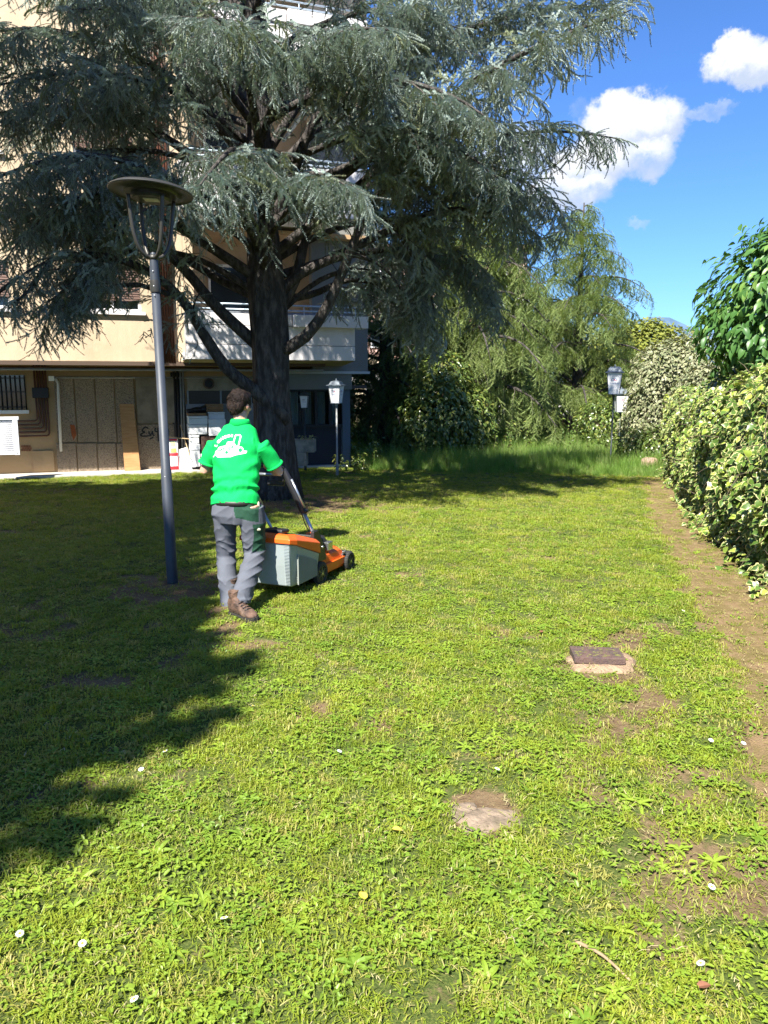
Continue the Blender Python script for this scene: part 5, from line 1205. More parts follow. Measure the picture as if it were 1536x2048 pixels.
# ---------------------------------------------------------------- stones and manhole
M_rock = mat('pale_stone', (.25, .19, .135), .9, col2=(.14, .105, .075), vscale=9, detail=8, bump=.8, bscale=35, dirt=.5, dscale=7, dcol=(.10, .10, .05))
def rockmesh(cx, cy, rx, ry, h, seed, zoff=-.02):
    mb = MB(); n = 22; rings = []; base = G(cx, cy)
    for j, (q, z) in enumerate(((1.05, 0), (1.0, .55), (.9, .9), (.6, 1.0), (.25, 1.02), (.02, 1.0))):
        ring = []
        for k in range(n):
            a = 2*PI*k/n; w = 1+.30*(float(fbm(math.cos(a)*1.6+5, math.sin(a)*1.6+seed, seed))-.5)*2+.08*math.sin(5*a+seed)
            x_, y_ = cx+rx*q*w*math.cos(a), cy+ry*q*w*math.sin(a); ring.append(Vector((x_, y_, base+zoff+h*z+.012*(float(fbm(x_*14, y_*14, 7))-.5))))
        rings.append(ring)
    return mb.loft(rings)
def rock(label, cx, cy, rx, ry, h, seed, group=None, m=M_rock, cat='stone'):
    mb = rockmesh(cx, cy, rx, ry, h, seed); mb.v = [tuple(Vector(v)-Vector((cx, cy, G(cx, cy)))) for v in mb.v]
    return mb.build('flat_stone', m, None, True, label=label, cat=cat, group=group, loc=(cx, cy, G(cx, cy)))
SG = 'broken stone pieces sunk in the lawn'
a = gnd(922, 1622); b_ = gnd(985, 1634); c_ = gnd(948, 1655)
rock('left piece of the broken pale stone slab sunk in the grass', a.x, a.y, .085, .085, .018, 3, SG)
rock('larger right piece of the broken stone slab sunk in the grass', b_.x, b_.y, .135, .085, .022, 5, SG)
rock('small front chip of the broken stone slab', c_.x, c_.y-.01, .07, .035, .016, 9, SG)
pk = onground(1300, 18.0)
rock('lumpy pinkish stone at the far end of the path', pk[0], pk[1], .20, .15, .38, 4, None, mat('pink_stone', (.46, .29, .24), .9, col2=(.28, .19, .14), vscale=9, bump=.8, bscale=20, dirt=.4, dscale=6, dcol=(.09, .09, .04)))
# drain cover
L0 = gnd(1195, 1322); dr_ = thing('drain_cover', 'tilted rusty iron drain cover in a crumbling concrete surround', 'drain cover', (L0.x, L0.y, L0.z))
a = gnd(1143, 1332); b_ = gnd(1246, 1338); w_ = (b_-a).length; yaw = math.atan2(b_.y-a.y, b_.x-a.x)
M_iron = mat('rusty_iron', (.115, .070, .058), .85, col2=(.070, .050, .048), vscale=12, bump=.4, bscale=80, dirt=.35, dscale=20, dcol=(.10, .11, .03))
RM = Matrix.Rotation(yaw, 3, 'Z')
mb = MB(); cc = Vector((L0.x, L0.y+.02, L0.z+.032)); TM = RM @ Matrix.Rotation(R(-2), 3, 'X')
mb.box(cc, (w_, .24, .042), TM); lidp = mb.build('lid', M_iron, dr_, bevel=.004)
mb = MB(); rr = random.Random(2)
for i in range(9):
    for j in range(5):
        if (i+j) % 2: continue
        o = Vector((-w_/2+.035+i*(w_-.07)/8, -.085+j*.042, .0225)); mb.box(cc+TM @ o, (.030, .010, .004), TM @ Matrix.Rotation(R(25 if j % 2 else -25), 3, 'Z'))
mb.build('tread_pattern', M_iron, lidp)
mb = MB()   # soil and moss caught in the tread
for i in range(46): 
    o = Vector((rr.uniform(-w_/2+.02, w_/2-.02), rr.uniform(-.1, .1), .0225)); mb.ellipsoid(cc+TM @ o, (rr.uniform(.006, .02), rr.uniform(.003, .007), .0025), TM, 6, 3)
mb.build('moss', mat('moss_specks', (.17, .17, .05), .95, var=.4, vscale=50), lidp)
M_crumb = mat('crumbling_concrete', (.36, .25, .16), .95, col2=(.22, .15, .10), vscale=16, detail=9, bump=1.2, bscale=60, dirt=.35, dscale=9, dcol=(.12, .11, .05))
mb = rockmesh(L0.x+.01, L0.y+.0, w_/2+.085, .20, .034, 6, -.02)
mb.build('concrete_surround', M_crumb, dr_, smooth=True)
mb = MB(); mb.box((L0.x, L0.y, L0.z-.012), (w_*.98, .26, .012), RM); mb.build('drain_shade_slab', M_black, dr_)  # black slab put in for the shade under the lid

# ---------------------------------------------------------------- lamps
M_post = mat('blue_grey_lamp_paint', (.036, .044, .058), .5, var=.15, vscale=5, spec=.4, dirt=.3, dscale=6, dcol=(.10, .10, .09))
M_lampd = mat('anthracite_lamp_metal', (.045, .043, .037), .42, metal=.3, spec=.5, var=.1)
tl = thing('street_lamp', 'tall grey lamp post with a round flat shade on four curved arms', 'lamp', tuple(LAMP))
top = at(307, 512, LAMP.y); lean = Vector((top.x-LAMP.x, 0, top.z-LAMP.z)); H = lean.length; AX = lean.normalized()
def lp(h, dx=0, dy=0): return LAMP+AX*h+Vector((dx, dy, 0))
mb = MB(); mb.tube([lp(-.05), lp(.01), lp(H*.36), lp(H*.362), lp(H*.90)], [.052, .050, .047, .042, .036], 20); mb.build('pole', M_post, tl, smooth=True)
mb = MB(); mb.tube([lp(H*.895), lp(H*.90), lp(H*.925), lp(H*.93)], [.043, .045, .045, .043], 20); mb.build('collar', M_lampd, tl, smooth=False, auto=True)
mb = MB(); mb.tube([lp(H*.93), lp(H*.985), lp(H), lp(H*1.01)], [.041, .036, .03, .02], 20); mb.build('socket', M_post, tl, auto=True)
for hh in (.885, .912, .955, .34):
    mb = MB(); mb.ellipsoid(lp(H*hh, .0, -.044), (.005, .005, .005), nu=8, nv=6); mb.build('bolt', M_alu, tl)
SH = at(302, 384, LAMP.y); RS = .345; c0 = lp(H*.995)
mb = MB(); mb.ellipsoid(c0+Vector((0, 0, .0)), (.045, .045, .03), nu=16, nv=8); mb.build('hub', M_lampd, tl, smooth=True)
for k in range(4):
    a = R(22)+k*PI/2+R(20); d = Vector((math.cos(a), math.sin(a), 0)); e = SH+d*.205-Vector((0, 0, .045))
    ps = [c0+d*.02, c0+d*.075+Vector((0, 0, .012)), c0+d*.13+Vector((0, 0, .075)), c0+d*.165+Vector((0, 0, .18)), c0+d*.185+Vector((0, 0, .32)), e]
    mb = MB(); mb.tube(resample(ps, .04), .0165, 10); mb.build('arm', M_lampd, tl, smooth=True)
TILT = Matrix.Rotation(R(-3.5), 3, 'X') @ Matrix.Rotation(R(3.5), 3, 'Y')
mb = MB(); mb.lathe(SH, [(.01, .045), (.20, .040), (.31, .025), (RS, .004), (RS+.006, -.006), (RS, -.014), (RS-.012, -.008), (.30, -.004), (.23, -.012), (.22, -.022), (.01, -.022)], 56, M=TILT); mb.build('shade', M_lampd, tl, auto=True)
mb = MB(); mb.lathe(SH, [(.01, -.02), (.16, -.022), (.165, -.052), (.15, -.068), (.01, -.068)], 32, M=TILT); mb.build('lamp_housing', M_lampd, tl, auto=True)
mb = MB(); mb.box(SH+Vector((.01, -.03, -.071)), (.125, .09, .008), TILT); mb.build('diffuser', mat('dusty_lamp_lens', (.42, .42, .30), .3), tl, bevel=.003)
mb = MB()
for k, dx in enumerate((-.11, -.07, -.03)): mb.tube([SH+Vector((dx, -.02, .035)), SH+Vector((dx, -.02, .062))], .004, 6)
mb.build('rivets', M_alu, tl)

M_lpost = mat('dark_green_grey_post', (.045, .055, .055), .5, metal=.2); M_lhead = mat('blue_grey_lantern', (.13, .155, .18), .5, metal=.2)
M_opal = mat('opal_lantern_panel', (.72, .72, .74), .3, spec=.5); M_logo1 = mat('blue_logo_print', (.10, .16, .36), .5); M_logo2 = mat('red_logo_print', (.55, .06, .14), .5)
def ringmesh(mb, c, ux, uz, r_, w, n=20, a0=0, a1=2*PI, off=Vector((0, 0, 0)), tilt=0):
    vs = []
    for k in range(n+1):
        a = a0+(a1-a0)*k/n; e = ux*math.cos(a)*r_+uz*math.sin(a)*r_*.8; f = ux*math.cos(a)*(r_-w)+uz*math.sin(a)*(r_-w)*.8; vs += [c+e+off, c+f+off]
    mb.add(vs, [(2*k, 2*k+1, 2*k+3, 2*k+2) for k in range(n)])
def lantern(label, px, ytop, ybase, Y, rz, postmat, wid, headmat=M_lhead):
    """four-sided tapering lantern on a slim post"""
    base = onground(px, Y); base = (base[0], base[1], G(base[0], base[1])); root = thing('lantern_post', label, 'lantern', base, 'lantern posts round the lawn'); B = Vector(base)
    ztop = at(px, ytop, Y).z-B.z; hl = wid*1.25; zb = ztop-hl*1.28; RZ = Matrix.Rotation(rz, 3, 'Z')
    def Wp(x, y, z): return B+RZ @ Vector((x, y, z))
    mb = MB(); mb.tube([B-Vector((0, 0, .05)), B+Vector((0, 0, .25)), B+Vector((0, 0, .26)), B+Vector((0, 0, zb))], [.035, .033, .021, .019], 12); mb.build('post', postmat, root, smooth=True)
    mb = MB(); mb.lathe(B+Vector((0, 0, .24)), [(.02, -.02), (.038, -.015), (.038, .02), (.02, .03)], 12); mb.lathe(B+Vector((0, 0, zb-.05)), [(.02, -.03), (.034, -.01), (.03, .03), (.05, .05), (.02, .055)], 12); mb.build('collar', postmat, root, auto=True)
    w0, w1 = wid*.31, wid*.43; z0, z1 = zb+.01, zb+hl
    for q in range(4):
        Q = Matrix.Rotation(q*PI/2, 3, 'Z')
        def V(x, y, z): v = Q @ Vector((x, y, 0)); return Wp(v.x, v.y, z)
        mb = MB(); mb.prism([V(-w0+.006, -w0, z0), V(w0-.006, -w0, z0), V(w1-.006, -w1, z1), V(-w1+.006, -w1, z1)], (V(0, 1, 0)-V(0, 0, 0))*.004); pn = mb.build('panel', M_opal, root)
        # round the print: two linked rings and two small lines
        f = lambda x, t: V(x, -(w0+(w1-w0)*t)-.0025, z0+(z1-z0)*t)
        cz = .68; ux = (f(.01, cz)-f(0, cz))*100; uz = (f(0, cz+.1)-f(0, cz)).normalized(); s = w1*.33
        mb = MB(); ringmesh(mb, f(-s*.62, cz), ux, uz, s*.62, s*.22, a0=.9, a1=2*PI-.6); ringmesh(mb, f(s*.35, cz), ux, uz, s*.62, s*.2, a0=-.3, a1=2.6); mb.add([f(-w1*.55, .50), f(w1*.55, .50), f(w1*.55, .515), f(-w1*.55, .515)], [(0, 1, 2, 3)]); mb.add([f(-w1*.2, .46), f(w1*.2, .46), f(w1*.2, .475), f(-w1*.2, .475)], [(0, 1, 2, 3)])
        mb.build('blue_logo', M_logo1, pn)
        mb = MB(); ringmesh(mb, f(s*.35, cz), ux, uz, s*.62, s*.2, a0=2.7, a1=5.9); ringmesh(mb, f(-s*.1, cz), ux, uz, s*.28, s*.14); mb.build('red_logo', M_logo2, pn)
        mb = MB(); mb.tube([V(-w0, -w0, z0), V(-w1, -w1, z1)], .008, 4); mb.build('corner_bar', postmat, root)
    mb = MB(); mb.box(B+Vector((0, 0, z0-.008)), (w0*2+.02, w0*2+.02, .016), RZ); mb.build('bottom_plate', headmat, root)
    def ring(w, z): return [Wp(-w, -w, z), Wp(w, -w, z), Wp(w, w, z), Wp(-w, w, z)]
    hr = hl*.30; mb = MB(); mb.loft([ring(w1+.012, z1-.002), ring(w1+.045, z1+.004), ring(w1+.045, z1+.018), ring(w1*.98, z1+hr*.25), ring(w1*.80, z1+hr*.75), ring(w1*.60, z1+hr*.95), ring(.015, z1+hr)]); mb.build('roof', headmat, root)
    mb = MB(); mb.lathe(B+Vector((0, 0, z1+hr)), [(.015, -.01), (.02, .01), (.012, .02), (.016, .035), (.003, .05)], 10); mb.build('finial', headmat, root, smooth=True)
    return root
LANT = []
lantern('lantern on a black post standing at the right, at the start of the tall grass', 1222, 734, 940, 18.6, R(-16), M_lpost, .40)
lantern('smaller lantern half hidden directly behind the right hand lantern', 1237, 778, 900, 22.0, R(-4), M_lpost, .40)
lantern('lantern on a pale slim post in front of the grey corner pillar', 674, 762, 925, 17.6, R(-18), mat('pale_grey_post', (.26, .27, .26), .5), .31)
lantern('dark lantern seen against the curtained window beside the trunk', 610, 785, 870, 18.55, R(0), M_lpost, .23, M_lpost)

# fallen leaves and a bit of dead wood
M_fall = mat('yellow_fallen_leaf', (.60, .48, .06), .6, var=.2, vscale=40); M_fallr = mat('red_brown_fallen_leaf', (.20, .085, .045), .7, var=.2, vscale=40)
for px, py, m_, lab in ((785, 1670, M_fall, 'yellow fallen leaf on the lawn left of the broken slab'), (731, 1812, M_fall, 'yellow fallen leaf nearest the bottom edge'), (1082, 1272, M_fallr, 'red brown fallen leaf left of the drain cover'), (1395, 1990, M_fallr, 'brown fallen leaf on bare soil at the lower right')):
    p = gnd(px, py); mb = MB(); leafshape(mb, (0, 0, 0), px, .042, .030, .15, .12, 4); mb.build('fallen_leaf', m_, None, label=lab, cat='fallen leaf', loc=(p.x, p.y, p.z+.028), group='fallen leaves on the lawn')
a = gnd(1150, 1890); b_ = gnd(1205, 1925); c_ = gnd(1260, 1968); o = a; mb = MB()
pts_ = resample([Vector((0, 0, .014)), (b_-o)+Vector((0, .008, .020)), (c_-o)+Vector((0, 0, .012))], .02); mb.tube(pts_, [.0065-.003*i/len(pts_) for i in range(len(pts_))], 6)
mb.build('dead_root', mat('dry_root_wood', (.34, .24, .14), .9, var=.3, vscale=30), None, smooth=True, label='thin dry root lying on the bare soil at the lower right', cat='root', loc=tuple(o))
# ---------------------------------------------------------------- mower
MO = gnd(641, 1168); MO = Vector((MO.x, MO.y, G(MO.x, MO.y)))      # under the right rear wheel
HEAD = R(23); U = Vector((math.sin(HEAD), math.cos(HEAD), 0)); RV = Vector((U.y, -U.x, 0)); ZV = Vector((0, 0, 1))
MM = Matrix((RV, U, ZV)).transposed()        # x right, y ahead, z up
TW = .46                                      # track: right wheel at x=0, left at -TW
def mp(x, y, z): return MO+RV*x+U*y+ZV*z
mow = thing('lawn_mower', 'orange petrol lawn mower with a grey grass box and black folding handle', 'lawn mower', tuple(mp(-TW/2, .2, 0)))
M_org = mat('orange_plastic', (.70, .115, .012), .38, var=.08, spec=.5, dirt=.15, dscale=6, dcol=(.2, .06, .02))
M_bag = mat('grey_plastic_grass_box', (.28, .32, .32), .5, var=.05, spec=.4, dirt=.2, dscale=8, dcol=(.20, .24, .16))
M_blk = mat('black_mower_plastic', (.018, .018, .02), .42, spec=.5)
M_tyre = mat('black_tyre', (.03, .03, .028), .8, bump=.3, bscale=60, dirt=.5, dscale=15, dcol=(.12, .10, .06)); M_rim = mat('olive_rim', (.10, .095, .04), .55)
M_handle = mat('silver_handle_tube', (.36, .39, .42), .3, metal=.75, spec=.5)
M_steel = mat('bright_steel', (.5, .5, .5), .25, metal=.9)
def wheel(label, x, y, r_, w_):
    c = mp(x, y, r_-.005); Mx = MM @ Matrix.Rotation(PI/2, 3, 'Y')
    mb = MB(); prof = [(r_*.70, -w_/2), (r_*.92, -w_/2), (r_, -w_*.35), (r_, w_*.35), (r_*.92, w_/2), (r_*.70, w_/2), (r_*.66, 0), (r_*.70, -w_/2)]
    mb.lathe(c, prof, 32, M=Mx)
    for k in range(24):
        a = 2*PI*k/24; mb.box(c+Mx @ Vector((r_*math.cos(a), r_*math.sin(a), 0)), (.006, .009, w_*.8), Mx @ Matrix.Rotation(a, 3, 'Z'))
    root = mb.build('wheel', M_tyre, mow, auto=True)
    if label: root['label'] = label
    mb = MB(); mb.lathe(c, [(r_*.67, -w_*.30), (r_*.67, w_*.32), (r_*.60, w_*.40), (r_*.58, w_*.1), (r_*.30, w_*.05), (r_*.26, w_*.45), (.006, w_*.5), (.006, -w_*.3)], 24, M=Mx)
    for k in range(6):
        a = 2*PI*k/6; mb.box(c+Mx @ Vector((r_*.44*math.cos(a), r_*.44*math.sin(a), w_*.22)), (r_*.36, .012, .02), Mx @ Matrix.Rotation(a, 3, 'Z'))
    mb.build('rim', M_rim, root, auto=True)
    mb = MB(); mb.lathe(c, [(.001, w_*.55), (.012, w_*.53), (.012, w_*.3), (.001, w_*.3)], 12, M=Mx); mb.build('hub_cap', M_steel, root)
RW, FW = .105, .09; FY = .60
wheel(None, 0, 0, RW, .05); wheel(None, -TW-.0, 0, RW, .05); wheel(None, .0, FY, FW, .045); wheel(None, -TW, FY, FW, .045)
def mloft(name, rings, m, parent=None, bevel=.012, cap=True, **k):
    mb = MB(); mb.loft([[mp(*p) for p in r_] for r_ in rings], cap=cap); return mb.build(name, m, parent or mow, bevel=bevel, **k)
def rr_ring(x0, x1, y0, y1, z, c=.05):
    return [(x0+c, y0, z), (x1-c, y0, z), (x1, y0+c, z), (x1, y1-c, z), (x1-c, y1, z), (x0+c, y1, z), (x0, y1-c, z), (x0, y0+c, z)]
# deck
mloft('deck', [rr_ring(-TW+.025, -.03, -.04, FY+.09, .05, .05), rr_ring(-TW+.03, -.035, -.03, FY+.07, .15, .06), rr_ring(-TW+.045, -.05, 0, FY-.02, .225, .08), rr_ring(-TW+.09, -.095, .04, FY-.09, .255, .08)], M_org)
mb = MB()
for x in (-TW+.02, -.02): mb.box(mp(x, FY/2, .115), (.022, FY-.10, .07), MM)
mb.build('side_skirt', M_org, mow, bevel=.006)
mb = MB(); mb.box(mp(-TW/2, FY+.07, .14), (TW-.02, .05, .055), MM); mb.build('front_bumper', M_blk, mow, bevel=.01)
mb = MB(); mb.tube([mp(-TW, FY, FW), mp(0, FY, FW)], .011, 8); mb.tube([mp(-TW, 0, RW), mp(0, 0, RW)], .011, 8); mb.build('axle', M_steel, mow, smooth=True)
mb = MB(); mb.box(mp(-.03, FY-.05, .15), (.02, .09, .07), MM @ Matrix.Rotation(R(20), 3, 'X')); mb.tube([mp(-.015, FY-.11, .20), mp(-.01, FY-.02, .15), mp(0, FY, FW)], .008, 6); mb.build('height_bracket', M_steel, mow, bevel=.003)
# engine
mb = MB(); mb.lathe(mp(-TW/2, FY*.45, .245), [(.01, 0), (.13, 0), (.14, .03), (.14, .09), (.12, .125), (.06, .14), (.01, .142)], 28); en = mb.build('engine_cowl', M_blk, mow, auto=True)
mb = MB(); mb.lathe(mp(-TW/2, FY*.45, .385), [(.01, .002), (.055, .002), (.05, .02), (.01, .024)], 20); mb.build('recoil_cap', M_org, en, auto=True)
mb = MB(); mb.box(mp(-TW/2+.14, FY*.5, .29), (.09, .10, .08), MM); mb.build('muffler', M_steel, mow, bevel=.008)
mb = MB(); mb.box(mp(-TW/2-.12, FY*.55, .30), (.08, .12, .09), MM); mb.build('fuel_tank', M_blk, mow, bevel=.015)
# grass box: grey shell, orange lid, mesh sides
b0, b1 = -.56, -.06; bx0, bx1 = -TW-.0, .01
def boxring(z, inset, y0, y1): return [(bx0+inset, y0, z), (bx1-inset, y0, z), (bx1-inset+.015, y0+.10, z), (bx1-inset+.015, y1, z), (bx0+inset-.015, y1, z), (bx0+inset-.015, y0+.10, z)]
def bring(zr, zf, inset, y0, y1):
    zm = zr+(zf-zr)*.30
    return [(bx0+inset, y0, zr), (bx1-inset, y0, zr), (bx1-inset+.015, y0+.10, zm*.5+zr*.5), (bx1-inset+.015, y1, zf), (bx0+inset-.015, y1, zf), (bx0+inset-.015, y0+.10, zm*.5+zr*.5)]
shell = mloft('grass_box', [bring(.085, .085, .045, b0+.10, b1), bring(.10, .10, .032, b0+.05, b1), bring(.28, .22, .012, b0+.02, b1), bring(.475, .30, .0, b0, b1-.0)], M_bag, bevel=.008)
# ribbed side vents
mb = MB()
for i in range(17):
    y = b0+.115+i*.0205; mb.box(mp(bx1+.0145-(.02*(i*0)), y, .235-i*.0035), (.012, .007, .26-i*.0075), MM)
for j in range(15): mb.box(mp(bx1+.010-.006*(j < 4), b0+.115+.17*(1-max(0, j-8)*.11), .12+j*.0155), (.010, .34*(1-max(0, j-8)*.11), .0045), MM)
mb.build('vent_grille', mat('vent_grille_grey', (.24, .26, .23), .5), shell)
mb = MB()
for j in range(28): mb.box(mp(bx1-.028-.012*(1-j/28), b0+.030-.028*(j/28), .12+j*.0126), (.05, .008, .004), MM)
mb.build('rear_ribs', M_bag, shell)
mloft('grass_box_lid', [bring(.478, .303, -.012, b0-.014, b1+.005), bring(.515, .395, -.010, b0-.010, b1+.005), bring(.540, .43, .02, b0+.02, b1-.02), bring(.545, .44, .06, b0+.06, b1-.05)], M_org, bevel=.006)
mb = MB(); mb.box(mp(-TW/2+.02, b0+.16, .548), (.19, .13, .035), MM @ Matrix.Rotation(R(-4), 3, 'X')); mb.build('box_handle', M_blk, mow, bevel=.012)
mb = MB(); mb.box(mp(-TW/2, -.02, .43), (TW-.06, .16, .03), MM @ Matrix.Rotation(R(-16), 3, 'X')); mb.build('rear_flap', M_blk, mow, bevel=.01)
# handle
HX0, HX1 = -TW+.02, -.02
GR = at(566, 934, MO.y+.02)                 # where the right hand holds the bar
gl = GR-MO; gx, gy, gz = gl.dot(RV), gl.dot(U), gl.z
for i, x in enumerate((HX0, HX1)):
    gxx = gx-.02 if i else gx-TW-.02
    mb = MB(); mb.prism([mp(x-.02, -.03, .20), mp(x-.02, .14, .20), mp(x-.02, .10, .33), mp(x-.02, -.02, .50), mp(x-.02, -.10, .50), mp(x-.02, -.10, .36)], RV*.035); mb.build('handle_bracket', M_blk, mow, bevel=.008)
    A0 = mp(x+.005, .02, .34); B0 = mp(gxx, gy+.04, gz-.02); mid = A0.lerp(B0, .47)
    mb = MB(); mb.tube([A0, mid], .0165, 10, flat=.8); mb.build('lower_handle', M_handle, mow, smooth=True)
    up = (B0-A0).normalized()
    mb = MB(); mb.tube([A0.lerp(B0, .44), A0.lerp(B0, .46), A0.lerp(B0, .86), B0], [.026, .032, .032, .022], 10, flat=.8); mb.build('upper_handle', M_blk, mow, auto=True)
    mb = MB(); q = [A0.lerp(B0, .47)+RV*.018+ZV*.024, A0.lerp(B0, .83)+RV*.018+ZV*.026]; mb.tube(q, .012, 6); mb.build('silver_strip', M_handle, mow, smooth=True)
    mb = MB(); c_ = A0.lerp(B0, .46)+RV*.03; mb.ellipsoid(c_, (.018, .03, .02), MM, 10, 6); mb.build('clamp_knob', M_blk, mow, smooth=True)
    mb = MB(); mb.ellipsoid(A0+RV*.03, (.012, .014, .014), MM, 10, 6); mb.build('bolt', M_steel, mow, smooth=True)
    if i:
        mb = MB(); ps = [A0.lerp(B0, .52)+ZV*.035-U*.03, A0.lerp(B0, .40)-ZV*.05-U*.02, A0.lerp(B0, .2)-ZV*.06, A0.lerp(B0, .02)-U*.05]; mb.tube(resample(ps, .05), .005, 6); mb.build('cable', M_blk, mow, smooth=True)
# rounded hand bar on top and lower cross brace
gR, gL = mp(gx-.02, gy+.04, gz-.02), mp(gx-TW-.02, gy+.04, gz-.02)
mb = MB(); ps = [gR, gR-U*.05+ZV*.02, gR-U*.095+ZV*.028-RV*.03, gR-U*.11+ZV*.03-RV*.09, gL-U*.11+ZV*.03+RV*.09, gL-U*.095+ZV*.028+RV*.03, gL-U*.05+ZV*.02, gL]
mb.tube(resample(ps, .03), .0145, 10); mb.build('hand_bar', M_blk, mow, smooth=True)
mb = MB(); ps = [gR+U*.03-ZV*.055, gR+U*.02-ZV*.075-RV*.05, gL+U*.02-ZV*.075+RV*.05, gL+U*.03-ZV*.055]
mb.tube([gR+U*.02-ZV*.06-RV*.02, gL+U*.02-ZV*.06+RV*.02], .03, 8, flat=.45); mb.build('control_bar', M_handle, mow, smooth=True)
mb = MB(); mb.box(gR+U*.035-ZV*.085-RV*.035, (.07, .07, .07), MM); mb.box(gR+U*.07-ZV*.14-RV*.12, (.18, .03, .05), MM); mb.build('control_housing', M_blk, mow, bevel=.012)
# clippings thrown out on the box
M_clip = mat('fresh_clippings', (.20, .30, .05), .8, var=.5, vscale=60)
mb = MB(); cr_ = random.Random(12)
for i in range(150):
    x, y = cr_.uniform(bx0+.03, bx1-.03), cr_.uniform(b0+.03, FY-.05); z = .552-.25*max(0, y-b0-.06) if y < b1 else .262-.0*(y)
    if b1 < y < .06: continue
    a = cr_.random()*PI; d = Vector((math.cos(a), math.sin(a), 0))*cr_.uniform(.006, .018); s_ = Vector((-d.y, d.x, 0)).normalized()*.0014; p = mp(x, y, z+.002); mb.add([p-d-s_, p-d+s_, p+d+s_, p+d-s_], [(0, 1, 2, 3)])
cp_ = mb.build('stuck_clippings', M_clip, mow); cp_['kind'] = 'stuff'

# ---------------------------------------------------------------- the man
man = thing('person', 'man in a green polo shirt and grey work trousers pushing the mower', 'person', (MO.x-.3, 6.1, 0))
def remesh(mb, vox, name, its=3):
    me = mb.mesh(name+'_raw', []); me.materials.clear(); o = bpy.data.objects.new(name+'_raw', me); COL.objects.link(o)
    bm = bmesh.new(); bm.from_mesh(me); bmesh.ops.recalc_face_normals(bm, faces=bm.faces); bm.to_mesh(me); bm.free()
    md = o.modifiers.new('r', 'REMESH'); md.mode = 'VOXEL'; md.voxel_size = vox
    sm = o.modifiers.new('s', 'SMOOTH'); sm.factor = .5; sm.iterations = its
    dg = bpy.context.evaluated_depsgraph_get(); out = bpy.data.meshes.new_from_object(o.evaluated_get(dg)); out.name = name
    bpy.data.objects.remove(o); bpy.data.meshes.remove(me); return out
def seg(mb, pts, rad, n=14, side=Vector((1, 0, 0)), asp=1.0):
    """tapered limb; asp widens the ring along side"""
    P = [Vector(p) for p in pts]; rings = []
    for i, p in enumerate(P):
        t = (P[min(i+1, len(P)-1)]-P[max(i-1, 0)]).normalized(); a = (side-t*side.dot(t)).normalized(); b_ = t.cross(a); ra = rad[i] if not isinstance(rad[i], tuple) else rad[i][0]; rb = ra/asp if not isinstance(rad[i], tuple) else rad[i][1]
        rings.append([p+a*ra*math.cos(2*PI*k/n)+b_*rb*math.sin(2*PI*k/n) for k in range(n)])
    mb.loft(rings)
def verts(me):
    a = np.empty(len(me.vertices)*3, np.float32); me.vertices.foreach_get('co', a); b_ = np.empty(len(me.vertices)*3, np.float32); me.vertices.foreach_get('normal', b_); return a.reshape(-1, 3), b_.reshape(-1, 3)
def setv(me, v): me.vertices.foreach_set('co', v.astype(np.float32).ravel()); me.polygons.foreach_set('use_smooth', [True]*len(me.polygons)); me.update()
BX = Vector((.985, -.17, 0)).normalized(); BY = Vector((.17, .985, 0)).normalized()     # torso sideways / ahead
# joints
hipc = at(472, 1020, 6.22); chest = at(474, 905, 6.36); neck = at(480, 842, 6.42); headc = at(481, 808, 6.46)
shL = at(431, 885, 6.42); shR = at(519, 885, 6.32)
elR = at(558, 944, 6.42); HR = GR+Vector((0.004, -.09, .02)); 
hbR = gR-U*.11+ZV*.03-RV*.06; hbL = gL-U*.11+ZV*.03+RV*.07
HR = hbR+Vector((0, 0, 0)); wrR = HR+Vector((-.035, -.075, .015))
elL = at(409, 940, 6.42); wrL = hbL+Vector((-.01, -.085, .01))
hL = at(450, 1012, 6.24); hR_ = at(503, 1012, 6.18)
knL = at(452, 1112, 6.30); anL = at(459, 1207, 6.12); knR = at(510, 1112, 6.22); anR = at(482, 1196, 5.80)
# --- body (skin), one mesh
mb = MB()
seg(mb, [hipc-ZV*.02, hipc.lerp(chest, .35), chest, neck-ZV*.03, neck+ZV*.0, neck.lerp(headc, .55)], [(.13, .085), (.12, .08), (.135, .08), (.062, .052), (.058, .058), (.054, .056)], side=BX)
HM = Matrix((BX, BY, ZV)).transposed() @ Matrix.Rotation(R(-14), 3, 'Z') @ Matrix.Rotation(R(-10), 3, 'X')
def hp(x, y, z): return headc+HM @ Vector((x, y, z))
mb.ellipsoid(hp(0, -.012, .018), (.074, .093, .088), HM, 20, 14); mb.ellipsoid(hp(0, .035, -.048), (.056, .060, .062), HM, 16, 10); mb.ellipsoid(hp(0, .078, -.085), (.026, .022, .02), HM, 12, 8)
mb.ellipsoid(hp(0, .093, -.022), (.014, .026, .020), HM, 12, 8); mb.ellipsoid(hp(0, .082, .005), (.011, .018, .028), HM, 12, 8)
for s in (-1, 1):
    mb.ellipsoid(hp(s*.078, -.008, -.022), (.009, .021, .031), HM @ Matrix.Rotation(R(-12*s), 3, 'Z'), 14, 10); mb.ellipsoid(hp(s*.050, .052, -.03), (.02, .025, .022), HM, 12, 8); mb.ellipsoid(hp(s*.03, .085, .022), (.022, .012, .009), HM, 12, 8)
mb.ellipsoid(hp(0, .088, -.058), (.022, .010, .006), HM, 10, 6)
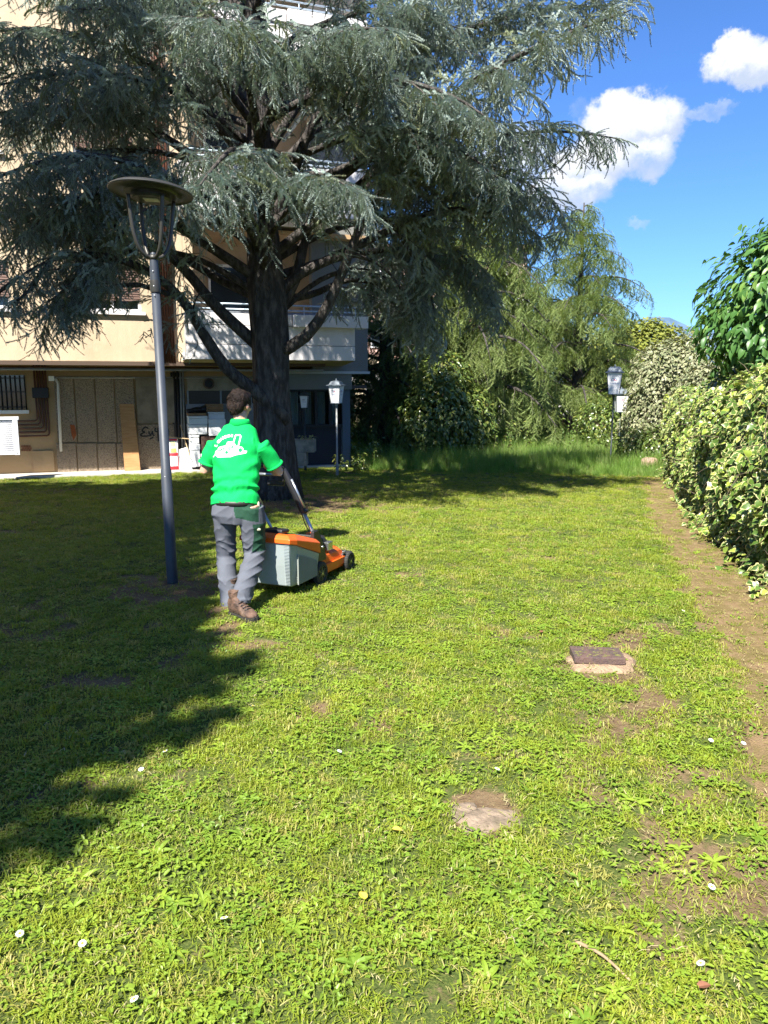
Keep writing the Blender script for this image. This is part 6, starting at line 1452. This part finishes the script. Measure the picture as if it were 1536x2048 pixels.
def arm(sh, el, wr, hand, sgn):
    sh = sh-ZV*.012+(chest-sh)*.08
    seg(mb, [chest.lerp(sh, .4)-ZV*.02, chest.lerp(sh, .85)-ZV*.01, sh.lerp(el, .5), el, el.lerp(wr, .25), el.lerp(wr, .7), wr], [.04, .043, .045, .042, .045, .034, .027], n=12)
    d = (hand-wr).normalized()
    # the palm lies on top of the bar, the fingers close over it
    along = RV; fwd = U
    pc = hand-fwd*.02+ZV*.022
    seg(mb, [wr, wr.lerp(pc, .5)+ZV*.006, pc, pc+fwd*.022], [(.027, .02), (.034, .018), (.040, .016), (.038, .014)], n=12, side=along)
    for k, (o, L_) in enumerate(((-.030, .92), (-.010, 1.05), (.010, 1.0), (.029, .8))):
        o = o*(-sgn); r_ = .0088 if k < 3 else .0076; b0_ = pc+along*o+fwd*.018
        pts = [pc+along*o*.85-fwd*.01, b0_, b0_+fwd*.020*L_-ZV*.004, b0_+fwd*.030*L_-ZV*.026*L_, b0_+fwd*.014*L_-ZV*.045*L_, b0_-fwd*.008*L_-ZV*.046*L_]
        seg(mb, pts, [r_*1.1, r_*1.15, r_, r_*.95, r_*.9, r_*.7], n=8)
    t0 = pc-along*sgn*.034-fwd*.018
    seg(mb, [pc-along*sgn*.015-fwd*.02, t0, t0-along*sgn*.006+fwd*.012-ZV*.022, t0+along*sgn*.008+fwd*.028-ZV*.034, t0+along*sgn*.022+fwd*.034-ZV*.036], [.014, .0125, .011, .0095, .007], n=8)
arm(shR, elR, wrR, HR, 1); arm(shL, elL, wrL, hbL, -1)
for h_, k_, a_ in ((hL, knL, anL), (hR_, knR, anR)):
    seg(mb, [hipc.lerp(h_, .7), h_, h_.lerp(k_, .5), k_, k_.lerp(a_, .3), k_.lerp(a_, .75), a_], [.075, .07, .062, .048, .05, .036, .032])
body = remesh(mb, .0052, 'body')
M_skin = bpy.data.materials.new('skin'); M_skin.use_nodes = True; pb = M_skin.node_tree.nodes['Principled BSDF']; tt = M_skin.node_tree
nn_ = N(tt, 'ShaderNodeTexNoise', i_Scale=18.0, i_Detail=4.0); tcx = N(tt, 'ShaderNodeTexCoord'); L(tt, tcx.outputs['Object'], nn_.inputs['Vector']); L(tt, MIX(tt, SMOOTH(tt, nn_.outputs[0], .35, .7), (.52, .27, .18), (.60, .34, .24)), pb.inputs['Base Color']); pb.inputs['Roughness'].default_value = .5; pb.inputs['Subsurface Weight'].default_value = .12; pb.inputs['Subsurface Radius'].default_value = (.02, .008, .004)
body.materials.append(M_skin); body.polygons.foreach_set('use_smooth', [True]*len(body.polygons)); link('body', body, man)
# eyes and hair
for s in (-1, 1):
    mb = MB(); mb.ellipsoid(hp(s*.030, .080, .006), (.012, .010, .008), HM, 12, 8); mb.build('eye', mat('eye_white', (.7, .68, .65), .2), man, smooth=True)
mb = MB(); mb.ellipsoid(hp(0, -.022, .034), (.090, .105, .088), HM, 24, 16); mb.ellipsoid(hp(0, -.062, -.018), (.078, .058, .074), HM, 20, 12); mb.ellipsoid(hp(0, .04, .072), (.066, .055, .04), HM, 16, 10); mb.ellipsoid(hp(0, -.072, -.056), (.056, .034, .040), HM, 16, 10)
for s in (-1, 1): mb.ellipsoid(hp(s*.068, .005, .012), (.018, .045, .040), HM, 12, 8)
hair = remesh(mb, .005, 'hair'); v, nm = verts(hair)
loc = (v-np.array(headc)) @ np.array(HM)
w_ = fbm(loc[:, 0]*34+9, loc[:, 2]*26+loc[:, 1]*22, 71, 3); v = v+nm*((w_-.5)*.028)[:, None]; setv(hair, v)
M_hair = mat('dark_brown_hair', (.020, .011, .007), .6, col2=(.008, .005, .004), vscale=45, spec=.2, bump=.6, bscale=120)
hair.materials.append(M_hair); ho = link('hair', hair, man)
mb = MB(); hr_ = random.Random(6); vv, nn2 = verts(hair)
for i in range(1500):      # short wavy locks
    k = hr_.randrange(len(vv)); p = Vector(vv[k]); n_ = Vector(nn2[k]); l_ = HM.transposed() @ (p-headc)
    flow = (HM @ Vector((.6*math.sin(l_.z*50+l_.x*30), -.5, -.7-.4*hr_.random()))).normalized(); flow = (flow-n_*flow.dot(n_)*.7).normalized(); s_ = n_.cross(flow).normalized()*.0028; ps = [p-n_*.004]
    for j in range(3): flow = (flow+s_.normalized()*hr_.uniform(-.5, .5)+n_*hr_.uniform(-.05, .25)).normalized(); ps.append(ps[-1]+flow*.0085)
    mb.add([ps[0]-s_, ps[0]+s_, ps[1]+s_, ps[1]-s_, ps[2]+s_*.8, ps[2]-s_*.8, ps[3]], [(0, 1, 2, 3), (3, 2, 4, 5), (5, 4, 6)])
lk = mb.build('hair_locks', M_hair, ho, smooth=True); lk['kind'] = 'stuff'
# --- polo shirt
mb = MB(); hem = at(470, 1012, 6.22)
hem2 = hem+ZV*.002
seg(mb, [hem2, hem.lerp(chest, .22), hem.lerp(chest, .5), chest-ZV*.03, chest+ZV*.06, neck-ZV*.055, neck-ZV*.012], [(.206, .138), (.196, .130), (.190, .128), (.208, .138), (.206, .125), (.140, .092), (.066, .068)], n=24, side=BX)
for sh, el, sg in ((shR, elR, 1), (shL, elL, -1)):
    end = sh.lerp(el, .80)
    seg(mb, [chest.lerp(sh, .5)-ZV*.0, chest.lerp(sh, .85)+ZV*.004, sh+(el-sh).normalized()*.03, sh.lerp(el, .40), sh.lerp(el, .65), end], [(.060, .060), (.066, .066), (.072, .070), (.072, .067), (.070, .064), (.071, .065)], n=16)
shirt = remesh(mb, .0065, 'polo_shirt', 9); v, nm = verts(shirt)
ax_ = np.array(chest-hem); Lh = np.linalg.norm(ax_); ax_ = ax_/Lh; rel = v-np.array(hem); hgt = rel @ ax_; lat = rel @ np.array(BX)
near_sl = np.minimum(np.linalg.norm(v-np.array(shR.lerp(elR, .5)), axis=1), np.linalg.norm(v-np.array(shL.lerp(elL, .5)), axis=1)) < .13
wx = fbm(lat*5+3, hgt*5, 81)*1.6
f1 = np.sin((hgt+.10*lat+.09*(fbm(lat*6+1, hgt*3, 82)-.5)*2)*82+wx*4); m1 = np.exp(-((hgt-.13)/.085)**2)*(0.35+0.65*fbm(lat*9, hgt*6, 83))
f2 = np.sin((hgt-.85*np.abs(lat-.02)+.05*wx)*46+2); m2 = np.exp(-((hgt-.32)/.12)**2)*.55*sstep(np.abs(lat)/.12)
f3 = (fbm(lat*11+4, hgt*7, 84, 3)-.5)*2
disp = np.where(near_sl, .003*np.sin((v[:, 2]*1.0+v[:, 0]*.5)*40+wx*3)+.003*f3, .017*f1*m1+.012*f2*m2+.004*f3)
v = v+nm*disp[:, None]
setv(shirt, v)
M_shirt = mat('green_polo_cotton', (.003, .46, .085), .85, var=.08, vscale=6, bump=.12, bscale=500, spec=.2)
shirt.materials.append(M_shirt); so_ = link('polo_shirt', shirt, man)
# cut the ends open: collar and hems as bands
mb = MB()
for sh, el in ((shR, elR), (shL, elL)):
    a_ = sh.lerp(el, .80); b_ = sh.lerp(el, .77); seg(mb, [b_-(a_-b_).normalized()*.012, b_, a_, a_+(a_-b_).normalized()*.003], [(.073, .066), (.0775, .070), (.078, .0705), (.070, .064)], n=20)
mb.build('sleeve_band', M_shirt, so_, smooth=True)
mb = MB(); nk = neck-ZV*.03; n = 28; vs = []
for k in range(n+1):
    a = -PI*.5+ -2.55+5.1*k/n; d = BX*math.cos(a)*1.0+BY*math.sin(a)*1.02; back = .5-.5*math.sin(a)
    vs += [nk+d*.093-ZV*.018+ZV*.012*back, nk+d*.080+ZV*.026+ZV*.012*back, nk+d*.071+ZV*.040+ZV*.012*back, nk+d*.066+ZV*.012]
mb.add(vs, [(4*k+j, 4*k+4+j, 4*k+5+j, 4*k+1+j) for k in range(n) for j in range(3)])
cl = mb.build('collar', M_shirt, so_, smooth=True); sd = cl.modifiers.new('s', 'SOLIDIFY'); sd.thickness = .004
# --- printed emblem on the back, laid onto the cloth
bvh = BVHTree.FromPolygons([Vector(c_) for c_ in v], [tuple(p.vertices) for p in shirt.polygons])
fdir = (BY*1.0+Vector((0, 0, -.10))).normalized()
Yb = 6.2
def onback(px, py, off=.0035):
    P = at(px, py, 6.0); D = cray(px, py).normalized(); hit = bvh.ray_cast(P, D)
    if hit[0] is None: return at(px, py, 6.25)
    return hit[0]-D*off
def print_poly(name, polys, m, off=.0035):
    mb = MB()
    for pl in polys:
        bm = bmesh.new(); vs = [bm.verts.new((x, y, 0)) for x, y in pl]; bm.faces.new(vs); bmesh.ops.triangulate(bm, faces=bm.faces)
        for _ in range(2): bmesh.ops.subdivide_edges(bm, edges=[e for e in bm.edges if e.calc_length() > 2.0], cuts=1, use_grid_fill=True)
        bmesh.ops.triangulate(bm, faces=bm.faces); bm.verts.index_update()
        mb.add([onback(q.co.x, q.co.y, off) for q in bm.verts], [tuple(q.index for q in f.verts) for f in bm.faces]); bm.free()
    return mb.build(name, m, so_)
M_prt = mat('white_shirt_print', (.80, .82, .80), .6)
# crop frame of the enlarged emblem: 19.2 px per picture pixel, origin (425, 860)
Z_ = lambda x, y: (425+x/19.2, 860+y/19.2)
print_poly('mower_emblem', [[Z_(*q) for q in pl] for pl in [
    [(20, 1010), (90, 950), (110, 830), (250, 650), (420, 610), (500, 600), (570, 455), (800, 440), (900, 590), (960, 640), (940, 780), (960, 850), (1150, 850), (1200, 790), (1330, 800), (1300, 890), (1100, 930), (880, 970), (700, 1040), (30, 1050)],
    [(790, 450), (850, 225), (893, 240), (838, 460)], [(850, 225), (895, 168), (925, 218), (893, 240)], [(895, 168), (1060, 168), (1035, 218), (925, 218)], [(1060, 168), (1112, 235), (1062, 250), (1035, 218)], [(1112, 235), (1010, 650), (955, 640), (1062, 250)],
    ]], M_prt)
def disc(cx, cy, r_, n=20): return [Z_(cx+r_*math.cos(2*PI*k/n), cy+r_*math.sin(2*PI*k/n)) for k in range(n)]
print_poly('emblem_wheel', [disc(1065, 760, 130)], M_prt, .0045)
M_prg = mat('green_print_gap', (.005, .42, .10), .8)
print_poly('emblem_gap', [disc(1065, 770, 76), disc(540, 855, 60), [Z_(*q) for q in [(590, 740), (680, 720), (640, 770)]], [Z_(*q) for q in [(725, 560), (750, 550), (775, 660), (750, 670)]], [Z_(*q) for q in [(795, 545), (820, 535), (860, 620), (815, 620)]], [Z_(*q) for q in [(910, 780), (930, 790), (950, 850), (925, 850)]], [Z_(*q) for q in [(240, 905), (440, 895), (440, 915), (240, 925)]], [Z_(*q) for q in [(640, 875), (860, 835), (860, 850), (650, 895)]]], M_prg, .0060)
def text_print(name, body_, fn, size, m, off):
    cu = bpy.data.curves.new(name, 'FONT'); cu.body = body_; cu.size = size; cu.align_x = 'CENTER'; cu.resolution_u = 2; cu.offset = size*.02
    o = bpy.data.objects.new(name, cu); COL.objects.link(o); dg = bpy.context.evaluated_depsgraph_get(); me = bpy.data.meshes.new_from_object(o.evaluated_get(dg)); bpy.data.objects.remove(o)
    bm = bmesh.new(); bm.from_mesh(me); bmesh.ops.triangulate(bm, faces=bm.faces); bm.verts.index_update(); mb = MB(); mb.add([onback(*fn(q.co.x, q.co.y), off) for q in bm.verts], [tuple(q.index for q in f.verts) for f in bm.faces]); bm.free(); return mb.build(name, m, so_)
def arc(x, y):     # lettering bent over the bonnet: centre of the bend below
    cx, cy, r0 = 730, 880, 610; a = -PI/2-.56+x/r0*1.0; r_ = r0+y; return Z_(cx+r_*math.cos(a), cy+r_*math.sin(a))
text_print('arched_lettering', 'E. GIARDINI', arc, 150, M_prt, .0045)
text_print('bonnet_lettering', 'GIARDINI', lambda x, y: Z_(470+x, 770-x*.22-y), 150, M_prg, .0060)
# --- trousers
mb = MB(); wst = hem+ZV*.07
seg(mb, [wst, hem-ZV*.0, hem-ZV*.07, hem-ZV*.14], [(.178, .118), (.195, .130), (.205, .140), (.155, .12)], n=24, side=BX)
seg(mb, [hL+BX*.0, hL.lerp(knL, .25)-BX*.0, hL.lerp(knL, .55), knL, knL.lerp(anL, .4), knL.lerp(anL, .8), anL+ZV*.0, anL-ZV*.025], [(.10, .11), (.100, .112), (.090, .100), (.082, .085), (.080, .084), (.074, .078), (.078, .086), (.078, .086)], n=20, side=BX)
seg(mb, [hR_, hR_.lerp(knR, .25), hR_.lerp(knR, .55), knR, knR.lerp(anR, .35), knR.lerp(anR, .75), anR.lerp(knR, .0), anR-ZV*.040-BY*.012], [(.10, .11), (.108, .114), (.102, .104), (.086, .092), (.084, .088), (.078, .082), (.080, .084), (.078, .082)], n=20, side=BX)
tr_ = remesh(mb, .0065, 'work_trousers', 6); v, nm = verts(tr_)
zz = v[:, 2]; xx = v @ np.array(BX); yy_ = v @ np.array(BY); q_ = (zz-.1)/.75
warp = fbm(xx*6+2, zz*5, 91)*2
lower = np.clip((.52-zz)/.35, 0, 1); kn = np.exp(-((zz-.45)/.10)**2)
leg = np.where(xx-float(hipc.dot(BX)) > .02, 1.0, -1.0)
wv = (fbm(xx*7+leg*9, zz*3.2, 92, 3)-.5)*2
def ridge(ph): return (1-np.abs(np.sin(ph)))**1.6
r1 = ridge((zz+.62*leg*xx)*26+wv*3.4+leg)*sstep((fbm(xx*8+3, zz*4.5+leg*5, 94)-.36)/.2)
r2 = ridge((zz-.35*leg*xx)*48+wv*3.0)*sstep((fbm(xx*7+8, zz*6+leg*5, 97)-.40)/.2)
f3 = (fbm(xx*10, zz*7, 93, 2)-.5)*2
disp = .0125*r1*(.45+.55*kn+.2*lower)+.0115*r2*np.clip(lower*1.3+.7*kn, 0, 1)+.004*f3-.004
v = v+nm*disp[:, None]; setv(tr_, v)
M_trs = mat('grey_work_cloth', (.105, .113, .135), .85, var=.15, vscale=5, bump=.15, bscale=400, spec=.2, dirt=.25, dscale=5, dcol=(.10, .105, .12))
M_trg = mat('dark_green_work_cloth', (.018, .062, .036), .8, var=.2, vscale=8, bump=.15, bscale=400, spec=.2)
tr_.materials.append(M_trs); tr_.materials.append(M_trg)
# green patches: side panel and back pocket follow the seams
cp = np.empty(len(tr_.polygons)*3, np.float32); tr_.polygons.foreach_get('center', cp); cp = cp.reshape(-1, 3); cpx = cp @ np.array(BX); c0x = float(Vector(hipc).dot(BX)); ty = cp[:, 1]
rx_ = cpx-c0x; zt_ = cp[:, 2]; hz = hem.z
side_ = (rx_ > .150+.03*np.sin((hz-zt_)*9)) & (zt_ > .44) & (zt_ < hz-.13)
pock = (rx_ > .03+.25*np.clip(hz-.02-zt_, 0, 1)) & (rx_ < .22) & (zt_ > hz-.10+.22*(.16-rx_)) & (ty < 6.22)
mi = (side_ | pock).astype(np.int32); tr_.polygons.foreach_set('material_index', mi); link('work_trousers', tr_, man)
mb = MB(); wc = hem+ZV*.035; seg(mb, [wc-ZV*.02, wc-ZV*.018, wc+ZV*.018, wc+ZV*.02], [(.176, .122), (.182, .128), (.182, .128), (.176, .122)], n=28, side=BX); mb.build('belt', mat('dark_leather_belt', (.02, .018, .016), .5), man, smooth=True)
mb = MB(); p = hem+BX*.20-ZV*.0; mb.tube(resample([p+ZV*.03, p-ZV*.02+BX*.012, p-ZV*.10+BX*.006, p-ZV*.13-BX*.01], .02), .006, 6); mb.build('key_cord', M_blk, man, smooth=True)
mb = MB(); p = hem+BX*.206+ZV*.0-BY*.01; mb.ellipsoid(p, (.012, .02, .045), None, 10, 8); mb.build('pocket_tool', mat('beige_handle', (.45, .40, .30), .5), man, smooth=True)
bt = BVHTree.FromPolygons([Vector(c_) for c_ in v], [tuple(p_.vertices) for p_ in tr_.polygons])
def onleg(px, py, off=.003):
    D = cray(px, py).normalized(); hit = bt.ray_cast(at(px, py, 5.5), D); return (hit[0]-D*off) if hit[0] is not None else at(px, py, 6.1)
mb = MB(); o = onleg(517, 1059); mb.ellipsoid(o, (.020, .006, .012), None, 12, 8); mb.build('round_badge', mat('pale_badge', (.42, .42, .30), .5), man, smooth=True)
mb = MB(); vs = [onleg(x, y, .004) for x, y in ((519, 1100), (528, 1101), (528, 1107), (519, 1106))]; mb.add(vs, [(0, 1, 2, 3)]); mb.build('cloth_tag', mat('grey_tag', (.3, .34, .32), .6), man)
# --- boots
M_boot = mat('worn_brown_leather', (.135, .078, .052), .75, col2=(.055, .034, .025), vscale=14, bump=.5, bscale=60, dirt=.5, dscale=10, dcol=(.20, .15, .10))
M_sole = mat('dark_rubber_sole', (.020, .018, .016), .85, bump=.4, bscale=70, dirt=.35, dscale=9, dcol=(.10, .075, .05))
def boot(ank, d, upv, L_=.285, label=None):
    d = Vector(d).normalized(); upv = Vector(upv); upv = (upv-d*upv.dot(d)).normalized(); s = d.cross(upv)
    def bp(a, b_, c_): return ank+(d*a+s*b_+upv*c_)*1.12
    mb = MB(); rings = []
    for (a, w_, z0, z1) in ((-.082, .026, -.088, -.03), (-.070, .036, -.095, .02), (-.035, .040, -.095, .055), (.01, .040, -.095, .05), (.06, .041, -.095, -.005), (.11, .046, -.095, -.035), (.155, .045, -.094, -.05), (.185, .034, -.090, -.062), (.197, .018, -.086, -.072)):
        rings.append([bp(a, w_*math.copysign(abs(math.cos(2*PI*k/16))**.8, math.cos(2*PI*k/16)), (z0+z1)/2+(z1-z0)/2*math.copysign(abs(math.sin(2*PI*k/16))**.8, math.sin(2*PI*k/16))) for k in range(16)])
    mb.loft(rings); seg(mb, [bp(-.02, 0, -.02), bp(-.02, 0, .03), bp(-.022, 0, .075)], [(.050, .044), (.048, .044), (.052, .048)], n=16, side=d)
    me = remesh(mb, .006, 'boot_upper'); v_, n_ = verts(me); v_ = v_+n_*((fbm(v_[:, 0]*40, v_[:, 2]*40+v_[:, 1]*25, 55, 3)-.5)*.010)[:, None]; setv(me, v_); me.materials.append(M_boot); up_ = link('boot', me, man)
    mb = MB(); out = [(-.088, .024), (-.075, .038), (-.03, .042), (.03, .040), (.09, .048), (.15, .049), (.19, .036), (.204, .014)]
    pl = [(a, w_) for a, w_ in out]+[(a, -w_) for a, w_ in reversed(out)]
    mb.loft([[bp(a, w_, -.118) for a, w_ in pl], [bp(a*1.01, w_*1.04, -.10) for a, w_ in pl], [bp(a, w_, -.082) for a, w_ in pl]])
    for k in range(7): mb.box(bp(-.07+k*.04, 0, -.121), (.016, .066, .010), Matrix((d, s, upv)).transposed())
    mb.build('sole', M_sole, up_, bevel=.003)
    mb = MB()
    for k in range(4): a = .055+k*.022; mb.tube([bp(a, -.026, -.005-k*.012), bp(a+.004, 0, .010-k*.014), bp(a, .026, -.005-k*.012)], .0035, 6)
    mb.build('laces', M_blk, up_, smooth=True)
bR = at(474, 1202, 5.76); toe = gnd(526, 1252)+ZV*.085
dR = (toe-(bR-ZV*.05)).normalized()
boot(bR, dR, Vector((-.05, -.10, 1)))
bL = Vector((anL.x, anL.y, .118))+BY*.085
boot(bL, Vector((.10, 1, -.06)), ZV)
print('MAN', hem.z, HR, wrR, bL, bR, toe, anR.z)
